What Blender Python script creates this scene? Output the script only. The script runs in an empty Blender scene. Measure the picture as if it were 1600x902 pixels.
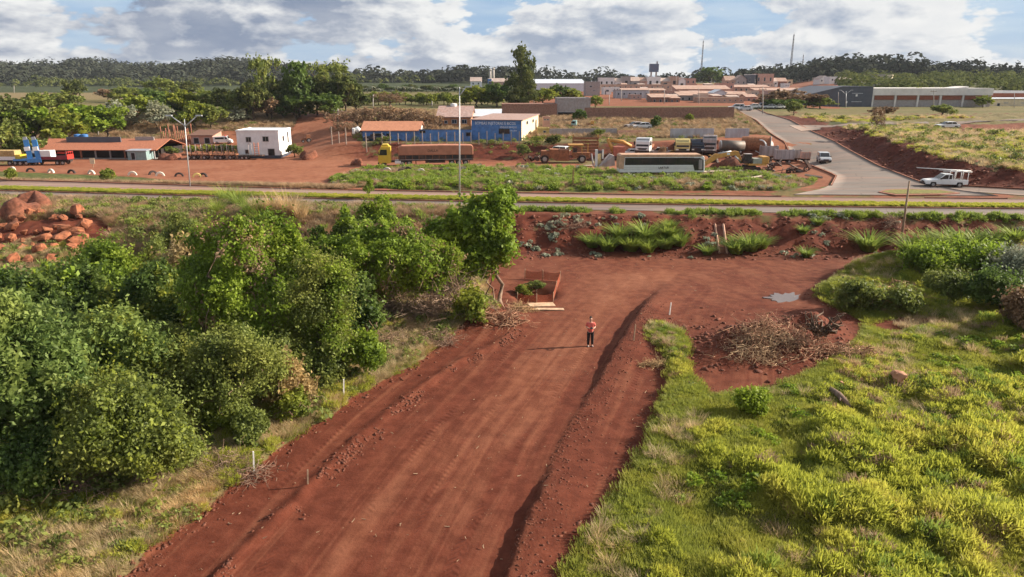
import bpy, bmesh, math, random
import numpy as np
from mathutils import Vector, Matrix, Euler

SC = bpy.context.scene
COL = SC.collection
R = math.radians
rng = np.random.default_rng(7)
random.seed(7)

# ---------------------------------------------------------------- camera, light, sky, exposure
CAM_H, FPX, PITCH = 15.5, 1120.0, R(16.2)
cam = bpy.data.cameras.new('camera')
camo = bpy.data.objects.new('camera', cam); COL.objects.link(camo)
camo.location = (0, 0, CAM_H); camo.rotation_euler = (R(90) - PITCH, 0, 0)
cam.sensor_width = 36; cam.lens = 36 * FPX / 1600; cam.clip_start = .1; cam.clip_end = 20000
SC.camera = camo
SUN_AZ, SUN_EL = R(81), R(26)
SUN = Vector((math.sin(SUN_AZ) * math.cos(SUN_EL), math.cos(SUN_AZ) * math.cos(SUN_EL), math.sin(SUN_EL)))
sl = bpy.data.lights.new('sun', 'SUN'); sl.energy = 4.9; sl.angle = R(.55); sl.color = (1, .89, .74)
so = bpy.data.objects.new('sun', sl); COL.objects.link(so)
so.rotation_euler = SUN.to_track_quat('Z', 'Y').to_euler(); so.location = (60, 10, 60)
SC.view_settings.view_transform = 'Standard'; SC.view_settings.look = 'None'
SC.view_settings.gamma = 1; SC.view_settings.use_curve_mapping = False
SC.view_settings.exposure = 1.1
SC.cycles.max_bounces = 6; SC.cycles.transparent_max_bounces = 8
SC.cycles.diffuse_bounces = 3; SC.cycles.glossy_bounces = 2; SC.cycles.transmission_bounces = 4
SC.cycles.use_denoising = True

class NT:
    """tiny helper to wire shader nodes"""
    def __init__(s, tree): s.t = tree; tree.nodes.clear()
    def n(s, typ, ins=None, **kw):
        nd = s.t.nodes.new(typ)
        for k, v in kw.items(): setattr(nd, k, v)
        for k, v in (ins or {}).items(): s.put(nd.inputs[k], v)
        return nd
    def put(s, sock, v):
        if isinstance(v, bpy.types.Node): v = v.outputs[0]
        if isinstance(v, bpy.types.NodeSocket): s.t.links.new(v, sock)
        elif v is not None:
            if isinstance(v, (tuple, list)) and sock.type == 'RGBA' and len(v) == 3: v = (*v, 1)
            sock.default_value = v
    def math(s, op, a, b=None, c=None, clamp=False):
        nd = s.t.nodes.new('ShaderNodeMath'); nd.operation = op; nd.use_clamp = clamp
        for i, v in enumerate((a, b, c)):
            if v is not None: s.put(nd.inputs[i], v)
        return nd.outputs[0]
    def mix(s, f, a, b, mode='MIX'):
        nd = s.t.nodes.new('ShaderNodeMix'); nd.data_type = 'RGBA'; nd.blend_type = mode
        s.put(nd.inputs[0], f); s.put(nd.inputs[6], a); s.put(nd.inputs[7], b)
        return nd.outputs[2]
    def ramp(s, f, lo, hi, a=0., b=1.):
        nd = s.t.nodes.new('ShaderNodeMapRange'); nd.interpolation_type = 'SMOOTHSTEP'
        for i, v in enumerate((f, lo, hi, a, b)): s.put(nd.inputs[i], v)
        return nd.outputs[0]
    def noise(s, vec, scale, detail=4., rough=.55, dist=0., dim='3D'):
        nd = s.t.nodes.new('ShaderNodeTexNoise'); nd.noise_dimensions = dim
        if vec is not None: s.put(nd.inputs['Vector'], vec)
        for k, v in (('Scale', scale), ('Detail', detail), ('Roughness', rough), ('Distortion', dist)): s.put(nd.inputs[k], v)
        return nd
    def scl(s, vec, sc, off=(0, 0, 0)):
        nd = s.t.nodes.new('ShaderNodeMapping'); s.put(nd.inputs[0], vec)
        nd.inputs['Scale'].default_value = sc; nd.inputs['Location'].default_value = off
        return nd.outputs[0]

def make_world():
    w = bpy.data.worlds.new('World'); SC.world = w; w.use_nodes = True
    t = NT(w.node_tree)
    sky = t.n('ShaderNodeTexSky', sky_type='NISHITA', sun_disc=False, sun_elevation=SUN_EL, sun_rotation=SUN_AZ,
              altitude=600, air_density=1., dust_density=1.2)
    d = t.n('ShaderNodeTexCoord').outputs['Generated']
    sx = t.n('ShaderNodeSeparateXYZ', {0: d})
    # cumulus field on the view direction, flattened towards the horizon
    def field(off):
        v = t.scl(d, (1, 1, 2.3), off)
        w = t.noise(v, 5., 1, .5); v = t.n('ShaderNodeVectorMath', {0: v, 1: t.scl(w.outputs['Color'], (.05, .05, .05))}, operation='ADD').outputs[0]
        n = t.noise(v, 5.0, 5, .52).outputs[0]
        vo = t.n('ShaderNodeTexVoronoi', {'Vector': v, 'Scale': 13., 'Detail': 3., 'Roughness': .55, 'Lacunarity': 2.4}, feature='F1', normalize=True)
        return t.math('ADD', t.math('MULTIPLY', n, .95), t.math('MULTIPLY', vo.outputs['Distance'], -.55))
    f0 = field((0, 0, 0)); f1 = field((SUN.x * .020, SUN.y * .008, .020))
    vb = t.scl(d, (1, 1, 6.), (3.1, .4, 0))
    band = t.noise(vb, 4.6, 3, .5, .2).outputs[0]
    right = t.ramp(sx.outputs[0], -.42, .38)                  # towards the sun side clouds break up and brighten
    cov = t.math('ADD', f0, t.math('MULTIPLY', band, .30))
    thr = t.math('ADD', t.math('MULTIPLY', right, .045), .318)
    mask = t.ramp(cov, thr, t.math('ADD', thr, .05))
    lit = t.math('ADD', t.math('MULTIPLY', t.math('SUBTRACT', f0, f1), 5.5), t.math('ADD', t.math('MULTIPLY', right, .34), .28))
    lit = t.math('ADD', lit, t.math('MULTIPLY', t.math('SUBTRACT', band, .5), -2.0))
    thick = t.ramp(t.math('SUBTRACT', cov, thr), .02, .22, .14, -.10)   # deep parts of a cloud are greyer than its rims
    lit = t.math('ADD', lit, thick, clamp=True)
    lit = t.math('ADD', t.math('MULTIPLY', lit, .84), t.math('MULTIPLY', t.ramp(t.noise(t.scl(d, (1, 1, 2.6), (7, 2, 0)), 11., 5, .58).outputs[0], .32, .68), .22), clamp=True)
    gray = t.mix(right, (.100, .128, .185), (.165, .198, .255))
    white = (.42, .42, .415)
    cl = t.mix(lit, gray, white)
    veil = t.math('MULTIPLY', t.ramp(t.noise(vb, 9., 3, .55).outputs[0], .35, .7), .55)
    bgc = t.n('ShaderNodeBackground', {0: cl, 1: 1.})
    bgs = t.n('ShaderNodeMixShader', {0: .75, 1: t.n('ShaderNodeBackground', {0: sky, 1: .055}), 2: t.n('ShaderNodeBackground', {0: t.mix(veil, (.150, .235, .365), (.30, .35, .41)), 1: 1.})})
    m = t.n('ShaderNodeMixShader', {0: mask, 1: bgs, 2: bgc})
    t.n('ShaderNodeOutputWorld', {0: m})
make_world()
SC.world.cycles.sampling_method = 'MANUAL'; SC.world.cycles.sample_map_resolution = 512

# ---------------------------------------------------------------- projection helpers (photo pixels of the 1600 x 902 frame)
CP, SP = math.cos(PITCH), math.sin(PITCH)
def ray(px, py):
    u = (px - 800) / FPX; v = (451 - py) / FPX
    return np.array((u, CP + v * SP, -SP + v * CP))
def W(px, py, z=0.):
    d = ray(px, py); t = (z - CAM_H) / d[2]
    return np.array((d[0] * t, d[1] * t, z))
def WY(px, py, Y):
    d = ray(px, py); t = Y / d[1]
    return np.array((d[0] * t, Y, CAM_H + d[2] * t))

def sm(x, a, b):
    t = np.clip((x - a) / (b - a), 0, 1); return t * t * (3 - 2 * t)
def _h(ix, iy, s):
    n = (ix * 374761393 + iy * 668265263 + s * 1442695041) & 0xffffffff
    n = ((n ^ (n >> 13)) * 1274126177) & 0xffffffff
    return ((n ^ (n >> 16)) & 0xffff) / 65535.
def vnoise(x, y, s=0):
    x = np.asarray(x, float); y = np.asarray(y, float)
    ix = np.floor(x).astype(np.int64); iy = np.floor(y).astype(np.int64)
    fx = x - ix; fy = y - iy; fx = fx * fx * (3 - 2 * fx); fy = fy * fy * (3 - 2 * fy)
    return (_h(ix, iy, s) * (1 - fx) + _h(ix + 1, iy, s) * fx) * (1 - fy) + (_h(ix, iy + 1, s) * (1 - fx) + _h(ix + 1, iy + 1, s) * fx) * fy
def fbm(x, y, o=4, s=0):
    r = 0; a = .5; f = 1.
    for i in range(o):
        r = r + a * (vnoise(x * f + i * 17.3, y * f - i * 9.1, s + i) - .5); a *= .5; f *= 2.03
    return r
def inside(X, Y, P):
    c = np.zeros(np.shape(X), bool); n = len(P)
    for i in range(n):
        x1, y1 = P[i][:2]; x2, y2 = P[(i + 1) % n][:2]
        if y1 == y2: continue
        c ^= ((y1 > Y) != (y2 > Y)) & (X < (x2 - x1) * (Y - y1) / (y2 - y1) + x1)
    return c
def dist_line(X, Y, P, closed=False):
    """distance, side sign (+ right of travel) and arc length to a polyline"""
    best = np.full(np.shape(X), 1e9); sg = np.ones(np.shape(X)); arc = np.zeros(np.shape(X)); L = 0
    P = [np.asarray(p[:2], float) for p in P]
    for a, b in zip(P, P[1:] + (P[:1] if closed else [])):
        d = b - a; l2 = d @ d
        if l2 == 0: continue
        t = np.clip(((X - a[0]) * d[0] + (Y - a[1]) * d[1]) / l2, 0, 1)
        ex = X - a[0] - t * d[0]; ey = Y - a[1] - t * d[1]; q = ex * ex + ey * ey
        m = q < best
        best = np.where(m, q, best); sg = np.where(m, np.where(d[0] * ey - d[1] * ex > 0, -1., 1.), sg)
        arc = np.where(m, L + t * math.sqrt(l2), arc); L += math.sqrt(l2)
    return np.sqrt(best), sg, arc
def sdf(X, Y, P):
    d, _, _ = dist_line(X, Y, P, True); return np.where(inside(X, Y, P), d, -d)

# ---------------------------------------------------------------- terrain
def PX(z, *pts): return [W(x, y, z)[:2] for x, y in pts]
ROADZ = 2.6
_rx = np.array([-200, -130, -66, -24, 14.6, 50, 120, 250]); _ry = np.array([118, 104.5, 92.3, 85.0, 81.4, 79.5, 76.5, 72])
_rp = np.polyfit(_rx, _ry, 4)
def road_y(X): return np.polyval(_rp, np.clip(X, -200, 250))
def far_half(X): return 2.05 + 1.6 * sm(-X, 18, 60)
DIRT = PX(0, (-60, 1120), (60, 1000), (190, 905), (255, 850), (330, 795), (400, 735), (455, 690), (520, 648), (590, 603), (650, 572), (700, 532), (745, 503),
          (785, 492), (770, 470), (755, 430), (735, 405), (640, 399), (780, 396), (900, 397), (1000, 399), (1100, 399), (1200, 396), (1300, 392), (1420, 392),
          (1380, 405), (1335, 425), (1292, 447), (1268, 468), (1290, 482), (1340, 505), (1350, 528), (1318, 558), (1256, 594), (1182, 620), (1112, 624),
          (1080, 592), (1078, 548), (1062, 522), (1022, 508), (1003, 530), (1040, 562), (1046, 600), (1030, 640), (1008, 690), (980, 750), (942, 810), (910, 850),
          (880, 905), (820, 1000), (740, 1120))
PATCH = PX(0.3, (1350, 506), (1400, 495), (1480, 498), (1490, 510), (1430, 520), (1370, 522))
LEDGE = PX(0, (1038, 446), (1012, 470), (985, 510), (962, 545), (930, 600), (900, 650), (870, 700), (842, 770), (812, 840), (790, 900), (755, 1000), (720, 1120))
BERM = PX(0, (300, 960), (380, 868), (440, 808), (500, 750), (560, 690), (640, 622), (720, 568), (800, 528))
YARD = PX(2, (-300, 258), (0, 258), (44, 254), (52, 238), (250, 237), (262, 231), (300, 224), (372, 222), (382, 240), (452, 240), (452, 228), (470, 212), (490, 206), (556, 214), (552, 238), (572, 250), (840, 251),
          (920, 258), (980, 244), (1090, 240), (1180, 234), (1255, 240), (1312, 275), (1292, 297), (1235, 303), (1278, 284), (1180, 267), (950, 267), (740, 260),
          (560, 265), (510, 279), (530, 293), (640, 301), (640, 305), (480, 304), (330, 287), (200, 276), (0, 268), (-300, 270))
ISLAND = PX(2.3, (510, 279), (560, 265), (740, 259), (950, 266), (1180, 266), (1278, 284), (1235, 302), (900, 303), (640, 301), (530, 293))
SIDE_L = [W(x, y, z)[:2] for x, y, z in ((1150, 176, 6.6), (1163, 184, 6.3), (1215, 215, 4.9), (1262, 248, 3.3), (1308, 275, 2.7), (1300, 290, 2.6), (1236, 304, 2.6))]
SIDE_R = [W(x, y, z)[:2] for x, y, z in ((1183, 176, 6.6), (1198, 183, 6.3), (1262, 205, 5.2), (1302, 222, 4.3), (1372, 260, 3.0), (1445, 288, 2.6), (1600, 297, 2.6), (1900, 310, 2.6))]
def smooth_prof(Y, k, z):
    return np.interp(Y, k, z)
KL = ([90, 97, 136, 150, 165, 186, 240, 350, 600, 760, 1000, 1350, 2500, 6000], [2.6, 2.0, 2.0, 2.6, 4.4, 7.0, 7.6, 8.2, 9, 10, 20, 25, 18, 0])
KC = ([88, 95, 127, 133.5, 150, 168, 200, 300, 420, 600, 800, 1000, 1400, 2500, 6000], [2.6, 2.0, 2.0, 4.5, 5.2, 6.6, 7.2, 8.2, 9, 11, 13, 14, 14, 8, 0])
KR = ([88, 95, 110, 125, 140, 155, 170, 260, 350, 500, 650, 900, 1250, 2500, 6000], [2.6, 2.6, 3.0, 3.7, 4.5, 5.3, 6.3, 7.0, 9, 14.5, 17, 20, 19, 12, 0])
def terrain(X, Y):
    X = np.asarray(X, float); Y = np.asarray(Y, float)
    u = X / (Y + 10)
    wc = sm(u, -.30, -.20); wr = sm(u, .345, .43)
    far = np.interp(Y, *KL) * (1 - wc) + wc * (np.interp(Y, *KC) * (1 - wr) + np.interp(Y, *KR) * wr)
    # foreground plane to the road bench
    by = np.interp(X, [-70, -42, -22, -8, 60], [62, 55, 63, 65.2, 65.2]) + 1.1 * fbm(X * .33, Y * .0 + 3, 4, 5)
    ty = np.interp(X, [-70, -42, -22, -8, 60], [80, 71, 70.5, 71.2, 70.6])
    t = np.clip((Y - by) / (ty - by), 0, 1)
    steep = np.clip((t - .12 + .25 * fbm(X * .6, Y * .6, 3, 9)) / .8, 0, 1)
    bank = steep ** .8
    z = np.where(Y < ty + 8, ROADZ * bank, far)
    bz = (bank > .03) & (bank < .97)
    z = z + np.where(bz, .85 * fbm(X * .9, Y * .35, 4, 11), 0)
    road_d = Y - road_y(X)
    # far relief
    amp = sm(Y, 105, 160) * .5 + sm(Y, 500, 1000) * 9
    z = z + amp * fbm(X * .02 * (1 + 0 * X), Y * .02, 4, 21) * np.where(Y > 96, 1, 0)
    hump = sm(Y, 800, 1050) * (9 * np.exp(-((u + .56) / .035) ** 2) + 5 * np.exp(-((u + .36) / .06) ** 2) - 11 * sm(u, -.33, -.22) * (1 - wr))
    z = z + hump + sm(Y, 600, 900) * wr * (5 * np.exp(-((u - .37) / .11) ** 2) - 11 * sm(u, .44, .60))
    # raised field on the right of the side road
    d, sg, _ = dist_line(X, Y, SIDE_R)
    dr = d * np.where(sg < 0, 1, -1)
    right = (u > .30) & (Y > 84) & (Y < 200)
    z = z + np.where(right, 2.2 * sm(dr, .9, 6.5 + 7 * fbm(X * .16, Y * .16, 3, 4)) * (1 - sm(Y, 120, 175)), 0)
    z = z + np.where(right & (dr > .8), 1.7 * fbm(X * .35, Y * .35, 5, 14) * sm(dr, .8, 4), 0)
    # island hump
    zi = sdf(X, Y, ISLAND)
    z = z + np.where(zi > 0, .55 * sm(zi, 0, 3) + .35 * fbm(X * .7, Y * .7, 3, 2), 0)
    fg = Y < 72
    # foreground detail
    dd = sdf(X, Y, DIRT); pp = sdf(X, Y, PATCH)
    ld, ls, la = dist_line(X, Y, LEDGE)
    acr = ld * np.where(ls > 0, -1, 1)               # + to the right of the ledge (travel is towards the camera)
    step = np.interp(Y, [18, 24, 27, 31, 35, 40, 47, 50, 55], [.40, .33, .07, .09, .24, .46, .50, .28, 0])
    jag = .42 * fbm(X * 2.6, Y * 2.6, 4, 31)
    dirt = .035 * fbm(acr * 1.6, Y * .12, 3, 41) + .05 * fbm(X * .25, Y * .25, 2, 43) + step * sm(acr + jag, -.12, .18) * (1 - .45 * sm(acr, .6, 2.6))
    rut = np.exp(-((acr + 1.05) / .10) ** 2) * .05 * sm(Y, 24, 27) * (1 - sm(Y, 36, 38))
    dirt = dirt - rut + .03 * np.abs(fbm(X * 3., Y * 3., 3, 33)) * sm(acr, 0, .5)
    bd, bs, _ = dist_line(X, Y, BERM)
    bacr = bd * np.where(bs > 0, 1, -1)
    dirt = dirt + .17 * np.exp(-((bacr + .15) / .28) ** 2) * (.5 + 1.6 * np.clip(fbm(X * 1.7, Y * 1.7, 3, 35) + .25, 0, 1))
    grass_r = .42 + 1.25 * np.clip(fbm(X * .42, Y * .42, 4, 51), -.3, 1) * sm(-dd, .3, 4) + .25 * sm(-dd, 1, 10)
    grass_l = .18 + .5 * fbm(X * .3, Y * .3, 4, 53)
    gz = np.where(acr > 0, grass_r, grass_l)
    w = sm(dd + .25 * fbm(X * 1.5, Y * 1.5, 3, 61), -.55, .05)
    w = np.maximum(w, sm(pp, -.4, .4))
    fz = gz * (1 - w) + dirt * w
    for (px, py, h, r) in ((1195, 548, 1.35, 2.3), (1262, 528, 1.1, 2.0), (1130, 560, .35, 2.0), (1340, 470, .9, 2.6), (1400, 440, 1.3, 3.5), (1500, 425, 1.5, 4.5), (1600, 440, 1.4, 5),
                           (835, 460, -.7, 1.6), (770, 500, .5, 2.2), (735, 505, .4, 2.5)):
        c = W(px, py, 0); q = ((X - c[0]) ** 2 + (Y - c[1]) ** 2) / r ** 2
        fz = fz + h * np.exp(-q * q if h < 0 else -q) * (1 + .9 * fbm(X * .9, Y * .9, 3, 71))
    z = z + np.where(fg, fz * (1 - sm(bank, 0, .12)), 0)
    # road bench is level
    rb = sm(np.abs(road_d + 2.5), 10.5, 6.8) if False else 1 - sm(np.abs(road_d + 2.4), 6.6, 8.2)
    z = z * (1 - rb) + (ROADZ - .03) * rb
    return z

NY0 = [6.0]
while NY0[-1] < 6200:
    y = NY0[-1]; NY0.append(y + max(.125, (.0088 if y < 100 else .010 if y < 200 else .022) * y))
GY = np.array(NY0); GU = np.linspace(-1.22, 1.22, 541)
MX = GU[None, :] * (GY[:, None] + 10); MY = np.repeat(GY[:, None], len(GU), 1)
MZ = terrain(MX, MY)
def HZ(x, y):
    """terrain height under a point, read from the ground mesh itself"""
    x = np.asarray(x, float); y = np.asarray(y, float)
    r = np.clip(np.interp(y, GY, np.arange(len(GY))), 0, len(GY) - 1.001); c = np.clip((x / (y + 10) - GU[0]) / (GU[1] - GU[0]), 0, len(GU) - 1.001)
    i = r.astype(int); j = c.astype(int); fr = r - i; fc = c - j
    return (MZ[i, j] * (1 - fc) + MZ[i, j + 1] * fc) * (1 - fr) + (MZ[i + 1, j] * (1 - fc) + MZ[i + 1, j + 1] * fc) * fr
_T = np.geomspace(8, 5000, 5000)
def at(px, py):
    """where the sight line through a photo pixel meets the ground"""
    d = ray(px, py); x, y, z = d[0] * _T, d[1] * _T, CAM_H + d[2] * _T
    below = z < HZ(x, y)
    i = int(np.argmax(below)) if below.any() else len(_T) - 1
    a, b = _T[max(i - 1, 0)], _T[i]
    for _ in range(12):
        m = (a + b) / 2
        if CAM_H + d[2] * m < HZ(d[0] * m, d[1] * m): b = m
        else: a = m
    return Vector((d[0] * b, d[1] * b, float(HZ(d[0] * b, d[1] * b))))
def ppm(p):
    """photo pixels per metre at a world point"""
    return FPX / (p[1] * CP - (p[2] - CAM_H) * SP)
def top_z(px, py, Y): return float(WY(px, py, Y)[2])
# ---------------------------------------------------------------- mesh and material helpers
def link_mesh(name, me, mat=None, parent=None, loc=None, kind=None):
    o = bpy.data.objects.new(name, me); COL.objects.link(o)
    if mat is not None and len(me.materials) == 0: me.materials.append(mat)
    if parent is not None: o.parent = parent
    if loc is not None: o.location = loc
    if kind: o['kind'] = kind
    return o
def np_mesh(name, V, F, attr=None, smooth=False):
    """V (n,3), F (m,k) with k = 3 or 4; attr: {name: (values per point)}"""
    me = bpy.data.meshes.new(name); V = np.asarray(V, np.float32); F = np.asarray(F, np.int32); k = F.shape[1]
    me.vertices.add(len(V)); me.vertices.foreach_set('co', V.ravel())
    me.loops.add(F.size); me.loops.foreach_set('vertex_index', F.ravel())
    me.polygons.add(len(F)); me.polygons.foreach_set('loop_start', np.arange(0, F.size, k, dtype=np.int32))
    if smooth: me.polygons.foreach_set('use_smooth', np.ones(len(F), bool))
    for nm, val in (attr or {}).items():
        val = np.asarray(val, np.float32)
        if val.ndim == 1: a = me.attributes.new(nm, 'FLOAT', 'POINT'); a.data.foreach_set('value', val)
        else: a = me.attributes.new(nm, 'FLOAT_COLOR', 'POINT'); a.data.foreach_set('color', val.ravel())
    me.update(calc_edges=True); me.validate()
    return me
class MB:
    """collects simple solids into one mesh"""
    def __init__(s): s.v = []; s.f = []; s.sm = []
    def add(s, V, F, smooth=False):
        k = len(s.v); s.v += [tuple(p) for p in V]; s.f += [tuple(i + k for i in f) for f in F]; s.sm += [smooth] * len(F); return s
    def box(s, c, d, rz=0., ry=0., rx=0., taper=1., tx=None):
        """c = centre of the base, d = size; taper scales the top"""
        M = Euler((rx, ry, rz)).to_matrix(); V = []
        for k, z in ((1, 0), (taper, d[2])):
            kx = k if tx is None else (1 if z == 0 else tx)
            for sx, sy in ((-1, -1), (1, -1), (1, 1), (-1, 1)):
                V.append(Vector(c) + M @ Vector((sx * d[0] / 2 * kx, sy * d[1] / 2 * k, z)))
        return s.add(V, [(3, 2, 1, 0), (4, 5, 6, 7), (0, 1, 5, 4), (1, 2, 6, 5), (2, 3, 7, 6), (3, 0, 4, 7)])
    def prism(s, pts, y0, y1, axis='y'):
        """closed outline (x,z) pulled along y (or (y,z) along x)"""
        n = len(pts); g = (lambda a, b, t: (a, t, b)) if axis == 'y' else (lambda a, b, t: (t, a, b)) if axis == 'x' else (lambda a, b, t: (a, b, t))
        V = [g(a, b, y0) for a, b in pts] + [g(a, b, y1) for a, b in pts]
        return s.add(V, [tuple(range(n))[::-1], tuple(range(n, 2 * n))] + [(i, (i + 1) % n, n + (i + 1) % n, n + i) for i in range(n)])
    def tube(s, P, r, n=8, caps=True, smooth=True):
        P = [Vector(p) for p in P]; r = list(r) if hasattr(r, '__len__') else [r] * len(P); V = []; F = []
        up = Vector((.13, .21, .97))
        for i, p in enumerate(P):
            d = (P[min(i + 1, len(P) - 1)] - P[max(i - 1, 0)]).normalized()
            a = d.cross(up if abs(d.dot(up)) < .95 else Vector((1, 0, 0))).normalized(); b = d.cross(a)
            V += [p + (a * math.cos(2 * math.pi * k / n) + b * math.sin(2 * math.pi * k / n)) * r[i] for k in range(n)]
        for i in range(len(P) - 1):
            F += [(i * n + k, i * n + (k + 1) % n, (i + 1) * n + (k + 1) % n, (i + 1) * n + k) for k in range(n)]
        s.add(V, F, smooth)
        if caps:
            k = len(s.v) - len(V)
            s.f += [tuple(k + j for j in range(n))[::-1], tuple(k + (len(P) - 1) * n + j for j in range(n))]; s.sm += [False, False]
        return s
    def ring(s, c, R0, R1, w, a0=0, a1=2 * math.pi, n=24, axis='y'):
        """tyre-like ring in the xz plane (axis y), width w"""
        V = []; F = []; full = abs(a1 - a0 - 2 * math.pi) < 1e-6; m = n if full else n + 1
        for i in range(m):
            a = a0 + (a1 - a0) * i / n
            for rr, y in ((R0, -w / 2), (R1 * .94, -w / 2), (R1, -w * .3), (R1, w * .3), (R1 * .94, w / 2), (R0, w / 2)):
                p = (math.cos(a) * rr, y, math.sin(a) * rr)
                if axis == 'x': p = (p[1], p[0], p[2])
                V.append(Vector(c) + Vector(p))
        for i in range(n):
            j = (i + 1) % m
            F += [(i * 6 + k, i * 6 + (k + 1) % 6, j * 6 + (k + 1) % 6, j * 6 + k) for k in range(6)]
        if not full: F += [tuple(range(6)), tuple(range((m - 1) * 6, m * 6))[::-1]]
        return s.add(V, F, False)
    def mesh(s, name, bevel=0.):
        me = bpy.data.meshes.new(name); me.from_pydata([tuple(v) for v in s.v], [], s.f); me.polygons.foreach_set('use_smooth', s.sm)
        bm = bmesh.new(); bm.from_mesh(me); bmesh.ops.recalc_face_normals(bm, faces=bm.faces[:])
        if bevel:
            bmesh.ops.remove_doubles(bm, verts=bm.verts, dist=1e-5)
            es = [e for e in bm.edges if len(e.link_faces) == 2 and e.calc_face_angle(0) > .6]
            bmesh.ops.bevel(bm, geom=es, offset=bevel, segments=2, affect='EDGES', profile=.6, clamp_overlap=True)
        bm.to_mesh(me); bm.free(); me.update(); return me
    def build(s, name, mat, parent=None, bevel=0., loc=None, kind=None): return link_mesh(name, s.mesh(name, bevel), mat, parent, loc, kind)
def tag(o, label, cat, group=None, kind=None):
    o['label'] = label; o['category'] = cat
    if group: o['group'] = group
    if kind: o['kind'] = kind
    return o
def thing(name, label, cat, loc=(0, 0, 0), rz=0., group=None, scale=1.):
    o = bpy.data.objects.new(name, None); COL.objects.link(o); o.location = loc; o.rotation_euler = (0, 0, rz); o.empty_display_size = .3
    if scale != 1.: o.scale = (scale,) * 3 if not hasattr(scale, '__len__') else scale
    return tag(o, label, cat, group)
def dup(o, loc, rz=0., label=None, scale=None, parent=None):
    c = o.copy(); COL.objects.link(c); c.parent = parent
    if parent is None:
        c.location = loc; c.rotation_euler = (0, 0, rz)
        if label: c['label'] = label
        if scale is not None: c.scale = (scale,) * 3 if not hasattr(scale, '__len__') else scale
    for ch in o.children: dup(ch, None, parent=c)
    return c

MATS = {}
DUST = (.27, .105, .055)
def pm(name, col, rough=.75, metal=0., var=.18, scale=2.5, dust=.25, bump=.0, spec=.35, streak=False):
    if name in MATS: return MATS[name]
    m = bpy.data.materials.new(name); m.use_nodes = True; t = NT(m.node_tree)
    v = t.n('ShaderNodeTexCoord').outputs['Object']
    n1 = t.noise(v if not streak else t.scl(v, (1, 1, .12)), scale, 5, .6); n2 = t.noise(v, scale * .33, 4, .6)
    lo = tuple(c * (1 - var) for c in col); hi = tuple(min(1, c * (1 + var)) for c in col)
    c = t.mix(t.ramp(n1, .3, .7), lo, hi)
    if dust: c = t.mix(t.math('MULTIPLY', t.ramp(n2, .38, .72), dust), c, DUST)
    b = t.n('ShaderNodeBsdfPrincipled', {'Base Color': c, 'Roughness': rough, 'Metallic': metal, 'Specular IOR Level': spec})
    if bump:
        bp = t.n('ShaderNodeBump', {'Height': n1, 'Strength': bump, 'Distance': .05}); t.put(b.inputs['Normal'], bp)
    t.n('ShaderNodeOutputMaterial', {0: b}); MATS[name] = m; return m
def glass(name='window_glass', col=(.015, .02, .025)):
    return pm(name, col, .08, 0, .1, 1, .06, spec=.6)
def leaf_mat(name, dark, light, trans=.35, tint=None, rough=.55, spec=.2):
    """leaf colour varies per leaf through the point attribute 'var'"""
    m = bpy.data.materials.new(name); m.use_nodes = True; t = NT(m.node_tree)
    a = t.n('ShaderNodeAttribute', attribute_name='var')
    c = t.mix(a.outputs['Fac'], dark, light)
    g = t.noise(t.n('ShaderNodeNewGeometry').outputs['Position'], .35, 3)
    c = t.mix(t.math('MULTIPLY', t.ramp(g, .42, .68), .55), c, tint or tuple(x * k for x, k in zip(light, (1.25, 1.02, .8))))
    p = t.n('ShaderNodeBsdfPrincipled', {'Base Color': c, 'Roughness': rough, 'Specular IOR Level': spec})
    tr = t.n('ShaderNodeBsdfTranslucent', {0: t.mix(.5, c, tuple(x * 1.3 for x in light))})
    t.n('ShaderNodeOutputMaterial', {0: t.n('ShaderNodeMixShader', {0: trans, 1: p, 2: tr})})
    MATS[name] = m; return m

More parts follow.
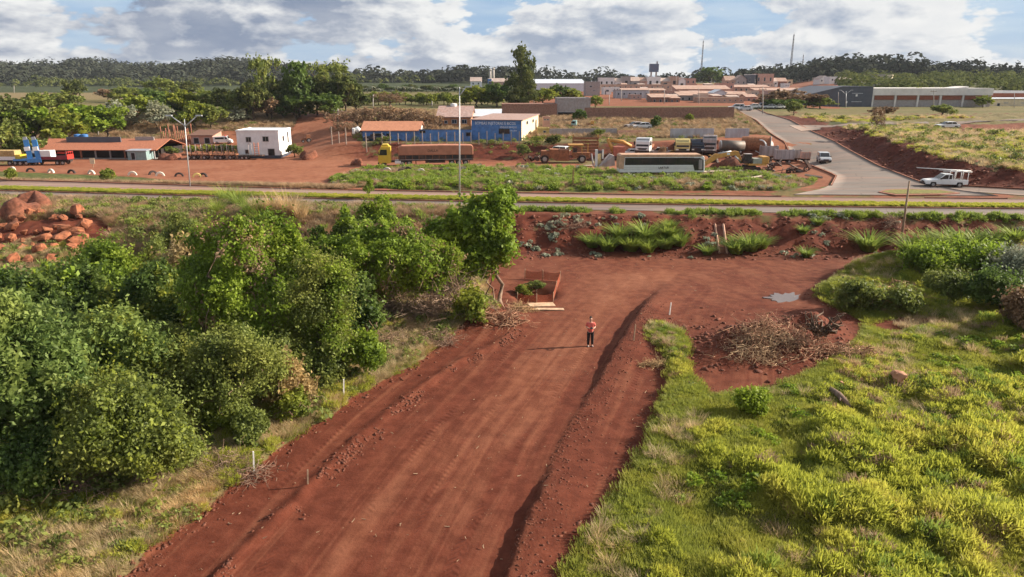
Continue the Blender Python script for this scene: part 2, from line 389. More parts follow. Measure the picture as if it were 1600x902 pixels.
# ---------------------------------------------------------------- ground
def ground_masks(X, Y, Z):
    u = X / (Y + 10)
    nz = fbm(X * .8, Y * .8, 4, 81); nl = fbm(X * .12, Y * .12, 4, 83)
    soil = np.zeros_like(X); dusty = np.zeros_like(X); dry = np.full_like(X, .25); dark = np.zeros_like(X)
    dd = sdf(X, Y, DIRT); pp = sdf(X, Y, PATCH)
    fg = (Y < 74)
    s = np.maximum(sm(dd + .6 * nz, -.45, .15), sm(pp + .8 * nz, -.5, .5))
    soil = np.where(fg, s, soil)
    ld, ls, _ = dist_line(X, Y, LEDGE); acr = ld * np.where(ls > 0, -1, 1)
    dusty = np.where(fg, .42 * np.exp(-((acr + 3.0) / 2.2) ** 2) * s * sm(Y, 8, 45) + .3 * np.exp(-((acr + 5.6) / .5) ** 2) * (1 - sm(Y, 22, 34)) + .22 * sm(Y, 36, 58) * s, dusty)
    left = acr < -2
    dry = np.where(fg & left, .42 + .45 * nl + .35 * sm(-dd, 4, 0), dry)
    dry = np.where(fg & ~left, .12 + .3 * np.clip(nl, 0, 1) + .15 * nz, dry)
    slope_l = fg & (X < -6) & (Y > 48)
    dry = np.where(slope_l, .55 + .6 * nl, dry)
    rock = np.exp(-(((X + 44) / 8) ** 2 + ((Y - 64) / 6.5) ** 2))
    soil = np.where(slope_l, np.clip(rock * 1.3 + sm(nl + .35 * nz, .12, .3) * .7, 0, 1), soil)
    # earth bank below the road
    rd = Y - road_y(X)
    bank = (X > -14) & (rd < -8.6) & (rd > -18.5) & (Y > 62)
    soil = np.where(bank, np.maximum(soil, 1 - .55 * sm(nz, .12, .3)), soil); dark = np.where(bank, .35 + nz, dark)
    verge = (np.abs(rd) < 11) & (Y > 60)
    soil = np.where(verge, .45 + .5 * sm(nz, -.1, .2), soil); dusty = np.where(verge, .55, dusty); dry = np.where(verge, .35, dry)
    yd = sdf(X, Y, YARD); isl = sdf(X, Y, ISLAND)
    ys = sm(yd + .8 * nz, -.8, .6)
    mid = (Y > 74) & (Y < 210)
    soil = np.where(mid, np.maximum(soil, ys), soil)
    dusty = np.where(mid, np.maximum(dusty, ys * (1.05 + .3 * nl)), dusty)
    soil = np.where(isl > 0, .45 * sm(nz, -.05, .25), soil); dusty = np.where(isl > 0, .2, dusty); dry = np.where(isl > 0, .3, dry)
    # embankment and dry slopes behind the yard
    hb = mid & (yd < 0) & (isl < 0) & (Y > 118)
    dry = np.where(hb, .82 + .5 * nl, dry)
    soil = np.where(hb, np.maximum(soil, .75 * sm(nz + .6 * nl, .02, .3)), soil)
    cb = (Y > 126) & (Y < 134) & (u > -.23) & (u < .33)
    cw = sm(Y + 3 * nz, 124, 128.5) * (1 - sm(Y + 3 * nz, 132, 137)) * sm(u + .06 * nz, -.25, -.15) * (1 - sm(u + .06 * nz, .28, .35))
    soil = np.maximum(soil, cw * (.7 + nz)); dusty = dusty * (1 - .7 * cw); dark = np.maximum(dark, .55 * cw)
    # right hand cutting and field
    d, sg, _ = dist_line(X, Y, SIDE_R); dr = d * np.where(sg < 0, 1, -1)
    cut = (u > .28) & (Y > 84) & (Y < 185) & (dr > -.2)
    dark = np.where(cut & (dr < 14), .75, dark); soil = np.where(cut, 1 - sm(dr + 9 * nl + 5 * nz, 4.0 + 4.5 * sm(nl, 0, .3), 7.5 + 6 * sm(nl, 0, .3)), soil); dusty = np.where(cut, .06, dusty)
    dry = np.where(cut, .42 + .95 * nl + .3 * sm(Y, 120, 150), dry)
    rows = PX(5.2, (1480, 202), (1700, 197), (1700, 213), (1500, 214))
    rw = sm(sdf(X, Y, rows), -2, 2); soil = np.where(cut, np.maximum(soil, rw), soil); dusty = np.where(cut, np.maximum(dusty, .35 * rw), dusty)
    # far land
    fr = Y > 205
    dry = np.where(fr, .55 + .9 * nl, dry)
    ll = sm(-u, .12, .25)
    field = fr & (u < -.28) & (Y > 300) & (Y < 480)
    dry = np.where(field, 1., dry); soil = np.where(field, .15, soil); dusty = np.where(field, .9, dusty)
    crop = fr & (u < .03) & (Y >= 440) & (Y < 800); dark = np.where(crop, .85, dark); dry = np.where(crop, .2, dry)
    city = fr & (u > .02) & (u < .43 + .05 * nl) & (Y > 230); soil = np.where(city, .65, soil); dusty = np.where(city, .75, dusty); dry = np.where(city, .8, dry)
    green = fr & (u >= .43 + .05 * nl) & (Y > 300); dark = np.where(green, .6, dark)
    dark = np.where(Y > 800, 1., dark); soil = np.where(Y > 700, 0, soil)
    return np.stack([np.clip(soil, 0, 1), np.clip(dusty, 0, 1), np.clip(dry, 0, 1), np.clip(dark, 0, 1)], -1), acr, dd, yd

def ground_material():
    m = bpy.data.materials.new('ground'); m.use_nodes = True; t = NT(m.node_tree)
    at_ = t.n('ShaderNodeAttribute', attribute_name='mask'); sp = t.n('ShaderNodeSeparateColor', {0: at_.outputs['Color']})
    soil, dusty, dry, dark = sp.outputs[0], sp.outputs[1], sp.outputs[2], at_.outputs['Alpha']
    pos = t.n('ShaderNodeNewGeometry').outputs['Position']
    ac = t.n('ShaderNodeAttribute', attribute_name='across').outputs['Fac']
    sy = t.n('ShaderNodeSeparateXYZ', {0: pos}).outputs[1]
    sv = t.n('ShaderNodeCombineXYZ', {0: t.math('MULTIPLY', ac, 1.5), 1: t.math('MULTIPLY', sy, .045)})
    fine = t.noise(pos, 9., 6, .7); midn = t.noise(pos, 1.3, 5, .6); big = t.noise(pos, .16, 4, .55); streak = t.noise(sv, 1., 5, .58, .5)
    streak2 = t.noise(t.scl(sv, (3.4, 2.2, 1)), 1., 5, .6, .3)
    fresh = t.mix(t.ramp(midn, .35, .68), (.088, .021, .0105), (.138, .037, .0195))
    fresh = t.mix(t.math('MULTIPLY', t.ramp(fine, .45, .75), .28), fresh, (.168, .053, .029))
    dust = t.mix(t.ramp(midn, .3, .7), (.205, .070, .035), (.285, .112, .060))
    dust = t.mix(t.math('MULTIPLY', t.ramp(big, .4, .65), .35), dust, (.34, .155, .09))
    nearf = t.ramp(sy, 38., 52., 1., 0.)
    k = t.math('ADD', dusty, t.math('MULTIPLY', t.math('SUBTRACT', streak, .5), t.math('ADD', t.math('MULTIPLY', nearf, .8), .7)))
    k = t.math('ADD', k, t.math('MULTIPLY', t.math('SUBTRACT', streak2, .5), t.math('MULTIPLY', nearf, .42)))
    k = t.math('ADD', k, t.math('MULTIPLY', t.math('SUBTRACT', t.noise(t.scl(pos, (.5, .22, 1)), 1., 5, .6, .6).outputs[0], .5), .9), clamp=True)
    sc = t.mix(k, fresh, dust)
    green = t.mix(t.ramp(midn, .35, .65), (.038, .060, .012), (.085, .115, .020))
    straw = t.mix(t.ramp(fine, .35, .65), (.150, .105, .050), (.235, .180, .085))
    dk = t.math('ADD', dry, t.math('MULTIPLY', t.math('SUBTRACT', midn, .5), 1.1), clamp=True)
    veg = t.mix(dk, green, straw)
    veg = t.mix(t.math('MULTIPLY', t.ramp(big, .52, .7), .35), veg, (.12, .062, .038))
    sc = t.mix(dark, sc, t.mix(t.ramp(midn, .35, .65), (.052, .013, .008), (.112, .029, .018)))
    veg = t.mix(dark, veg, t.mix(t.ramp(big, .4, .6), (.022, .034, .014), (.045, .055, .022)))
    sf = t.ramp(t.math('ADD', soil, t.math('MULTIPLY', t.math('SUBTRACT', fine, .5), .5)), .35, .65)
    c = t.mix(sf, veg, sc)
    b = t.n('ShaderNodeBsdfPrincipled', {'Base Color': c, 'Roughness': .92, 'Specular IOR Level': .15})
    h = t.math('ADD', t.math('MULTIPLY', fine, .5), t.math('MULTIPLY', midn, .7)); h = t.math('ADD', h, t.math('MULTIPLY', streak, .3))
    # tyre tread prints pressed across the wheel lines
    tread = t.math('SINE', t.math('ADD', t.math('MULTIPLY', sy, 21.), t.math('MULTIPLY', t.math('PINGPONG', ac, .3), 16.)))
    lanes = t.math('GREATER_THAN', t.math('SINE', t.math('ADD', t.math('MULTIPLY', ac, 3.1), t.math('MULTIPLY', big, 2.))), .72)
    tm = t.math('MULTIPLY', t.math('MULTIPLY', lanes, t.ramp(t.noise(t.scl(pos, (.5, .12, 1)), 1., 3).outputs[0], .47, .58)), nearf)
    h = t.math('ADD', h, t.math('MULTIPLY', t.math('MULTIPLY', tread, tm), .16))
    t.put(b.inputs['Normal'], t.n('ShaderNodeBump', {'Height': h, 'Strength': .55, 'Distance': .09}))
    t.n('ShaderNodeOutputMaterial', {0: b}); return m
M_GROUND = ground_material()
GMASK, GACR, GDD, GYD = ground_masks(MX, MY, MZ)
def build_ground():
    ny, nx = MX.shape
    V = np.stack([MX, MY, MZ], -1).reshape(-1, 3); idx = np.arange(ny * nx).reshape(ny, nx)
    F = np.stack([idx[:-1, :-1], idx[:-1, 1:], idx[1:, 1:], idx[1:, :-1]], -1).reshape(-1, 4)
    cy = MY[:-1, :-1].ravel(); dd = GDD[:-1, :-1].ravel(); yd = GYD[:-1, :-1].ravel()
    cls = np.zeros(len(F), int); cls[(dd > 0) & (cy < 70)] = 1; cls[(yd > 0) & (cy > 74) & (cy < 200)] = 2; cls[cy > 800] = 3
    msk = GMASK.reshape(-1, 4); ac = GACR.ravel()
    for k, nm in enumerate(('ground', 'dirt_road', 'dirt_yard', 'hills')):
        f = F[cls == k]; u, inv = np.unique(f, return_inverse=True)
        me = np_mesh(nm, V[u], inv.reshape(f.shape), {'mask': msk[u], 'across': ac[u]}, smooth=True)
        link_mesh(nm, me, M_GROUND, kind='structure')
build_ground()

# ---------------------------------------------------------------- roads
def ribbon(name, rows, mat, lift=.0, kind='structure', attr=None, across=7, thick=.25):
    """rows: list of (left point, right point); follows the ground, with a skirt so that it has depth"""
    V = []; F = []; n = across
    for a, b in rows:
        for k in range(n):
            t = k / (n - 1); x = a[0] + (b[0] - a[0]) * t; y = a[1] + (b[1] - a[1]) * t
            V.append((x, y, float(HZ(x, y)) + lift))
    m = len(rows)
    F = [(i * n + k, i * n + k + 1, (i + 1) * n + k + 1, (i + 1) * n + k) for i in range(m - 1) for k in range(n - 1)]
    rim = [k for k in range(n)] + [i * n + n - 1 for i in range(1, m)] + [(m - 1) * n + k for k in range(n - 2, -1, -1)] + [i * n for i in range(m - 2, 0, -1)]
    b0 = len(V)
    for i in rim: V.append((V[i][0], V[i][1], V[i][2] - thick))
    F += [(rim[i], rim[(i + 1) % len(rim)], b0 + (i + 1) % len(rim), b0 + i) for i in range(len(rim))]
    me = np_mesh(name, V, F); return link_mesh(name, me, mat, kind=kind)
def asphalt(name, base, edge_dust):
    m = bpy.data.materials.new(name); m.use_nodes = True; t = NT(m.node_tree)
    pos = t.n('ShaderNodeNewGeometry').outputs['Position']
    a = t.noise(t.scl(pos, (.12, .9, 1)), 1., 6, .6); f = t.noise(pos, 14, 4, .7)
    c = t.mix(t.ramp(a, .35, .7), base, tuple(x * 1.3 for x in base))
    c = t.mix(t.math('MULTIPLY', t.ramp(t.noise(t.scl(pos, (.05, .5, 1)), 1, 5, .65), .40, .68), edge_dust), c, (.33, .18, .125))
    crack = t.n('ShaderNodeTexVoronoi', {'Vector': t.scl(pos, (.16, .45, 1)), 'Scale': 1.}, feature='DISTANCE_TO_EDGE').outputs['Distance']
    c = t.mix(t.ramp(crack, .004, .02, .45, 0.), c, tuple(x * .45 for x in base))
    pt = t.n('ShaderNodeTexVoronoi', {'Vector': t.scl(pos, (.09, .3, 1)), 'Scale': 1.}).outputs['Color']
    c = t.mix(t.ramp(t.n('ShaderNodeSeparateColor', {0: pt}).outputs[0], .72, .74, 0., .22), c, tuple(x * .55 for x in base))
    c = t.mix(t.math('MULTIPLY', f, .25), c, tuple(x * .7 for x in base))
    b = t.n('ShaderNodeBsdfPrincipled', {'Base Color': c, 'Roughness': .85, 'Specular IOR Level': .25})
    t.put(b.inputs['Normal'], t.n('ShaderNodeBump', {'Height': f, 'Strength': .25, 'Distance': .02}))
    t.n('ShaderNodeOutputMaterial', {0: b}); return m
M_ROADFAR = asphalt('dusty_asphalt', (.260, .175, .140), .8)
M_ROADNEAR = asphalt('grey_asphalt', (.175, .142, .126), .45)
M_SIDE = asphalt('worn_asphalt', (.165, .138, .120), .45)
M_KERB = pm('red_dusted_kerb', (.29, .125, .08), .9, var=.25, scale=1.2, dust=.6, bump=.2)
M_MEDIAN = pm('median_turf', (.15, .145, .028), .95, var=.35, scale=3.5, dust=.2, bump=.4)
def road_rows(o0, o1, x0=-120, x1=110, n=90, w=None):
    rows = []
    for x in np.linspace(x0, x1, n):
        k = float(far_half(x) / 2.05) if w else 1.
        rows.append(((x, road_y(x) + o0 * (k if o0 > 0 else 1)), (x, road_y(x) + o1 * (k if o1 > 0 else 1))))
    return rows
def build_roads():
    ribbon('main_road', road_rows(-1.95, 2.1, w=1), M_ROADFAR, .05, across=4)
    ribbon('main_road', road_rows(-8.4, -4.75, w=1), M_ROADNEAR, .05, across=4)
    ribbon('median_strip', road_rows(-4.55, -2.1), M_MEDIAN, .17, across=6)
    ribbon('kerb', road_rows(-4.75, -4.55), M_KERB, .16, across=2)
    ribbon('kerb', road_rows(-2.1, -1.95), M_KERB, .16, across=2)
    for x0, x1 in ((-110, -26), (-20, 31), (47, 56)):
        ribbon('kerb', road_rows(2.1, 2.35, x0, x1, 40, w=1), M_KERB, .17, across=2)
    # side road climbing to the upper houses
    def res(P, n):
        P = [np.array(p) for p in P]; L = np.cumsum([0] + [np.linalg.norm(b - a) for a, b in zip(P, P[1:])]); L = L / L[-1]
        return [np.array([np.interp(s, L, [p[i] for p in P]) for i in (0, 1)]) for s in np.linspace(0, 1, n)]
    l = res(SIDE_L[:5], 40); r = res(SIDE_R[:6], 40)
    # fan where it meets the main road
    A = [W(1308, 275, 2.7)] + [W(x, y, 2.6) for x, y in ( (1302, 285), (1285, 296), (1240, 304.5))]; B = [W(x, y, 2.6) for x, y in ((1445, 288), (1500, 298), (1540, 303), (1560, 306.5))]
    ribbon('side_road', list(zip(l[:-1] + [q[:2] for q in res(A, 8)], r[:-1] + [q[:2] for q in res(B, 8)])), M_SIDE, .075, across=9)
    C = [W(x, y, 2.6) for x, y in ((1446, 289), (1600, 297.5), (1760, 305))]; D = [W(x, y, 2.6) for x, y in ((1500, 299), (1600, 306), (1760, 314))]
    ribbon('slip_road', list(zip(res(C, 12), res(D, 12))), M_SIDE, .06, across=5)
    ribbon('kerb', list(zip(res(SIDE_R[:8], 60), [p + np.array((.24, .09)) for p in res(SIDE_R[:8], 60)])), M_KERB, .20, across=2)
    ribbon('kerb', list(zip([p - np.array((.22, .08)) for p in res(SIDE_L[:6], 40)], res(SIDE_L[:6], 40))), M_KERB, .20, across=2)
    E = [W(x, y, 5.3)[:2] for x, y in ((1232, 201.5), (1320, 200.5), (1450, 198), (1600, 194.5), (1750, 192))]; G = [W(x, y, 5.2)[:2] for x, y in ((1252, 206.5), (1320, 204.5), (1450, 201), (1600, 197.5), (1750, 195))]
    ribbon('branch_road', list(zip(res(E, 20), res(G, 20))), M_SIDE, .12, across=5)
    # traffic island in the mouth of the junction
    iv = [W(x, y, 2.6) for x, y in ((1372, 302), (1385, 298), (1420, 297), (1470, 299), (1500, 303.5), (1470, 306), (1400, 307))]
    b = MB(); b.prism([(p[0], p[1]) for p in iv], ROADZ - .1, ROADZ + .17, axis='z'); b.build('traffic_island', M_KERB, kind='structure')
    cx = sum(p[0] for p in iv) / 7; cy = sum(p[1] for p in iv) / 7
    b = MB(); b.prism([(cx + (p[0] - cx) * .9, cy + (p[1] - cy) * .72) for p in iv], ROADZ + .1, ROADZ + .2, axis='z'); b.build('island_turf', M_MEDIAN, kind='structure')
build_roads()
ORD = 'first second third fourth fifth sixth seventh eighth ninth tenth eleventh twelfth thirteenth fourteenth fifteenth sixteenth seventeenth eighteenth nineteenth twentieth twenty-first twenty-second twenty-third twenty-fourth twenty-fifth twenty-sixth'.split()
# ---------------------------------------------------------------- vegetation builders
def n3(p, f, s=0):
    x, y, z = p[:, 0] * f, p[:, 1] * f, p[:, 2] * f
    return (vnoise(x + z * .71, y - z * .37, s) + vnoise(y + x * .43 + 31, z + x * .2, s + 5) + vnoise(z - y * .35 + 7, x + y * .15, s + 9)) / 3
def unit(v): return v / np.maximum(np.linalg.norm(v, axis=1, keepdims=True), 1e-9)
def leaf_quads(P, N, size, g, aspect=1.7, rnd=.8, droop=.25, diamond=True):
    """one small pointed blade per position, facing roughly along N"""
    n = len(P); nn = unit(N + rnd * g.normal(size=(n, 3)))
    a = g.normal(size=(n, 3)); a[:, 2] -= droop; a = unit(a - nn * (a * nn).sum(1, keepdims=True)); b = np.cross(nn, a)
    s = (size * (.65 + .7 * g.random(n)))[:, None]; L = a * s * aspect * .5; Wd = b * s * .5
    if diamond: q = np.stack([P - L, P + Wd - L * .1 + nn * s * .12, P + L, P - Wd - L * .1 + nn * s * .12], 1)
    else: q = np.stack([P - L - Wd, P - L + Wd, P + L + Wd * .8, P + L - Wd * .8], 1)
    return q.reshape(-1, 3), np.arange(4 * n).reshape(n, 4)
def crown_points(lobes, n, g, shell=.10, fill=.12, up=.15, rough=.22, freq=1.1, gap=.0, drape=False, shoots=.0, slen=.5):
    lob = np.array([l[:6] for l in lobes], float); wts = np.array([(l[3] * l[4] + l[3] * l[5] + l[4] * l[5]) for l in lobes]); wts /= wts.sum()
    pts = []; nrm = []; tot = 0
    while tot < n:
        k = g.choice(len(lob), 2 * n, p=wts); d = unit(g.normal(size=(2 * n, 3))); d[:, 2] = np.where((d[:, 2] < -.2) & (g.random(2 * n) < .6), -d[:, 2], d[:, 2]); d = unit(d)
        r = 1 - np.abs(g.normal(size=2 * n)) * shell; fi = g.random(2 * n) < fill; r = np.where(fi, g.random(2 * n) ** .5, r)
        c = lob[k, :3]; rad = lob[k, 3:]; p = c + d * rad * r[:, None]
        bump = n3(p, freq, 3) - .5
        if drape: bump = bump * .7 + .6 * (vnoise(np.arctan2(d[:, 1], d[:, 0]) * 5, p[:, 2] * .25, 77) - .5)
        p = p + d * (bump * 2 * rough * rad.mean(1))[:, None]
        ok = np.ones(len(p), bool)
        for j in range(len(lob)):
            q = (((p - lob[j, :3]) / lob[j, 3:]) ** 2).sum(1); ok &= ~((q < .55) & (j != k))
        if gap: ok &= n3(p, freq * 1.7, 13) > gap
        pts.append(p[ok]); nrm.append(unit(d[ok] / rad[ok] * rad[ok].mean() + np.array((0, 0, up)))); tot += ok.sum()
    P, N = np.concatenate(pts)[:n], np.concatenate(nrm)[:n]
    if shoots:                                              # sprays of leaves along short stems that break the outline
        m = int(n * shoots); K = max(4, m // 16); b = g.integers(0, n, K); sd = unit(N[b] + .55 * g.normal(size=(K, 3)) + np.array((0, 0, -.75 if drape else .45)))
        L = slen * (.35 + g.random(K)); k = g.integers(0, K, m); t = g.random(m)
        P[:m] = P[b[k]] + sd[k] * (L[k] * t)[:, None] + g.normal(size=(m, 3)) * slen * .10; N[:m] = unit(N[b[k]] + sd[k] * .4)
        P = P + g.normal(size=P.shape) * slen * .12
    return P, N
def leaf_mesh(name, lobes, n, size, seed, aspect=1.7, rnd=.7, diamond=True, varf=.9, **kw):
    g = np.random.default_rng(seed); P, N = crown_points(lobes, n, g, **kw)
    V, F = leaf_quads(P, N, size, g, aspect, rnd, diamond=diamond)
    v = np.clip(.5 + 1.5 * (n3(P, varf, 40 + seed % 7) - .5) + .28 * g.normal(size=n), 0, 1)
    return np_mesh(name, V, F, {'var': np.repeat(v, 4)})
def limb(mb, a, b, r0, r1, wob, g, n=6, seg=5):
    a = Vector(a); b = Vector(b); P = []
    for i in range(seg + 1):
        t = i / seg; o = Vector(g.normal(size=3)) * wob * (b - a).length * (t > 0) * (t < 1)
        P.append(a.lerp(b, t) + o)
    mb.tube(P, [r0 + (r1 - r0) * i / seg for i in range(seg + 1)], n); return P
M_BARK = pm('bark', (.105, .075, .052), .9, var=.4, scale=6, dust=.15, bump=.6)
M_PALEBARK = pm('pale_bark', (.26, .21, .165), .9, var=.3, scale=5, dust=.15, bump=.4)
M_TWIG = pm('dry_twig', (.225, .150, .105), .9, var=.4, scale=4, dust=.3)
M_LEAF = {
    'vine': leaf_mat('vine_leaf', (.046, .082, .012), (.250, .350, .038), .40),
    'dark': leaf_mat('dark_leaf', (.028, .054, .013), (.125, .190, .040), .34),
    'mango': leaf_mat('mango_leaf', (.050, .088, .020), (.215, .290, .075), .35),
    'lime': leaf_mat('lime_leaf', (.090, .125, .017), (.250, .290, .042), .38),
    'olive': leaf_mat('olive_leaf', (.064, .088, .022), (.230, .270, .062), .36),
    'dry': leaf_mat('dry_leaf', (.200, .140, .065), (.400, .310, .145), .35),
    'brown': leaf_mat('brown_leaf', (.140, .088, .055), (.270, .180, .105), .25),
    'far': leaf_mat('far_leaf', (.045, .065, .024), (.135, .155, .050), .28, rough=.9, spec=.03),
    'fargrey': leaf_mat('distant_leaf', (.030, .038, .029), (.050, .057, .040), .08, rough=1., spec=.0),
    'silver': leaf_mat('silvery_leaf', (.150, .170, .110), (.320, .340, .250), .3),
    'grass': leaf_mat('tussock_blade', (.118, .148, .019), (.460, .475, .068), .46, tint=(.60, .48, .11)),
    'lawn': leaf_mat('lawn_blade', (.140, .175, .026), (.325, .345, .062), .42),
    'straw': leaf_mat('straw_blade', (.300, .220, .120), (.580, .450, .260), .4),
    'hay': leaf_mat('hay_blade', (.200, .130, .078), (.430, .310, .190), .35),
    'reed': leaf_mat('reed_blade', (.085, .130, .022), (.270, .345, .065), .4),
}
def auto_lobes(w, h, g, k=8, base=.0, flat=.75, d=None):
    """lobes filling a crown w wide, d deep, from height base to h"""
    d = d or w * .85; L = []; H = h - base
    L.append((0, 0, base + H * .48, w * .34, d * .34, H * .46))
    for i in range(k):
        a = 2 * math.pi * (i + g.random() * .7) / k; zz = g.uniform(.22, .74); rr = g.uniform(.22, .34) * (1.25 - zz * .55); q = (.52 - rr * .55) * (1.15 - .55 * zz)
        L.append((math.cos(a) * q * w, math.sin(a) * q * d, base + zz * H, rr * w * .8, rr * d * .8, min(rr * w * flat, H * .42)))
    L.append((g.normal() * .06 * w, 0, base + H * .76, w * .2, d * .2, H * .24))
    return L
def ragged(L, g, m=6, lo=.26, hi=.46, zs=1., keep=.8):
    """break smooth lobes up into sprays: each lobe shrinks and carries smaller ones on its outside"""
    out = []
    for l in L:
        x, y, z, a, b, c = l[:6]; out.append((x, y, z, a * keep, b * keep, c * keep))
        for i in range(m):
            d = unit(g.normal(size=(1, 3)))[0]; d[2] = abs(d[2]) * 1.1 - .25; d /= np.linalg.norm(d); r = g.uniform(lo, hi); q = 1.02 - r * .45
            out.append((x + d[0] * a * q, y + d[1] * b * q, z + d[2] * c * q, a * r, b * r, min(c * r * zs, c * .7)))
    return out
# ground cover scattered as instances of small tufts
def blades(n, r, h, w, g, lean=.5, segs=2, jit=.35):
    V = []; F = []; A = []
    for i in range(n):
        a = g.random() * 6.283; q = r * math.sqrt(g.random()) * .55; x, y = math.cos(a) * q, math.sin(a) * q; a2 = a + g.normal() * .6
        L = h * (.55 + .6 * g.random()); ln = lean * (.3 + q / max(r, .01) * 1.1 + jit * g.random()); dx, dy = math.cos(a2), math.sin(a2); px, py = -dy, dx
        b0 = len(V); pts = []
        for s in range(segs + 1):
            t = s / segs; rr = ln * L * t ** 1.6; zz = L * (t - .38 * ln * t * t); pts.append((x + dx * rr, y + dy * rr, max(zz, .01)))
        vv = g.random()
        for s, p in enumerate(pts):
            ww = w * (1 - .85 * s / segs) * .5; V += [(p[0] - px * ww, p[1] - py * ww, p[2]), (p[0] + px * ww, p[1] + py * ww, p[2])]; A += [vv * .6 + .4 * s / segs] * 2
        F += [(b0 + 2 * s, b0 + 2 * s + 1, b0 + 2 * s + 3, b0 + 2 * s + 2) for s in range(segs)]
    return V, F, A
def template_collection(name, makers, mat):
    c = bpy.data.collections.new(name)
    for i, (V, F, A) in enumerate(makers):
        me = np_mesh(name, np.array(V), np.array(F), {'var': np.array(A)}); me.materials.append(mat)
        c.objects.link(bpy.data.objects.new(name + '_piece', me))
    return c
def scatter(name, label, cat, P, scl, coll, seed=0, tilt=None):
    """one stuff object: pieces of coll on points P (n,3)"""
    g = np.random.default_rng(seed); n = len(P)
    me = bpy.data.meshes.new(name); me.vertices.add(n); me.vertices.foreach_set('co', np.asarray(P, np.float32).ravel())
    a = me.attributes.new('size', 'FLOAT_VECTOR', 'POINT'); s = np.asarray(scl, np.float32)
    s3 = np.stack([s, s, s * (.8 + .45 * g.random(n))], 1) if s.ndim == 1 else s; a.data.foreach_set('vector', s3.astype(np.float32).ravel())
    a = me.attributes.new('turn', 'FLOAT_VECTOR', 'POINT'); rot = np.stack([g.normal(size=n) * .12, g.normal(size=n) * .12, g.random(n) * 6.283], 1); a.data.foreach_set('vector', rot.astype(np.float32).ravel())
    a = me.attributes.new('pick', 'INT', 'POINT'); a.data.foreach_set('value', g.integers(0, len(coll.objects), n).astype(np.int32))
    o = bpy.data.objects.new(name, me); COL.objects.link(o)
    ng = bpy.data.node_groups.get('scatter_' + coll.name)
    if ng is None:
        ng = bpy.data.node_groups.new('scatter_' + coll.name, 'GeometryNodeTree')
        ng.interface.new_socket('Geometry', in_out='INPUT', socket_type='NodeSocketGeometry'); ng.interface.new_socket('Geometry', in_out='OUTPUT', socket_type='NodeSocketGeometry')
        N = ng.nodes; L = ng.links; gi = N.new('NodeGroupInput'); go = N.new('NodeGroupOutput')
        ci = N.new('GeometryNodeCollectionInfo'); ci.inputs[0].default_value = coll; ci.inputs[1].default_value = True; ci.inputs[2].default_value = True
        ip = N.new('GeometryNodeInstanceOnPoints'); ip.inputs['Pick Instance'].default_value = True
        def named(nm, typ):
            q = N.new('GeometryNodeInputNamedAttribute'); q.data_type = typ; q.inputs[0].default_value = nm; return [o for o in q.outputs if o.enabled and o.name == 'Attribute'][0]
        L.new(gi.outputs[0], ip.inputs['Points']); L.new(ci.outputs[0], ip.inputs['Instance'])
        L.new(named('pick', 'INT'), ip.inputs['Instance Index']); L.new(named('size', 'FLOAT_VECTOR'), ip.inputs['Scale'])
        er = N.new('FunctionNodeEulerToRotation'); L.new(named('turn', 'FLOAT_VECTOR'), er.inputs[0]); L.new(er.outputs[0], ip.inputs['Rotation'])
        L.new(ip.outputs[0], go.inputs[0])
    o.modifiers.new('scatter', 'NODES').node_group = ng
    return tag(o, label, cat, kind='stuff')
def rand_area(g, x0, x1, y0, y1, n):
    X = g.uniform(x0, x1, n); Y = g.uniform(y0, y1, n); return X, Y
def in_view(X, Y, m=1.08, extra=9.): return (np.abs(X) < .715 * m * (Y + 4) + extra)
def on_ground(X, Y, dz=0.): return np.stack([X, Y, HZ(X, Y) + dz], 1)
gT = np.random.default_rng(3)
def hedgehog(g, n=230, r=.5, h=.36, ln=.14, w=.040):
    """short stiff leaves standing out of a low uneven dome"""
    L = auto_lobes(2 * r, h, g, 5, -.06); P, N = crown_points(L, n, g, shell=.25, fill=.2, rough=.4, freq=3.); D = unit(N * .7 + np.array((0, 0, .55)) + .5 * g.normal(size=(n, 3)))
    s = unit(np.cross(D, g.normal(size=(n, 3)))); k = (.6 + .8 * g.random(n))[:, None]; V = np.stack([P - s * w * k * .5, P + s * w * k * .5, P + D * ln * k + s * w * .12, P + D * ln * k - s * w * .12], 1).reshape(-1, 3); vv = g.random(n)
    return V, np.arange(4 * n).reshape(n, 4), np.stack([vv * .6, vv * .6, vv * .6 + .4, vv * .6 + .4], 1).ravel()
C_TUSSOCK = template_collection('tussock', [hedgehog(gT) for _ in range(7)], M_LEAF['grass'])
C_DEAD = template_collection('dead_tussock', [hedgehog(gT, 200, .5, .32, .18, .035) for _ in range(5)], M_LEAF['hay'])
C_GREEN = template_collection('green_tuft', [hedgehog(gT, 150, .5, .45, .22, .06) for _ in range(5)], M_LEAF['reed'])
C_HAY = template_collection('hay', [blades(90, .55, .55, .030, gT, .8, 2) for _ in range(5)], M_LEAF['hay'])
C_LAWN = template_collection('lawn', [blades(110, .75, .17, .030, gT, .5, 1) for _ in range(4)], M_LEAF['lawn'])
C_STRAW = template_collection('straw', [blades(80, .55, .55, .020, gT, .7, 2) for _ in range(5)], M_LEAF['straw'])
def weed(g, n=90, r=.5, h=.5, s=.12):
    lob = auto_lobes(2 * r, h, g, 5); P, N = crown_points(lob, n, g); V, F = leaf_quads(P, N, s, g, 1.6, .8)
    return V, F, np.repeat(g.random(n), 4)
C_WEED = template_collection('weed', [weed(gT) for _ in range(5)], M_LEAF['vine'])
C_OLIVE = template_collection('olive_weed', [weed(gT, 80, .5, .45, .10) for _ in range(4)], M_LEAF['olive'])
C_BROAD = template_collection('broad_weed', [weed(gT, 26, .5, .4, .26) for _ in range(4)], M_LEAF['silver'])
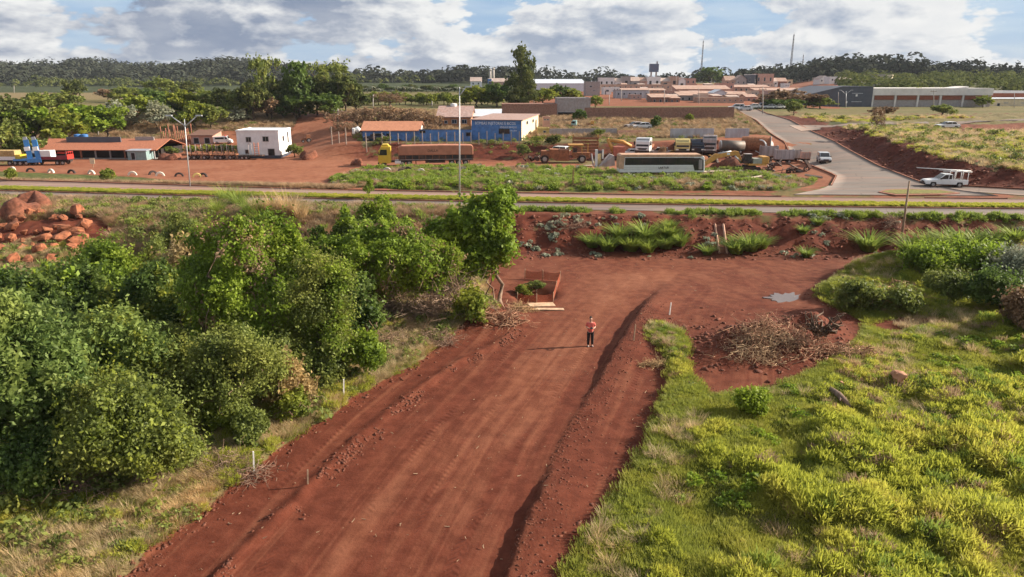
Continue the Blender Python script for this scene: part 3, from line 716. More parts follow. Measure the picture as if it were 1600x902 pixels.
def clods(g, n=1):
    V = []; F = []
    for i in range(n):
        b = bmesh.new(); bmesh.ops.create_icosphere(b, subdivisions=1, radius=1)
        for v in b.verts: v.co *= max(.3, 1 + .38 * g.normal()); v.co.z *= .6
        V = [tuple(v.co) for v in b.verts]; F = [tuple(v.index for v in f.verts) for f in b.faces]; b.free()
    return V, F, [0] * len(V)
M_CLOD = pm('soil_clod', (.130, .044, .026), .95, var=.4, scale=2, dust=.2, bump=.3)
M_CHIP = pm('dry_chip', (.38, .27, .17), .9, var=.3, scale=2, dust=.3)
C_CLOD = template_collection('soil_clod', [clods(gT) for _ in range(5)], M_CLOD)
def stick_t(g, n, r, L, w):
    b = MB()
    for i in range(n):
        a = g.random() * 6.283; p = Vector((g.normal() * r, g.normal() * r, .02 + abs(g.normal()) * r * .25)); d = Vector((math.cos(a), math.sin(a), g.normal() * .25)) * L * (.5 + g.random())
        m = p + d * .5 + Vector(g.normal(size=3)) * L * .12; b.tube([p, m, p + d], [w, w * .8, w * .4], 3, False, False)
    return b.v, b.f, [0] * len(b.v)
C_STICK = template_collection('stick', [stick_t(gT, 14, .35, .8, .017) for _ in range(4)], M_TWIG)
C_CHIP = template_collection('chip', [stick_t(gT, 1, .02, .16, .022) for _ in range(4)], M_CHIP)
# ---------------------------------------------------------------- ground cover
def build_cover():
    g = np.random.default_rng(11)
    # right hand slope
    X, Y = rand_area(g, 1, 54, 15, 62, 72000); k = in_view(X, Y) & (sdf(X, Y, DIRT) < -.25) & (sdf(X, Y, PATCH) < 0)
    X, Y = X[k], Y[k]; ld, ls, _ = dist_line(X, Y, LEDGE); k = ls < 0; X, Y = X[k], Y[k]
    m = fbm(X * .42, Y * .42, 4, 51); m2 = fbm(X * .16 + 9, Y * .16, 3, 91); bare = sm(m + m2 * 1.3 + .6 * fbm(X * 1.3, Y * 1.3, 3, 92), -.20, .16)
    edge = sm(-sdf(X, Y, DIRT), .3, 5)
    q = g.random(len(X)); k = q < .06 + .62 * bare * (.30 + .70 * edge) * sm(fbm(X * .75, Y * .75, 3, 192), -.16, .10); s = .30 + .85 * bare * (.45 + .55 * edge) * (.5 + .9 * g.random(len(X)))
    kk = k; gz = fbm(X * .14 + 5, Y * .14, 3, 291) + .25 * g.normal(size=len(X)) + .35 * sm(Y, 26, 44); k = kk & (gz < .30) & (g.random(len(X)) < .86); dd_ = kk & ~k & (g.random(len(X)) < .5); gg_ = kk & ~k & ~dd_
    scatter('dead_tussocks', 'withered brown tussocks among the grass of the right slope', 'dry grass', on_ground(X[dd_], Y[dd_], -.04), s[dd_] * .9, C_DEAD, 51)
    scatter('green_tussocks', 'fresher green tussocks on the upper part of the right slope', 'grass', on_ground(X[gg_], Y[gg_], -.04), s[gg_] * .75, C_GREEN, 52)
    scatter('tussock_grass', 'yellow green tussock grass covering the open slope right of the dirt track', 'grass', on_ground(X[k], Y[k], -.04), s[k] * 1.05, C_TUSSOCK, 1)
    X, Y = rand_area(g, 1, 54, 15, 60, 36000); k = in_view(X, Y) & (sdf(X, Y, DIRT) < -.1) & (sdf(X, Y, PATCH) < .1); X, Y = X[k], Y[k]
    ld, ls, _ = dist_line(X, Y, LEDGE); k = ls < 0
    scatter('low_turf', 'short olive turf between the tussocks on the right slope', 'turf', on_ground(X[k], Y[k], -.02), .7 + .6 * g.random(k.sum()), C_LAWN, 2)
    X, Y = rand_area(g, 1, 46, 16, 62, 2600); k = in_view(X, Y) & (sdf(X, Y, DIRT) < -.2); X, Y = X[k], Y[k]; ld, ls, _ = dist_line(X, Y, LEDGE)
    k = (ls < 0) & (fbm(X * .25, Y * .25, 3, 97) > .10); P = on_ground(X[k], Y[k], -.05)
    scatter('leafy_weeds', 'green leafy weeds growing among the tussocks on the right slope', 'weeds', P, .35 + .6 * g.random(len(P)), C_WEED, 3)
    X, Y = rand_area(g, 1, 54, 16, 62, 8200); k = in_view(X, Y) & (sdf(X, Y, DIRT) < -.2); X, Y = X[k], Y[k]; ld, ls, _ = dist_line(X, Y, LEDGE)
    k = (ls < 0) & (fbm(X * .3, Y * .3, 3, 197) > .06); P = on_ground(X[k], Y[k], -.03)
    scatter('faded_grass', 'faded straw grass mixed into the right slope', 'dry grass', P, .35 + .75 * g.random(len(P)), C_STRAW, 4)
    # left verge and clearing under the trees
    X, Y = rand_area(g, -45, 2, 15, 64, 62000); k = in_view(X, Y) & (sdf(X, Y, DIRT) < -.15); X, Y = X[k], Y[k]; ld, ls, _ = dist_line(X, Y, LEDGE); k = ls > 0; X, Y = X[k], Y[k]
    m = fbm(X * .3, Y * .3, 4, 53) + .5 * fbm(X * 1.1, Y * 1.1, 3, 54); e = -sdf(X, Y, DIRT); q = g.random(len(X))
    near = sm(e, 4.5, .5)
    a = (m > .05) & (q < .18 + .32 * near); P = on_ground(X[a], Y[a], -.03)
    scatter('verge_grass', 'yellow green grass along the left edge of the dirt track', 'grass', P, .35 + .6 * g.random(len(P)), C_TUSSOCK, 5)
    b = (m <= .16) & (q < .55); P = on_ground(X[b], Y[b], -.02)
    scatter('straw_grass', 'dry straw grass on the clearing left of the dirt track', 'dry grass', P, .35 + .6 * g.random(len(P)), C_STRAW, 6)
    c = (q > .965); P = on_ground(X[c], Y[c], -.04)
    scatter('olive_weeds', 'olive weeds scattered over the clearing left of the dirt track', 'weeds', P, .5 + .9 * g.random(len(P)), C_OLIVE, 7)
    d = (q > .5) & (q < .8); P = on_ground(X[d], Y[d], -.02)
    scatter('clearing_turf', 'thin faded turf on the clearing left of the dirt track', 'turf', P, .6 + .6 * g.random(len(P)), C_LAWN, 17)
    # slope below the road, left part
    X, Y = rand_area(g, -64, -4, 50, 84, 14000); k = in_view(X, Y, 1.05) & (Y < road_y(X) - 9); X, Y = X[k], Y[k]; m = fbm(X * .12, Y * .12, 3, 58) + .5 * fbm(X * .5, Y * .5, 3, 59); q = g.random(len(X))
    rock = np.exp(-(((X + 44.5) / 8) ** 2 + ((Y - 64) / 6.5) ** 2)) > .42
    for nm, lb, coll, cond, s0, sd in (('bank_straw', 'tall straw grass on the left slope below the road', C_HAY, (m < .2) & (q < .7), 1.3, 8), ('bank_olive', 'olive weeds and scrub on the left slope below the road', C_OLIVE, (m > -.05) & (q > .72), 1.3, 9),
                                    ('bank_grass', 'grey green grass clumps on the left slope below the road', C_GREEN, (q > .93), 1.1, 10)):
        k = cond & ~rock; P = on_ground(X[k], Y[k], -.05); scatter(nm, lb, 'scrub', P, s0 * (.5 + .8 * g.random(len(P))), coll, sd)
    # fringe on top of the earth bank
    X = g.uniform(-14, 66, 1500); Y = road_y(X) - 9.0 - np.abs(g.normal(size=1500)) * .5; k = fbm(X * .35, X * 0 + 2, 3, 44) > -.08; P = on_ground(X[k], Y[k], -.06)
    scatter('bank_fringe', 'green weeds hanging over the top edge of the red earth bank', 'weeds', P, .35 + .75 * g.random(len(P)) ** 2, C_GREEN, 12)
    X, Y = rand_area(g, -12, 60, 63, 71, 700); k = (fbm(X * .3, Y * .3, 3, 45) > .12); P = on_ground(X[k], Y[k], -.05)
    scatter('bank_weeds', 'broad leaved pale weeds on the red earth bank', 'weeds', P, .4 + .45 * g.random(len(P)), C_BROAD, 13)
    # verges of the main road
    X = g.uniform(-85, 75, 9000); Y = road_y(X) - 3.4 + g.uniform(-1.0, 1.0, 9000); k = in_view(X, Y, 1.05); X, Y = X[k], Y[k]
    scatter('median_grass', 'bright yellow green grass on the median of the main road', 'grass', np.stack([X, Y, np.full_like(X, ROADZ + .14)], 1), .32 + .28 * g.random(len(X)), C_TUSSOCK, 14)
    # island of weeds
    X, Y = rand_area(g, -26, 48, 82, 112, 12000); i = sdf(X, Y, ISLAND); k = i > .3; X, Y = X[k], Y[k]; m = fbm(X * .22, Y * .3, 4, 66); q = g.random(len(X)); lft = sm(-X, -14, 12)
    for nm, lb, coll, cond, s0, sd in (('island_weeds', 'blue green leafy weeds on the bed between yard and main road', C_WEED, (q < .05 + .26 * lft) & (m > -.06), 1.15, 15), ('island_grass', 'pale green grass on the bed between yard and main road', C_GREEN, (q > .80) & (m > -.10), 1.15, 16),
                                    ('island_straw', 'withered straw on the bed between yard and main road', C_HAY, (q > .30) & (q < .58) & (m < .16), 1.1, 18), ('island_broadleaf', 'silvery broad leaved weeds on the bed between yard and main road', C_BROAD, (q > .58) & (q < .61), 1.1, 19)):
        P = on_ground(X[cond], Y[cond], -.05); scatter(nm, lb, 'weeds', P, s0 * (.5 + .7 * g.random(len(P))), coll, sd)
    # strip with tyres at the left edge of the yard
    X = g.uniform(-85, -20, 2600); Y = road_y(X) + far_half(X) + 1.0 + g.uniform(0, 3.2, 2600); k = in_view(X, Y, 1.05); P = on_ground(X[k], Y[k], -.05)
    scatter('verge_weeds', 'withered brown grass on the verge below the row of half tyres', 'weeds', P, .5 + .8 * g.random(len(P)), C_HAY, 20)
    # embankments behind the yard
    X, Y = rand_area(g, -110, 62, 126, 208, 26000); k = in_view(X, Y, 1.04) & (sdf(X, Y, YARD) < -.5); X, Y = X[k], Y[k]; dS, sS, _ = dist_line(X, Y, SIDE_L); k = ~((sS < 0) & (X > 20)) & ~((X > 20) & (dS < 1)); X, Y = X[k], Y[k]
    m = fbm(X * .07, Y * .07, 3, 68) + .4 * fbm(X * .3, Y * .3, 3, 69); q = g.random(len(X))
    for nm, lb, coll, cond, s0, sd in (('hillside_straw', 'tan dry grass covering the slope behind the yard', C_HAY, (q < .86) & ~((Y > 125) & (Y < 141) & (np.abs(X / (Y + 10) - .05) < .28)), 1.5, 21), ('hillside_scrub', 'brown and olive scrub on the slope behind the yard', C_OLIVE, (q > .93) & ((m > 0) | (Y < 141)), 1.5, 22)):
        P = on_ground(X[cond], Y[cond], -.08); scatter(nm, lb, 'scrub', P, s0 * (.5 + .8 * g.random(len(P))), coll, sd)
    # field right of the side road
    X, Y = rand_area(g, 34, 145, 88, 185, 26000); k = in_view(X, Y, 1.04); X, Y = X[k], Y[k]; d, sg, _ = dist_line(X, Y, SIDE_R); dr = d * np.where(sg < 0, 1, -1)
    nl = fbm(X * .12, Y * .12, 4, 83); nz = fbm(X * .8, Y * .8, 4, 81); k = (dr + 9 * nl + 6 * nz > 5.8 + 4 * sm(nl, 0, .3)) & (dr > 1.2)
    rows = PX(5.2, (1480, 202), (1700, 197), (1700, 213), (1500, 214)); br = PX(5.2, (1235, 199), (1700, 188), (1700, 200), (1245, 208)); k &= (sdf(X, Y, rows) < 0) & (sdf(X, Y, br) < 1)
    X, Y = X[k], Y[k]; m = fbm(X * .08, Y * .16, 4, 72); q = g.random(len(X))
    for nm, lb, coll, cond, s0, sd in (('field_grass', 'yellow green grass on the field right of the side road', C_TUSSOCK, (m > -.06) & (q < .75), 1.15, 23), ('field_straw', 'tan dry grass on the field right of the side road', C_STRAW, (m < .1) & (q > .3), 1.5, 24), ('field_scrub', 'olive scrub on the field right of the side road', C_OLIVE, q > .94, 2.0, 25)):
        P = on_ground(X[cond], Y[cond], -.06); scatter(nm, lb, 'grass', P, s0 * (.5 + .7 * g.random(len(P))), coll, sd)
    # loose soil, chips and cut sticks
    Y = g.uniform(17, 48, 2600); base = np.array([[p[0], p[1]] for p in BERM]); o = np.argsort(base[:, 1]); X = np.interp(Y, base[o, 1], base[o, 0]) + g.normal(size=2600) * .32 + .15
    k = fbm(X * .6, Y * .6, 3, 36) > .02; P = on_ground(X[k], Y[k], .0); scatter('berm_clods', 'dark clods of red soil along the low ridge at the left side of the track', 'soil clods', P, .02 + .075 * g.random(len(P)) ** 3.5, C_CLOD, 26)
    led = np.array([[p[0], p[1]] for p in LEDGE]); o = np.argsort(led[:, 1]); Y = g.uniform(16, 49, 3000); X = np.interp(Y, led[o, 1], led[o, 0]) + np.abs(g.normal(size=3000)) * 1.0 - .10
    P = on_ground(X, Y, .0); scatter('ledge_clods', 'clods of red soil along the dark ledge in the dirt track', 'soil clods', P, .015 + .05 * g.random(len(P)) ** 4, C_CLOD, 27)
    e = np.concatenate([np.linspace(a, b, 40) for a, b in zip(np.array(DIRT), np.array(DIRT[1:]))]); i = g.integers(0, len(e), 6500); X = e[i, 0] + g.normal(size=6500) * .4; Y = e[i, 1] + g.normal(size=6500) * .4
    P = on_ground(X, Y, .0); scatter('edge_clods', 'crumbled red soil along the margins of the dirt track', 'soil clods', P, .015 + .09 * g.random(len(P)) ** 5, C_CLOD, 28)
    X, Y = rand_area(g, -20, 40, 16, 64, 2600); k = (sdf(X, Y, DIRT) > .1); P = on_ground(X[k], Y[k], .01); scatter('track_litter', 'pale chips of wood and straw littering the dirt track', 'litter', P, .25 + .8 * g.random(len(P)) ** 3, C_CHIP, 29)
    c = W(1195, 545, 0); X = c[0] + g.normal(size=900) * 2.6; Y = c[1] + g.normal(size=900) * 2.2; P = on_ground(X, Y, .0); scatter('debris_clods', 'lumps of dark soil thrown around the pile of roots', 'soil clods', P, .05 + .16 * g.random(len(P)) ** 2.5, C_CLOD, 30)
    X, Y = rand_area(g, 34, 80, 86, 150, 5000); d_, s_, _ = dist_line(X, Y, SIDE_R); k = (s_ < 0) & (d_ > .6) & (d_ < 9); P = on_ground(X[k], Y[k]); scatter('cutting_clods', 'lumps of dark red soil on the cutting right of the side road', 'soil clods', P, .08 + .3 * g.random(len(P)) ** 3, C_CLOD, 41)
    X, Y = rand_area(g, -30, 55, 62.5, 71, 2600); k = (Y < road_y(X) - 9); P = on_ground(X[k], Y[k], .0); scatter('bank_clods', 'loose lumps of soil on the face of the red earth bank', 'soil clods', P, .05 + .2 * g.random(len(P)) ** 3, C_CLOD, 31)
build_cover()
# ---------------------------------------------------------------- trees and shrubs of the foreground
def place(px, py_base, py_top, wpx, z=None):
    """ground point under a plant, its height and width in metres"""
    p = at(px, py_base) if z is None else Vector(W(px, py_base, z))
    if z is not None: p.z = float(HZ(p.x, p.y))
    top = top_z(px, py_top, p.y); return p, max(top - p.z, .4), wpx / ppm((p.x, p.y, (p.z + top) / 2))
def near_tree(px, pb, pt, w, label, cat='tree', name='tree', kind='vine', n=14000, size=.19, seed=1, base=.0, lobes=None, k=9, twigs=0, trunk=True, depth=None, second=None, group=None, aspect=1.7, **kw):
    p, h, wd = place(px, pb, pt, w); g = np.random.default_rng(seed * 13 + 5)
    o = thing(name, label, cat, p, group=group)
    L = lobes(wd, h, g) if lobes else auto_lobes(wd, h, g, k, base * h, d=depth)
    kw = dict(dict(shell=.20, fill=.10, rough=.40, freq=.9, gap=.38, shoots=.5, slen=min(.95, .16 * wd + .2)), **kw); L0 = L
    dr = kw.get('drape'); sq = .92 if dr else .80
    L = L0 = [(a * sq, b * sq, c, d * sq, e * sq, f) for a, b, c, d, e, f in L]
    if dr: L = ragged(L, g, 6, .16, .36, 1.7, .90); kw.update(shoots=.22, slen=.75, shell=.12, gap=.35, rough=.30); n = int(n * 1.7); size *= .62
    elif kind not in ('grass', 'dry', 'straw'): L = ragged(L, g, 8, .22, .42, zs=.9, keep=.76); kw.update(shoots=.38, gap=.40); n = int(n * (1.5 if p.y > 36 or kind == 'mango' else 2.1)); size *= (.68 if p.y > 36 or kind == 'mango' else .52)
    link_mesh('crown', leaf_mesh('crown', L, n, size, seed, aspect=aspect, rnd=.85, **kw), M_LEAF[kind], o)
    if second:
        kd, n2, s2, sh = second
        if p.y < 36 and s2 > .13: n2 = int(n2 * 2.2); s2 *= .58
        link_mesh('foliage', leaf_mesh('foliage', [(a, b, c, d * sh, e * sh, f * sh) for a, b, c, d, e, f in L], n2, s2, seed + 50, **dict(kw, gap=.47, freq=.5)), M_LEAF[kd], o)
    if trunk:
        b = MB(); r = max(.05, .035 * h); fork = Vector((g.normal() * .12 * wd, g.normal() * .1 * wd, h * .38)); limb(b, (0, 0, -.3), fork, r, r * .7, .08, g, 8)
        for l in L0[:7]: limb(b, fork, Vector(l[:3]) + Vector((0, 0, l[5] * .3)), r * .55, r * .12, .10, g, 5)
        b.build('trunk', M_BARK, o)
    if twigs:
        b = MB()
        for i in range(twigs):
            l = L[g.integers(0, len(L))]; d = unit(g.normal(size=(1, 3)))[0]; q = Vector(l[:3]) + Vector(d * np.array(l[3:6]) * .9); a = q + Vector((g.normal() * .3, g.normal() * .3 - .15, -g.random() * h * .28)) * 1.1
            limb(b, q, a, .022, .010, .12, g, 3, 4)
        b.build('dead_vine', M_TWIG, o)
    return o
def vine_column(w, h, g):
    L = []
    for i in range(7): t = i / 6; L.append((g.normal() * .10 * w, g.normal() * .08 * w, h * (.10 + .80 * t), w * (.46 - .10 * t + .05 * g.random()), w * .36, h * .17))
    for i in range(4): L.append((g.uniform(-.3, .3) * w, -.22 * w, h * g.uniform(.2, .7), w * .2, w * .2, h * .16))
    return L
def mound_up(w, h, g): return [(x, y + .3, .35 * h + z * .65, a, b * .9, c * .72) for x, y, z, a, b, c in mound(w, h, g)]
def mound(w, h, g):
    L = [(0, 0, h * .34, w * .40, w * .33, h * .40), (-.24 * w, .02 * w, h * .33, w * .26, w * .26, h * .42), (.22 * w, -.04 * w, h * .38, w * .27, w * .25, h * .38), (.02 * w, .03 * w, h * .66, w * .17, w * .17, h * .34)]
    for i in range(6): L.append((g.uniform(-.36, .36) * w, g.uniform(-.28, .1) * w, h * g.uniform(.25, .62), w * g.uniform(.10, .16), w * .13, h * .17))
    return L
def build_near_trees():
    T = near_tree
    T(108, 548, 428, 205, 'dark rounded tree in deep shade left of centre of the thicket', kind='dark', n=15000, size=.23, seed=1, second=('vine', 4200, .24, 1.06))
    T(-8, 545, 440, 140, 'bright green tree cut by the left edge below the orange boulders', kind='vine', n=11000, size=.22, seed=2)
    T(168, 470, 372, 150, 'low green vine mound below the boulder pile', 'vine mound', 'vine_mound', kind='vine', n=9000, size=.20, seed=3, lobes=mound, trunk=False)
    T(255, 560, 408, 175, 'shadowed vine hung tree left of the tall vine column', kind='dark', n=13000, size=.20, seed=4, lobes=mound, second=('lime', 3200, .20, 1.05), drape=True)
    T(385, 590, 362, 150, 'tall column of vines draped over a dead trunk', 'vine covered tree', 'vine_column', n=26000, size=.165, seed=5, lobes=vine_column, drape=True, twigs=110, second=('brown', 4200, .10, 1.05))
    T(446, 500, 350, 105, 'small vine topped tree behind the tall vine column', kind='vine', n=9000, size=.19, seed=6, lobes=vine_column)
    T(508, 590, 420, 128, 'dense upright shrub with fine leaves right of the vine column', 'shrub', 'shrub', kind='olive', n=15000, size=.16, seed=7, lobes=vine_column, second=('vine', 6000, .17, 1.04))
    T(600, 440, 305, 140, 'vine covered peak standing behind the broad vine mound', 'vine covered tree', 'vine_mound', n=14000, size=.20, seed=8, lobes=mound, drape=True, trunk=False)
    T(548, 480, 335, 150, 'dark shouldered vine mound left of the vine peak', 'vine covered tree', 'vine_mound', kind='dark', n=11000, size=.21, seed=9, lobes=mound, second=('vine', 5200, .21, 1.05), drape=True)
    T(612, 505, 352, 235, 'broad mound of vines over bent trees with bare stems below', 'vine covered tree', 'vine_mound', n=26000, size=.19, seed=10, lobes=mound_up, drape=True, twigs=200, second=('brown', 3000, .11, 1.04))
    # tree with bare trunk at the edge of the junction
    p, h, wd = place(783, 478, 298, 130); o = thing('tree', 'leafy round headed tree on a leaning bare trunk beside the orange mesh', 'tree', p); g = np.random.default_rng(5)
    cz = top_z(755, 345, p.y) - p.z; cx = -28 / ppm((p.x, p.y, 6)); s = 1 / ppm((p.x, p.y, 6))
    L = [(cx, 0, cz, 46 * s, 40 * s, 40 * s), (cx + 22 * s, .2, cz + 10 * s, 38 * s, 34 * s, 34 * s), (cx - 32 * s, -.2, cz - 18 * s, 36 * s, 32 * s, 32 * s), (cx + 30 * s, -.6, cz - 36 * s, 26 * s, 26 * s, 26 * s), (cx - 50 * s, .2, cz - 40 * s, 26 * s, 26 * s, 28 * s), (cx - 12 * s, -1, cz - 46 * s, 26 * s, 24 * s, 24 * s), (cx - 44 * s, -.3, cz - 72 * s, 24 * s, 22 * s, 26 * s), (cx - 74 * s, .3, cz - 40 * s, 30 * s, 26 * s, 34 * s), (cx - 72 * s, 0, cz - 86 * s, 28 * s, 24 * s, 30 * s), (cx - 8 * s, -.8, cz - 68 * s, 20 * s, 18 * s, 18 * s), (cx + 20 * s, -.6, cz - 60 * s, 18 * s, 16 * s, 16 * s)]
    link_mesh('crown', leaf_mesh('crown', ragged(L, g, 6), 24000, .17, 21, rnd=.85, shell=.2, fill=.1, rough=.36, freq=.9, gap=.37, shoots=.45, slen=.7, drape=True), M_LEAF['vine'], o)
    b = MB(); f = limb(b, (.1, 0, -.3), (-.35, .1, h * .34), .17, .12, .05, g, 8)[-1]
    for l in L: limb(b, f, l[:3], .09, .02, .08, g, 5)
    limb(b, (-.5, -.3, -.2), (-.9, .2, h * .36), .07, .04, .06, g, 5); limb(b, (-1.4, -.2, -.2), (-.6, .2, h * .32), .06, .03, .08, g, 5); b.build('trunk', M_TWIG, o)
    T(715, 452, 385, 70, 'loose leafy shrub below the round headed tree', 'shrub', 'shrub', kind='vine', n=3200, size=.20, seed=12, twigs=60)
    T(735, 500, 452, 62, 'small bright sapling at the edge of the dirt junction', 'shrub', 'shrub', kind='lime', n=1800, size=.22, seed=13)
    T(575, 590, 520, 70, 'low dark leafed shrub beside the dirt track', 'shrub', 'shrub', kind='vine', n=2600, size=.22, seed=14)
    T(45, 720, 470, 275, 'large mango like tree with glossy drooping leaves at the left edge', kind='mango', n=40000, size=.165, seed=15, aspect=2.2, freq=.9, rough=.34, k=13)
    T(195, 650, 500, 185, 'open crowned tree with pale green leaf tips behind the track verge', kind='mango', n=24000, size=.155, seed=16, aspect=2.1, second=('lime', 4000, .16, 1.05), k=11)
    T(300, 640, 540, 130, 'wispy yellow green shrub in front of the vine column', 'shrub', 'shrub', kind='olive', n=8000, size=.17, seed=17)
    T(205, 752, 602, 205, 'wide olive bush with bright lime tips near the track', 'bush', 'bush', kind='olive', n=19000, size=.165, seed=18, second=('lime', 4200, .19, 1.03), k=11)
    T(378, 660, 520, 160, 'feathery olive thicket between vine column and track verge', 'bush', 'bush', kind='olive', n=15000, size=.16, seed=19, twigs=60)
    T(340, 668, 608, 84, 'bright green leafy bush between the olive thickets', 'bush', 'bush', kind='lime', n=4200, size=.20, seed=20)
    T(272, 725, 668, 86, 'lime green bush low in front of the wide olive bush', 'bush', 'bush', kind='lime', n=3600, size=.18, seed=21)
    T(140, 735, 645, 90, 'shaded lime leafed bush under the mango like tree', 'bush', 'bush', kind='vine', n=3600, size=.20, seed=22)
    T(455, 640, 560, 90, 'thin straw coloured shrub beside the white stake', 'bush', 'bush', kind='dry', n=3800, size=.12, seed=24, twigs=30)
    T(300, 465, 380, 110, 'golden dry shrub on the slope behind the vine trees', 'bush', 'bush', kind='dry', n=4200, size=.18, seed=25, twigs=30)
    T(250, 432, 372, 70, 'grey scrubby bush beside the orange boulders', 'bush', 'bush', kind='olive', n=2600, size=.18, seed=26)
    T(285, 390, 335, 75, 'dark hollow bush at the head of the slope', 'bush', 'bush', kind='olive', n=2600, size=.2, seed=27)
    T(65, 475, 440, 60, 'pale feathery grass bush among the boulders', 'bush', 'bush', kind='straw', n=1800, size=.16, seed=28, trunk=False)
    T(410, 432, 380, 80, 'yellowish leafy shrub behind the vine column', 'bush', 'bush', kind='olive', n=3000, size=.2, seed=29)
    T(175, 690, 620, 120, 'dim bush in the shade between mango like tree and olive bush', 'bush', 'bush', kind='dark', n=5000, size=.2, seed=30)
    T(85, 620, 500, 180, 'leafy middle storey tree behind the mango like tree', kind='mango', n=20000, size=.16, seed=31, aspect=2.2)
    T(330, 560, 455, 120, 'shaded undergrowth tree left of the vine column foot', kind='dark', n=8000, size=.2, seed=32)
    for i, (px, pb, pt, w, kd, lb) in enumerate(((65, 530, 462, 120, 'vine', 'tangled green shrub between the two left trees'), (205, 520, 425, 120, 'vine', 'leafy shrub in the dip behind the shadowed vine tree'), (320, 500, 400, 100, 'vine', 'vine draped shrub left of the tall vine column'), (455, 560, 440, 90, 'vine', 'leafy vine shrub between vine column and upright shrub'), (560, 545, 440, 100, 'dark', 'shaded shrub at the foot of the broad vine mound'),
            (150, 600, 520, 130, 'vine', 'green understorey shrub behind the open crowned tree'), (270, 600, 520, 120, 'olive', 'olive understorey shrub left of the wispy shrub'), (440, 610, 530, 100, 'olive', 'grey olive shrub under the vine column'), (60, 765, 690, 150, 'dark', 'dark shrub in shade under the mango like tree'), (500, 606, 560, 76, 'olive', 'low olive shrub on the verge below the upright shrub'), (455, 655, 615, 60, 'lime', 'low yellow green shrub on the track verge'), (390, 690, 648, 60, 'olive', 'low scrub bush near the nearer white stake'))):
        T(px, pb, pt, w, lb, 'shrub', 'shrub', kind=kd, n=int(2500 + w * 42), size=.19, seed=90 + i, twigs=24, drape=kd == 'vine')
    # right hand heap and slope
    for i, (px, pb, pt, w, kd, lb, nm) in enumerate((
        (1448, 428, 390, 96, 'vine', 'leafy green bush at the left end of the weedy heap', 'bush'), (1525, 425, 388, 104, 'vine', 'dense leafy bush on top of the weedy heap', 'bush'), (1585, 440, 392, 110, 'silver', 'pale broad leaved bush on the weedy heap at the right edge', 'bush'),
        (1475, 468, 428, 84, 'olive', 'olive shrub on the front of the weedy heap', 'bush'), (1555, 484, 432, 110, 'dark', 'dark leafy shrub low on the weedy heap', 'bush'), (1340, 484, 446, 76, 'olive', 'scrubby olive bush beside the puddle', 'bush'), (1405, 486, 456, 66, 'olive', 'rounded olive bush between puddle and weedy heap', 'bush'),
        (1595, 520, 455, 80, 'brown', 'brownish shrub at the right edge under the weedy heap', 'bush'), (1172, 645, 618, 52, 'vine', 'bright leafy shrub on the slope below the root pile', 'bush'))):
        T(px, pb, pt, w, lb, 'bush', nm, kind=kd, n=int(1500 + w * 32), size=.19 if kd not in ('grass', 'dry') else .13, seed=60 + i, trunk=kd not in ('grass', 'dry'), twigs=12 if kd in ('olive', 'brown') else 0, aspect=1.7 if kd not in ('grass', 'dry') else 4.)
build_near_trees()

# arching grass clumps
def build_clumps():
    g = np.random.default_rng(23); me = []
    for i in range(3):
        V, F, A = blades(190, .75, 1.55, .15, g, .85, 4); m = np_mesh('grass_clump', np.array(V), np.array(F), {'var': np.array(A)}); m.materials.append(M_LEAF['reed']); me.append(m)
    spots = [(925, 386, 1.0), (950, 392, 1.1), (985, 392, 1.2), (968, 374, 1.1), (1008, 376, 1.3), (1012, 394, 1.0), (1040, 388, 1.1), (1062, 384, 1.0), (1045, 370, 1.0), (1150, 396, 1.1), (1172, 392, 1.2), (1190, 388, .9), (1357, 392, 1.4), (1045, 358, .7), (1105, 398, .7), (1260, 402, .7), (1255, 365, .6), (1278, 352, .6),
             (1558, 386, 1.1), (1585, 378, .9), (1425, 402, 1.3), (1450, 398, 1.4), (1476, 396, 1.3), (1500, 398, 1.5), (1530, 396, 1.3)]
    cnt = {}
    for i, (x, y, s) in enumerate(spots):
        o = link_mesh('grass_clump', me[i % 3], loc=at(x, y)); o.scale = (s * 1.15, s * 1.15, s * 1.05); o.rotation_euler.z = i * 1.7
        where = 'in the dense stand at the foot of the earth bank' if x < 1080 and y > 365 else 'beside the concrete channel on the earth bank' if x < 1200 else 'alone left of the leaning pole' if x == 1357 else 'on the weedy heap near the leaning pole' if x > 1400 else 'small on the face of the earth bank'
        cnt[where] = cnt.get(where, 0) + 1; tag(o, f'{ORD[cnt[where] - 1]} arching grass clump {where}', 'grass clump', 'grass clumps ' + where)
    me = []
    for i in range(2):
        V, F, A = blades(260, .9, 2.6, .05, g, .5, 4); m = np_mesh('reed_clump', np.array(V), np.array(F), {'var': np.array(A)}); m.materials.append(M_LEAF['straw']); me.append(m)
        V, F, A = blades(240, 1.0, 2.2, .06, g, .7, 4); m = np_mesh('reed_clump', np.array(V), np.array(F), {'var': np.array(A)}); m.materials.append(M_LEAF['reed']); me.append(m)
    for i, (x, y, s, k, lb) in enumerate(((428, 340, 1.0, 0, 'pale plumed reeds left of the tallest plumes'), (452, 342, 1.25, 2, 'tallest pale plumed reeds in front of the yard entrance'), (405, 338, .9, 2, 'short straw reeds behind the green reeds'), (470, 345, 1.0, 0, 'straw reeds at the right end of the reed bed'),
                                         (355, 318, 1.1, 1, 'green leaning reeds beside the street lamp'), (375, 325, 1.2, 3, 'tall green reeds bending to the right'), (395, 340, 1.1, 1, 'green reeds in front of the straw reeds'), (410, 352, 1.0, 3, 'low green reeds at the foot of the pale plumes'), (340, 335, .9, 1, 'grey green reeds on the slope below the street lamp'))):
        o = link_mesh('reed_clump', me[k], loc=at(x, y)); o.scale = (s, s, s); o.rotation_euler.z = i * 2.1; tag(o, lb, 'reeds', 'reeds on the slope below the road')
build_clumps()

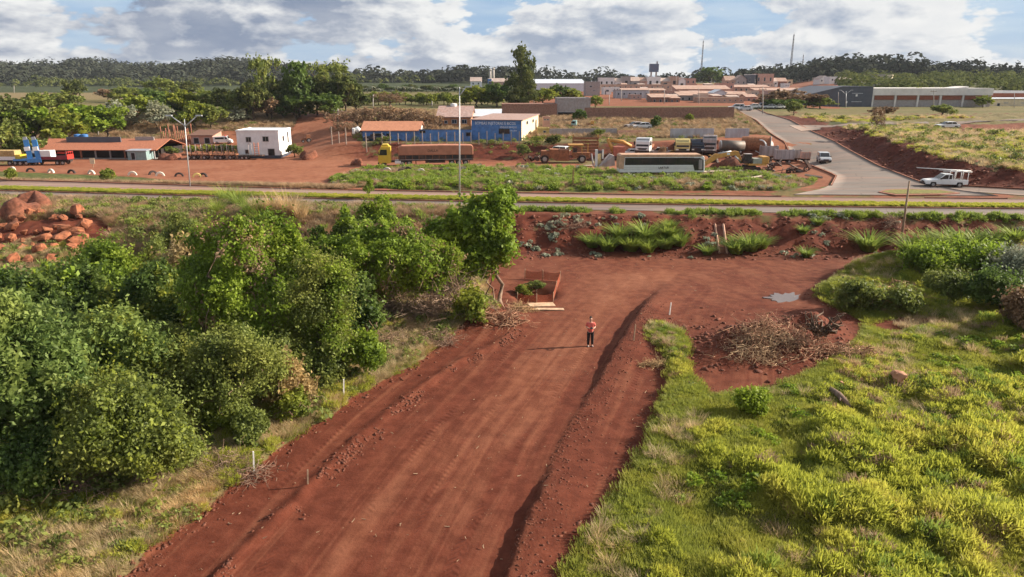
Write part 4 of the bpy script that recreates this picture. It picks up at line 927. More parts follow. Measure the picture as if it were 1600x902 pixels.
# ---------------------------------------------------------------- trees of the middle distance and beyond
def proto(kind, mat, n, size, seed, shape):
    """crown and trunk meshes, one unit wide and one unit tall"""
    g = np.random.default_rng(seed); b = MB(); base = .22
    if shape == 'round': L = auto_lobes(1, 1, g, 9, .16, .8)
    elif shape == 'flat': L = [(g.uniform(-.36, .36), g.uniform(-.34, .34), .36 + .52 * g.random(), g.uniform(.15, .25), g.uniform(.15, .25), .12 + .06 * g.random()) for _ in range(17)]
    elif shape == 'euc': L = [(g.normal() * .20 * (1.1 - t), g.normal() * .20 * (1.1 - t), .16 + .78 * t, .25 * (1.10 - .62 * t) * g.uniform(.75, 1.2), .25 * (1.10 - .62 * t) * g.uniform(.75, 1.2), .075) for t in np.linspace(0, 1, 17)]
    elif shape == 'open': L = [(g.uniform(-.4, .4), g.uniform(-.4, .4), g.uniform(.3, .92), .13, .13, .11) for _ in range(14)]
    else: L = auto_lobes(1, 1, g, 7, .05, .9)
    L0 = L
    if shape in ('round', 'flat'): L = ragged(L, g, 4)
    me = leaf_mesh('crown', L, n, size, seed, 1.3, .9, shell=.16, fill=.12, rough=.34, freq=4.5, gap=.43 if shape == 'euc' else .38, varf=5., shoots=.4, slen=.13); me.materials.append(M_LEAF[mat])
    f = Vector((0, 0, .3)); limb(b, (0, 0, -.12), f, .035, .025, .04, g, 6)
    for l in L0[:10]: limb(b, f if shape != 'euc' else (0, 0, l[2] - .12), l[:3], .016, .004, .06, g, 4, 3)
    if shape == 'euc': limb(b, f, (0, 0, .9), .028, .008, .02, g, 5)
    if kind == 'bare':
        for i in range(260):
            l = L[g.integers(0, len(L))]; d = unit(g.normal(size=(1, 3)))[0]; q = Vector(l[:3]) + Vector(d * np.array(l[3:6])); limb(b, l[:3], q, .006, .002, .08, g, 3, 2)
    tm = b.mesh('trunk'); tm.materials.append(M_TWIG if kind == 'bare' else M_BARK); return me, tm
PROTO = {k: [proto(k, m, n, s, 100 + 7 * j + i, sh) for i in range(c)] for j, (k, m, n, s, sh, c) in enumerate((
    ('round', 'far', 2600, .062, 'round', 3), ('lime', 'lime', 2400, .062, 'round', 2), ('flat', 'far', 2400, .055, 'flat', 2), ('limeflat', 'vine', 2400, .055, 'flat', 2), ('dark', 'dark', 2600, .062, 'round', 2), ('euc', 'far', 3400, .040, 'euc', 2),
    ('pale', 'silver', 1800, .050, 'round', 1), ('olive', 'olive', 2400, .060, 'round', 2), ('bare', 'brown', 1500, .040, 'round', 2), ('brown', 'brown', 2600, .055, 'flat', 2), ('eucopen', 'olive', 2600, .040, 'open', 2)))}
_pi = 0
def far_tree(px, pb, pt, w, kind, label, cat='tree', group=None, Y=None, name='tree', z=None):
    global _pi
    if Y is None: p = at(px, pb)
    else: q = WY(px, pb, Y); p = Vector((q[0], Y, float(HZ(q[0], Y)) - .2))
    h = top_z(px, pt, p.y) - p.z; wd = w / ppm((p.x, p.y, p.z + h / 2)); _pi += 1
    cm, tm = PROTO[kind][_pi % len(PROTO[kind])]
    o = thing(name, label, cat, p, (_pi * 2.399) % 6.283, group, (wd, wd, max(h, .5)))
    link_mesh('crown', cm, parent=o); link_mesh('trunk', tm, parent=o); return o
def build_mid_trees():
    F = far_tree
    for a in ((12, 238, 150, 92, 'flat', 'dark flat topped tree at the left edge behind the parked trucks'), (58, 236, 168, 84, 'limeflat', 'yellow green spreading tree behind the parked trucks'), (-5, 252, 192, 80, 'olive', 'olive bush at the left edge just behind the parked trucks'), (42, 250, 214, 56, 'olive', 'small olive bush behind the blue ramps'),
              (100, 236, 172, 82, 'lime', 'bright green round tree behind the tile roofed restaurant'), (136, 224, 164, 84, 'limeflat', 'tiered light green tree behind the restaurant roof'), (170, 222, 168, 62, 'limeflat', 'narrow lime green tree behind the water tanks'), (208, 198, 152, 92, 'lime', 'wide pale green dome shaped tree behind the restaurant'),
              (190, 206, 160, 62, 'pale', 'silvery tree at the left side of the pale green dome tree'), (246, 200, 160, 56, 'pale', 'silvery tree right of the pale green dome tree'), (62, 190, 148, 60, 'olive', 'brownish olive tree above the tan field edge'), (100, 180, 146, 60, 'olive', 'yellow olive bush at the edge of the tan field'),
              (20, 190, 160, 60, 'pale', 'grey green tree in the left middle distance'), (246, 186, 146, 62, 'dark', 'dark spreading tree beside the silvery tree'), (285, 184, 142, 60, 'lime', 'green crowned tree left of the near utility pole'), (305, 204, 162, 52, 'lime', 'bright round tree above the dry slope'), (330, 202, 166, 56, 'olive', 'olive round tree above the dry slope'),
              (322, 180, 142, 70, 'olive', 'tan olive tree behind the near utility pole'), (360, 184, 140, 64, 'flat', 'flat dark tree right of the near utility pole'), (386, 188, 144, 58, 'olive', 'olive tree at the foot of the tall eucalyptus'), (365, 192, 168, 44, 'pale', 'small pale shrub beside the near utility pole'),
              (425, 188, 156, 46, 'brown', 'rust brown shrub in front of the tall eucalyptus'), (398, 190, 128, 56, 'round', 'mid green tree left of the tall eucalyptus'), (418, 184, 90, 50, 'eucopen', 'tall open crowned eucalyptus left of the dark grove'), (442, 184, 128, 52, 'round', 'drooping green tree right of the tall eucalyptus'),
              (470, 182, 102, 54, 'dark', 'dark upright tree at the left of the grove'), (496, 180, 118, 56, 'round', 'middle tree of the dark grove'), (516, 178, 98, 66, 'eucopen', 'tallest spreading tree of the dark grove'), (540, 180, 116, 56, 'round', 'right hand tree of the dark grove'), (460, 186, 152, 56, 'dark', 'dark undergrowth tree at the foot of the grove'), (508, 184, 148, 70, 'dark', 'low dense tree in front of the grove'), (556, 178, 142, 52, 'round', 'shorter tree trailing off the right of the grove'),
              (118, 160, 126, 34, 'flat', 'lone tree standing in the tan field'), (255, 156, 123, 50, 'olive', 'grey crowned tree at the edge of the dark crop field'), (170, 158, 138, 34, 'brown', 'brown bush in the tan field'), (195, 160, 136, 46, 'olive', 'olive tree at the right end of the tan field'), (232, 158, 140, 52, 'dark', 'dark tree in front of the crop field'), (290, 152, 128, 44, 'round', 'small round tree below the left hill')): F(*a)
    for a in ((815, 166, 73, 60, 'euc', 'very tall lone eucalyptus in front of the city'), (806, 168, 120, 30, 'euc', 'shorter eucalyptus at the left foot of the tall one'), (826, 168, 112, 36, 'euc', 'shorter eucalyptus at the right foot of the tall one'), (848, 166, 140, 46, 'vine' if 0 else 'lime', 'bright green tree right of the lone eucalyptus'),
              (872, 162, 134, 40, 'dark', 'dark green tree below the white warehouse'), (893, 162, 140, 40, 'lime', 'light green tree left of the grey block building'), (776, 168, 132, 48, 'dark', 'dark tree left of the lone eucalyptus'), (745, 168, 136, 50, 'lime', 'yellow green tree beside the street lamp top'), (930, 168, 150, 26, 'lime', 'small green tree right of the grey block building'),
              (1108, 134, 107, 48, 'dark', 'large dark dome shaped tree among the city houses'), (1198, 168, 146, 52, 'brown', 'rust brown flat tree left end of the row by the parked cars'), (1226, 168, 142, 60, 'brown', 'wide rust green tree over the parked cars'), (1258, 168, 146, 52, 'brown', 'rust tree beside the dark grey warehouse'), (1282, 170, 152, 40, 'olive', 'olive tree against the dark grey warehouse'), (1212, 170, 156, 40, 'dark', 'dark low tree under the rust brown row'), (1238, 170, 156, 44, 'dark', 'dark low tree right under the rust brown row'),
              (1432, 164, 138, 34, 'lime', 'lime green tree in front of the long brick factory'), (1515, 166, 142, 34, 'olive', 'thin olive tree at the right end of the factory'), (1535, 168, 150, 30, 'lime', 'small green tree left of the cream warehouse'), (1472, 182, 164, 42, 'olive', 'dark scrub tree on the field before the factory'), (1375, 182, 166, 40, 'brown', 'brown scrub tree on the field before the factory'), (1368, 206, 168, 22, 'bare', 'thin young tree beside the branch road'), (1240, 180, 160, 30, 'olive', 'round shrub at the top of the side road'),
              (1025, 202, 182, 18, 'dark', 'bluish young tree by the corrugated panels'), (1077, 190, 178, 14, 'lime', 'single bright shrub in front of the long brick wall'), (905, 190, 172, 22, 'dark', 'dark shrub behind the pale blue truck')): F(*a)
    for i, (px, pb, pt, w) in enumerate(((528, 200, 176, 50), (558, 202, 170, 60), (590, 202, 166, 62), (622, 202, 168, 62), (652, 204, 172, 56), (676, 204, 178, 44), (610, 168, 145, 50), (540, 212, 190, 44), (668, 214, 192, 34))):
        F(px, pb, pt, w, 'bare', ('leafless brown thicket bush behind the blue shed, %s' % ('leftmost of the row', 'second from the left', 'third and palest', 'highest in the middle', 'fourth in front of the villas', 'at the right end', 'far back by the crop rows', 'low beside the white tank', 'low beside the tan house')[i]), 'bush', 'bare thickets behind the blue shed', name='bush')
    # band of orchard trees and palms before the wood
    g = np.random.default_rng(77)
    for i in range(26):
        px = 568 + i * 8.4 + g.normal() * 2; F(px, 164 + g.normal() * 1.0, 148 + g.normal() * 2, 24, 'lime' if i % 3 else 'olive', f'orchard tree behind the brown thicket, {ORD[i]} from the left', 'tree', 'orchard trees behind the brown thicket')
    for i in range(24):
        px = 560 + i * 9.6 + g.normal() * 2; F(px, 148 + g.normal() * .5, 135 + g.normal() * 1.5, 22, 'round' if i % 2 else 'dark', f'dark tree at the foot of the far wood, {ORD[i]} from the left', 'tree', 'trees along the foot of the far wood', Y=430)
    pm_ = []
    V = []; Fc = []; A = []
    for i in range(15):
        a = i * 2.4; dz = g.uniform(-.1, .5)
        for s in range(3):
            b0 = len(V); t0, t1 = s / 3, (s + 1) / 3
            for t in (t0, t1):
                r = t * .5; z = .82 + dz * t * .5 - .3 * t * t; w = .07 * (1 - t * .7); V += [(math.cos(a) * r - math.sin(a) * w, math.sin(a) * r + math.cos(a) * w, z), (math.cos(a) * r + math.sin(a) * w, math.sin(a) * r - math.cos(a) * w, z)]; A += [g.random()] * 2
            Fc.append((b0, b0 + 1, b0 + 3, b0 + 2))
    cm = np_mesh('crown', np.array(V), np.array(Fc), {'var': np.array(A)}); cm.materials.append(M_LEAF['silver']); b = MB(); b.tube([(0, 0, -.1), (.02, 0, .4), (0, 0, .82)], [.03, .022, .02], 6); tm = b.mesh('trunk'); tm.materials.append(M_PALEBARK)
    for i in range(17):
        px = 562 + i * 11.5 + g.normal() * 3; pt = 133 + abs(g.normal()) * 3; q = WY(px, 145, 400); z = float(HZ(q[0], 400)); h = top_z(px, pt, 400) - z
        o = thing('palm_tree', f'pale palm before the far wood, {ORD[i]} from the left', 'palm', (q[0], 400, z), i * 1.3, 'palms before the far wood', (6, 6, h)); link_mesh('crown', cm, parent=o); link_mesh('trunk', tm, parent=o)
build_mid_trees()
def build_far_wood():
    """wooded hills on the horizon: one mass of tree tops"""
    g = np.random.default_rng(99)
    def wood(name, label, ulo, uhi, y0, y1, n, s, dens, seed, mat='fargrey'):
        u = g.uniform(ulo, uhi, n); Y = y0 * (y1 / y0) ** g.random(n); X = u * (Y + 10); k = dens(u, Y, X); u, Y, X = u[k], Y[k], X[k]; m = len(X); Z = HZ(X, Y); hh = s * (.38 + 1.15 * g.random(m) ** 1.6) * (1 + 1.2 * np.clip(fbm(X * .012, Y * .012, 3, 15), -.35, .5))
        K = 46; c = np.repeat(np.stack([X, Y, Z + hh * .4], 1), K, 0); hr = np.repeat(hh, K); d = unit(g.normal(size=(m * K, 3))); d[:, 2] = np.abs(d[:, 2]) * .9 + .02 * g.normal(size=m * K)
        P = c + d * hr[:, None] * np.array((.62, .62, .62)) * (.86 + .2 * g.random(m * K))[:, None]
        V, F = leaf_quads(P, d + np.array((0, 0, .5)), .23 * s, g, 1.3, .40, .1); tv = np.repeat(g.random(m), K) * .8 + .2 * g.random(m * K)
        me = np_mesh(name, V, F, {'var': np.repeat(tv, 4)}); o = link_mesh(name, me, M_LEAF[mat]); tag(o, label, 'woodland', kind='stuff')
    wood('wooded_hill', 'dark wood covering the long hill on the left horizon', -.86, .02, 760, 1500, 3000, 14, lambda u, Y, X: (fbm(X * .006, Y * .006, 3, 5) > -.25), 1)
    wood('wooded_hill', 'dark wood on the ridge behind the city houses', .02, .86, 640, 1250, 2600, 13, lambda u, Y, X: (HZ(X, Y) > 9) & ((Y > 840) | (u > .3)) & (fbm(X * .008, Y * .008, 3, 6) > -.3), 2)
    wood('scrubland', 'green scrub and trees behind the long factory', .43, .86, 330, 680, 620, 5., lambda u, Y, X: fbm(X * .012, Y * .012, 3, 18) > -.1, 4, 'far')
    wood('wood_edge', 'scrub and trees along the crop field below the left hill', -.86, -.1, 640, 800, 420, 7, lambda u, Y, X: fbm(X * .01, Y * .02, 3, 8) > .05, 3, 'far')
build_far_wood()
# ---------------------------------------------------------------- buildings
P = pm
M_TILE = P('clay_tile', (.36, .135, .075), .85, var=.3, scale=5, dust=.2, bump=.4)
M_WHITE = P('white_plaster', (.74, .73, .72), .85, var=.08, scale=1.2, dust=.10)
M_BLUEW = P('blue_plaster', (.085, .20, .45), .85, var=.22, scale=1.4, dust=.14)
M_CREAM = P('cream_plaster', (.66, .56, .38), .85, var=.1, scale=1.5, dust=.12)
M_ORANGEW = P('orange_plaster', (.42, .20, .10), .85, var=.15, scale=1.5, dust=.2)
M_BRICK = P('hollow_brick', (.27, .15, .11), .9, var=.25, scale=3, dust=.25, bump=.3)
M_GREYB = P('grey_block', (.34, .31, .30), .9, var=.15, scale=2, dust=.15, bump=.2)
M_DARKG = P('charcoal_cladding', (.085, .095, .12), .7, var=.12, scale=1, dust=.05)
M_GALV = P('galvanised_sheet', (.40, .43, .47), .5, .4, var=.15, scale=2, dust=.2, streak=True)
M_SHEETW = P('white_sheet_roof', (.60, .64, .70), .55, .2, var=.08, scale=1, dust=.06)
M_FIBRO = P('stained_fibre_roof', (.36, .25, .22), .85, var=.25, scale=2, dust=.35, streak=True)
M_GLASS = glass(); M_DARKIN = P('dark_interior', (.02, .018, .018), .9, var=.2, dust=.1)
M_TAN = P('tan_plaster', (.47, .33, .25), .9, var=.15, scale=1, dust=.3); M_PINK = P('pink_plaster', (.50, .30, .24), .9, var=.12, scale=1, dust=.25)
M_CONC = P('concrete', (.42, .39, .36), .9, var=.15, scale=2, dust=.2, bump=.2); M_STEEL = P('galvanised_steel', (.50, .51, .52), .5, .5, var=.1, scale=3, dust=.1)
M_NAVY = P('navy_skirting', (.035, .055, .085), .8, var=.15, dust=.25); M_REDB = P('red_brick', (.25, .085, .05), .9, var=.2, scale=3, dust=.1)
M_BEAM = P('pale_concrete_band', (.72, .68, .64), .85, var=.08, scale=.6, dust=.12); M_TANKB = P('blue_polyethylene', (.05, .17, .42), .5, var=.1, dust=.1)
M_WOOD = P('weathered_wood', (.30, .21, .14), .9, var=.3, scale=4, dust=.3, bump=.3); M_GREENP = P('pale_green_metal', (.22, .31, .31), .7, var=.15, dust=.15)
def spot(px0, px1, pb, pt, Y=None):
    c = (px0 + px1) / 2
    if Y is None: p = at(c, pb)
    else: q = WY(c, pb, Y); p = Vector((q[0], Y, float(HZ(q[0], Y))))
    return p, (px1 - px0) / ppm(p), top_z(c, pt, p.y) - p.z
def roof_part(o, kind, mat, w, d, hw, rh, ov=.35, rail=None):
    b = MB(); t = .12
    if kind == 'flat':
        b.box((0, d / 2, hw + .003), (w + .14, d + .14, .14))
        for x, y, sx, sy in ((0, .06, w + .2, .12), (0, d - .06, w + .2, .12), (-w / 2 + .06, d / 2, .12, d - .25), (w / 2 - .06, d / 2, .12, d - .25)): b.box((x, y, hw + .145), (sx, sy, max(rh - .14, .12)))
    elif kind == 'gable':
        for s in (0, 1):
            y0, y1 = ((-ov, d / 2), (d + ov, d / 2))[s]; z0 = hw - ov * rh / (d / 2)
            V = [(-w / 2 - ov, y0, z0), (w / 2 + ov, y0, z0), (w / 2 + ov, y1, hw + rh), (-w / 2 - ov, y1, hw + rh)]; V += [(x, y, z + t) for x, y, z in V]
            b.add(V, [(0, 1, 2, 3), (7, 6, 5, 4), (0, 4, 5, 1), (1, 5, 6, 2), (2, 6, 7, 3), (3, 7, 4, 0)])
    elif kind == 'gabley':
        for s in (-1, 1):
            V = [(s * (w / 2 + ov), -ov, hw - .1), (0, -ov, hw + rh), (0, d + ov, hw + rh), (s * (w / 2 + ov), d + ov, hw - .1)]; V += [(x, y, z + t) for x, y, z in V]
            b.add(V, [(0, 1, 2, 3), (7, 6, 5, 4), (0, 4, 5, 1), (1, 5, 6, 2), (2, 6, 7, 3), (3, 7, 4, 0)])
    elif kind == 'shed':
        V = [(-w / 2 - ov, -ov, hw), (w / 2 + ov, -ov, hw), (w / 2 + ov, d + ov, hw + rh), (-w / 2 - ov, d + ov, hw + rh)]; V += [(x, y, z + t) for x, y, z in V]
        b.add(V, [(0, 1, 2, 3), (7, 6, 5, 4), (0, 4, 5, 1), (1, 5, 6, 2), (2, 6, 7, 3), (3, 7, 4, 0)])
    elif kind == 'hip':
        e = min(d / 2, w / 3); A = [(-w / 2 - ov, -ov, hw), (w / 2 + ov, -ov, hw), (w / 2 + ov, d + ov, hw), (-w / 2 - ov, d + ov, hw), (-w / 2 + e, d / 2, hw + rh), (w / 2 - e, d / 2, hw + rh)]
        b.add(A, [(0, 1, 5, 4), (1, 2, 5), (2, 3, 4, 5), (3, 0, 4), (3, 2, 1, 0)])
    return b.build('roof', mat, o)
def wall_part(o, mat, w, d, hw, kind, rh):
    b = MB()
    if kind == 'gable': b.prism([(0, -.6), (d, -.6), (d, hw), (d / 2, hw + rh - .02), (0, hw)], -w / 2, w / 2, axis='x')
    elif kind == 'gabley': b.prism([(-w / 2, -.6), (w / 2, -.6), (w / 2, hw), (0, hw + rh - .02), (-w / 2, hw)], 0, d)
    elif kind == 'shed': b.prism([(0, -.6), (d, -.6), (d, hw + rh - .02), (0, hw)], -w / 2, w / 2, axis='x')
    else: b.box((0, d / 2, -.6), (w, d, hw + .6))
    return b.build('wall', mat, o)
def window_part(o, x, z, w, h, y=0., frame=None, side=None, name='window', dmat=None):
    """frame proud of the wall with a recessed pane behind it"""
    b = MB(); f = min(.08, w * .12)
    for cx, cz, sx, sz in ((0, 0, w, f), (0, h - f, w, f), (-w / 2 + f / 2, f, f, h - 2 * f), (w / 2 - f / 2, f, f, h - 2 * f)): b.box((cx, -.02, cz), (sx, .09, sz))
    if name == 'window' and w > .9: b.box((0, -.015, f), (f * .7, .06, h - 2 * f))
    fr = b.build(name, frame or M_GALV, o); fr.location = (x, y, z)
    p = MB(); p.box((0, .0, f * .5), (w - f, .05, h - f)); p.build('pane' if name == 'window' else 'leaf', dmat or M_GLASS, fr)
    if side: fr.rotation_euler.z = R(90) * side
    return fr
def bld(label, cat, px0, px1, pb, pt, wall, roof=('flat', None, .3), depth=8., wins=(), doors=(), Y=None, name='house', group=None, rz=0., sidewins=(), frame=None):
    p, w, h = spot(px0, px1, pb, pt, Y); rk, rm, rf = roof; rh = rf if rk == 'flat' else h * rf; hw = h - rh
    o = thing(name, label, cat, p, rz, group); wall_part(o, wall, w, depth, hw, rk, rh); roof_part(o, rk, rm or wall, w, depth, hw, rh, ov=.12 if rk == 'flat' else .35)
    for fx, fz, fw, fh in wins: window_part(o, (fx - .5) * w, fz * hw, fw * w, fh * hw, frame=frame)
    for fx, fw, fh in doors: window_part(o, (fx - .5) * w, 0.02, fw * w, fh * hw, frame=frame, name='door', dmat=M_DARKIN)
    for fy, fz, fw, fh in sidewins: window_part(o, w / 2, fz * hw, fw, fh * hw, side=1, frame=frame).location.y = fy * depth
    o['w'] = w; o['h'] = hw; return o
def text_part(parent, txt, loc, size, mat, name='lettering', rot=(R(90), 0, 0), sx=1.):
    c = bpy.data.curves.new('t', 'FONT'); c.body = txt; c.size = size; c.align_x = 'CENTER'; c.extrude = .012; c.resolution_u = 2
    t = bpy.data.objects.new('t', c); COL.objects.link(t); dg = bpy.context.evaluated_depsgraph_get(); dg.update()
    me = bpy.data.meshes.new_from_object(t.evaluated_get(dg)); bpy.data.objects.remove(t)
    o = link_mesh(name, me, mat, parent, loc); o.rotation_euler = rot; o.scale.x = sx; return o
M_LETTER = P('white_lettering', (.85, .87, .9), .8, var=.05, dust=.05)
def water_tank(label, px, py, r, h, mat, dz=0., loc=None):
    o = thing('water_tank', label, 'water tank', loc); b = MB(); b.tube([(0, 0, 0), (0, 0, h * .8), (0, 0, h * .86)], [r * .92, r, r * .97], 18); b.build('drum', mat, o)
    b = MB(); b.tube([(0, 0, h * .862), (0, 0, h * .93), (0, 0, h)], [r * 1.02, r * .9, r * .25], 18); b.build('lid', mat, o); return o
def build_near_buildings():
    # tile roofed restaurant
    p, w, h = spot(56, 244, 248.5, 221.5, None); o = thing('restaurant', 'long open fronted restaurant under a low red tile roof', 'restaurant', p); d = 11.; eave = top_z(150, 234, p.y) - p.z; rid = h
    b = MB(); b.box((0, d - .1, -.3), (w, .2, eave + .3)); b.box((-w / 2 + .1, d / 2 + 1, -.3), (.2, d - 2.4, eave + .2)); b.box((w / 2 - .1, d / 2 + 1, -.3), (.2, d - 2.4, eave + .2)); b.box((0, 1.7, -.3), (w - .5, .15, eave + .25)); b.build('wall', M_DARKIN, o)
    b = MB(); b.box((0, d / 2, -.25), (w + .2, d + .3, .3)); b.build('floor_slab', M_CONC, o)
    roof_part(o, 'gable', M_TILE, w, d, eave, rid - eave, .5)
    b = MB(); b.box((-w * .09, d * .33, eave + (rid - eave) * .45), (w * .46, .25, (rid - eave) * .55 + .55)); b.build('parapet', M_DARKG, o)
    b = MB(); b.box((w * .32, d * .42, eave + .4), (w * .16, .2, 1.5)); b.build('gutter_wall', M_GREYB, o)
    for k in range(9): b = MB(); b.box((-w / 2 + .3 + k * (w - .6) / 8, .15, 0.05), (.22, .22, eave - .1)); b.build('post', M_GREYB if k % 3 else M_TILE, o)
    for k in range(3): b = MB(); b.box((-w * .28 + k * w * .2, d * .35, .05), (2.6, .9, .9)); b.build('counter', M_GREYB, o)
    for k, px in enumerate((103, 114)):
        q = (p.x - w / 2 + (px - 56) / 188 * w, p.y + d * .42, p.z + rid - .15); water_tank(('left' if not k else 'right') + ' blue water tank on the restaurant roof', px, 0, .62, 1.15, M_TANKB, loc=q)
    # site hut beside the restaurant
    p, w, h = spot(207, 236, 249, 233.5); o = thing('site_hut', 'pale green metal hut at the right end of the restaurant', 'hut', (p.x, p.y - 1.5, p.z)); wall_part(o, M_GREENP, w, 3, h * .9, 'flat', .2); roof_part(o, 'shed', M_GALV, w, 3, h * .9, h * .1, .2); window_part(o, -w * .2, .02, .8, h * .75, name='door', dmat=M_DARKIN)
    # white two storey building
    o = bld('white two storey block with navy base on the dirt yard', 'building', 373, 438, 247.5, 204, M_WHITE, ('flat', M_WHITE, .18), 7.5, ((.28, .60, .13, .20), (.69, .62, .15, .20), (.22, .16, .10, .17)), ((.80, .17, .36),), name='office_building', sidewins=((.35, .60, 1.0, .2), (.72, .50, .7, .42)), frame=M_GREYB)
    w = o['w']; b = MB(); b.box((0, -.03, -.1), (w + .08, .10, .62)); b.box((w / 2 + .03, 3.75, -.1), (.08, 7.4, .62)); b.build('skirting', M_NAVY, o)
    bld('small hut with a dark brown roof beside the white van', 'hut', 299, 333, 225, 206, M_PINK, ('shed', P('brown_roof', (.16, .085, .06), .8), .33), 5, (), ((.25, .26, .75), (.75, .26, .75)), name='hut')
    # blue shed, wall and workshop
    o = bld('low blue shed with an orange roof and white gable', 'shed', 567, 655, 220, 192, M_BLUEW, ('gable', P('orange_sheet_roof', (.46, .20, .115), .8, var=.12, dust=.3), .42), 7, ((.20, .36, .07, .34), (.46, .36, .08, .34)), (), name='shed', frame=M_NAVY)
    b = MB(); w, hw = o['w'], o['h']; p_, _, h_ = spot(567, 655, 220, 192); b.prism([(0.02, hw * .4), (6.98, hw * .4), (6.98, hw), (3.5, h_ - .05), (.02, hw)], w / 2 + .01, w / 2 + .05, axis='x'); b.build('gable_panel', M_WHITE, o)
    p, w, h = spot(655, 737, 221, 203); o = thing('blue_wall', 'long faded blue wall between shed and workshop', 'wall', p); n = 8
    for k in range(n): b = MB(); b.box((-w / 2 + (k + .5) * w / n, .1, -.6), (w / n - .03, .2, h + .6)); b.build('panel', M_BLUEW, o)
    b = MB(); b.box((0, .1, h + .002), (w, .3, .08)); b.build('coping', M_NAVY, o); window_part(o, w * .44, h * .45, .9, .7, frame=M_NAVY)
    window_part(o, -w * .43, h * .72, 1.1, .5, frame=M_NAVY)
    o = bld('blue workshop with white painted lettering and cream side', 'workshop', 736, 815, 219.5, 186, M_BLUEW, ('shed', M_FIBRO, .06), 20, ((.66, .33, .22, .26),), (), name='workshop', rz=-R(11), frame=M_NAVY)
    w, hw = o['w'], o['h']; b = MB(); b.prism([(.05, -.4), (19.95, -.4), (19.95, hw * 1.04), (.05, hw - .04)], w / 2 + .01, w / 2 + .06, axis='x'); b.build('side_wall', M_CREAM, o)
    for k in range(2): window_part(o, w / 2 + .07, hw * .72, 1.5, .6, side=1, frame=M_NAVY).location.y = 6 + 7 * k
    text_part(o, 'BOMBAS INJETORAS E BICOS', (-.02 * w, -.03, hw * .78), hw * .20, M_LETTER, sx=w * .90 / (hw * .20 * 14.2)); text_part(o, 'VENDAS E SERVIÇOS', (w * .24, -.03, hw * .62), hw * .12, M_LETTER, sx=w * .36 / (hw * .12 * 9.9)); text_part(o, '3341-2076', (w * .34, -.03, hw * .46), hw * .09, M_LETTER, sx=w * .16 / (hw * .09 * 4.9))
    bld('narrow pinkish water tower block behind the workshop', 'tower', 848, 859, 205, 183, M_PINK, ('flat', M_PINK, .2), 1.6, ((.3, .82, .3, .1), (.7, .82, .3, .1)), name='tower')
    bld('low yellow store at the back corner of the workshop', 'shed', 840, 858, 213, 201, P('yellow_plaster', (.45, .36, .14), .9), ('flat', None, .15), 3, ((.6, .5, .25, .3),), name='shed')
    bld('orange villa with a faded fibre cement roof behind the blue wall', 'house', 684, 736, 199, 168, M_ORANGEW, ('gable', M_FIBRO, .48), 14, ((.25, .35, .10, .3), (.50, .35, .16, .4), (.80, .35, .16, .4)), ((.08, .12, .8),), name='villa')
    bld('white roofed shed behind the blue workshop', 'shed', 737, 781, 184, 174, M_WHITE, ('shed', M_SHEETW, .5), 10, ((.08, .5, .06, .4), (.22, .5, .06, .4), (.9, .5, .06, .4)), name='shed', Y=at(736, 199).y + 8)
    v = at(709, 199); water_tank('white water tank standing on the villa roof', 0, 0, .75, 1.5, M_WHITE, loc=(WY(709, 172, v.y + 7)[0], v.y + 7, top_z(709, 172.5, v.y + 7)))
    bld('long windowless brick building behind the workshop', 'building', 784, 870, 184, 163, M_BRICK, ('flat', M_BRICK, .2), 10, ((.15, .04, .05, .12), (.5, .04, .05, .12)), name='brick_building')
    bld('rendered grey block building at the end of the brick building', 'building', 870, 922, 183, 153.5, M_GREYB, ('flat', M_GREYB, .2), 9, (), ((.27, .5, .28), (.85, .22, .28)), name='block_building')
    def wall(label, pts, hpx, mat, name='brick_wall', n=12, cap=None):
        A = [at(x, y) for x, y in pts]; o = thing(name, label, 'wall', A[0]); hh = [hp / ppm(a) for a, hp in zip(A, hpx)]
        for (a, b_, h0, h1) in zip(A, A[1:], hh, hh[1:]):
            for k in range(n):
                t0, t1 = k / n, (k + 1) / n - .0006; q0, q1 = a.lerp(b_, t0) - A[0], a.lerp(b_, t1) - A[0]; dv = (q1 - q0).normalized(); nn = Vector((-dv.y, dv.x, 0)) * .18; g0, g1 = h0 + (h1 - h0) * t0, h0 + (h1 - h0) * t1
                V = [q0 - Vector((0, 0, .6)), q1 - Vector((0, 0, .6)), q1 + nn - Vector((0, 0, .6)), q0 + nn - Vector((0, 0, .6)), q0 + Vector((0, 0, g0)), q1 + Vector((0, 0, g1)), q1 + nn + Vector((0, 0, g1)), q0 + nn + Vector((0, 0, g0))]
                MB().add(V, [(3, 2, 1, 0), (4, 5, 6, 7), (0, 1, 5, 4), (1, 2, 6, 5), (2, 3, 7, 6), (3, 0, 4, 7)]).build('panel', mat, o)
        return o
    wall('long plain brick wall running along the plateau behind the yard', [(913, 186), (1030, 187.5), (1146, 188)], [17, 19, 20], M_BRICK, n=11)
    wall('low grey wall on the bank right of the workshop', [(858, 213), (964, 211.5)], [11.5, 10.5], M_GREYB, 'low_wall', n=8)
    wall('low stained red wall continuing the grey wall', [(965, 212), (1012, 210)], [8, 6], M_BRICK, 'low_wall', n=4)
    for lb, x0, x1, nn in (('longer grey corrugated fence in front of the dry grass', 1047, 1115, 7), ('shorter grey corrugated fence nearer the side road', 1133, 1170, 4)):
        wall(lb, [(x0, 215.5), (x1, 215)], [14, 14], M_GALV, 'sheet_fence', n=nn)
build_near_buildings()
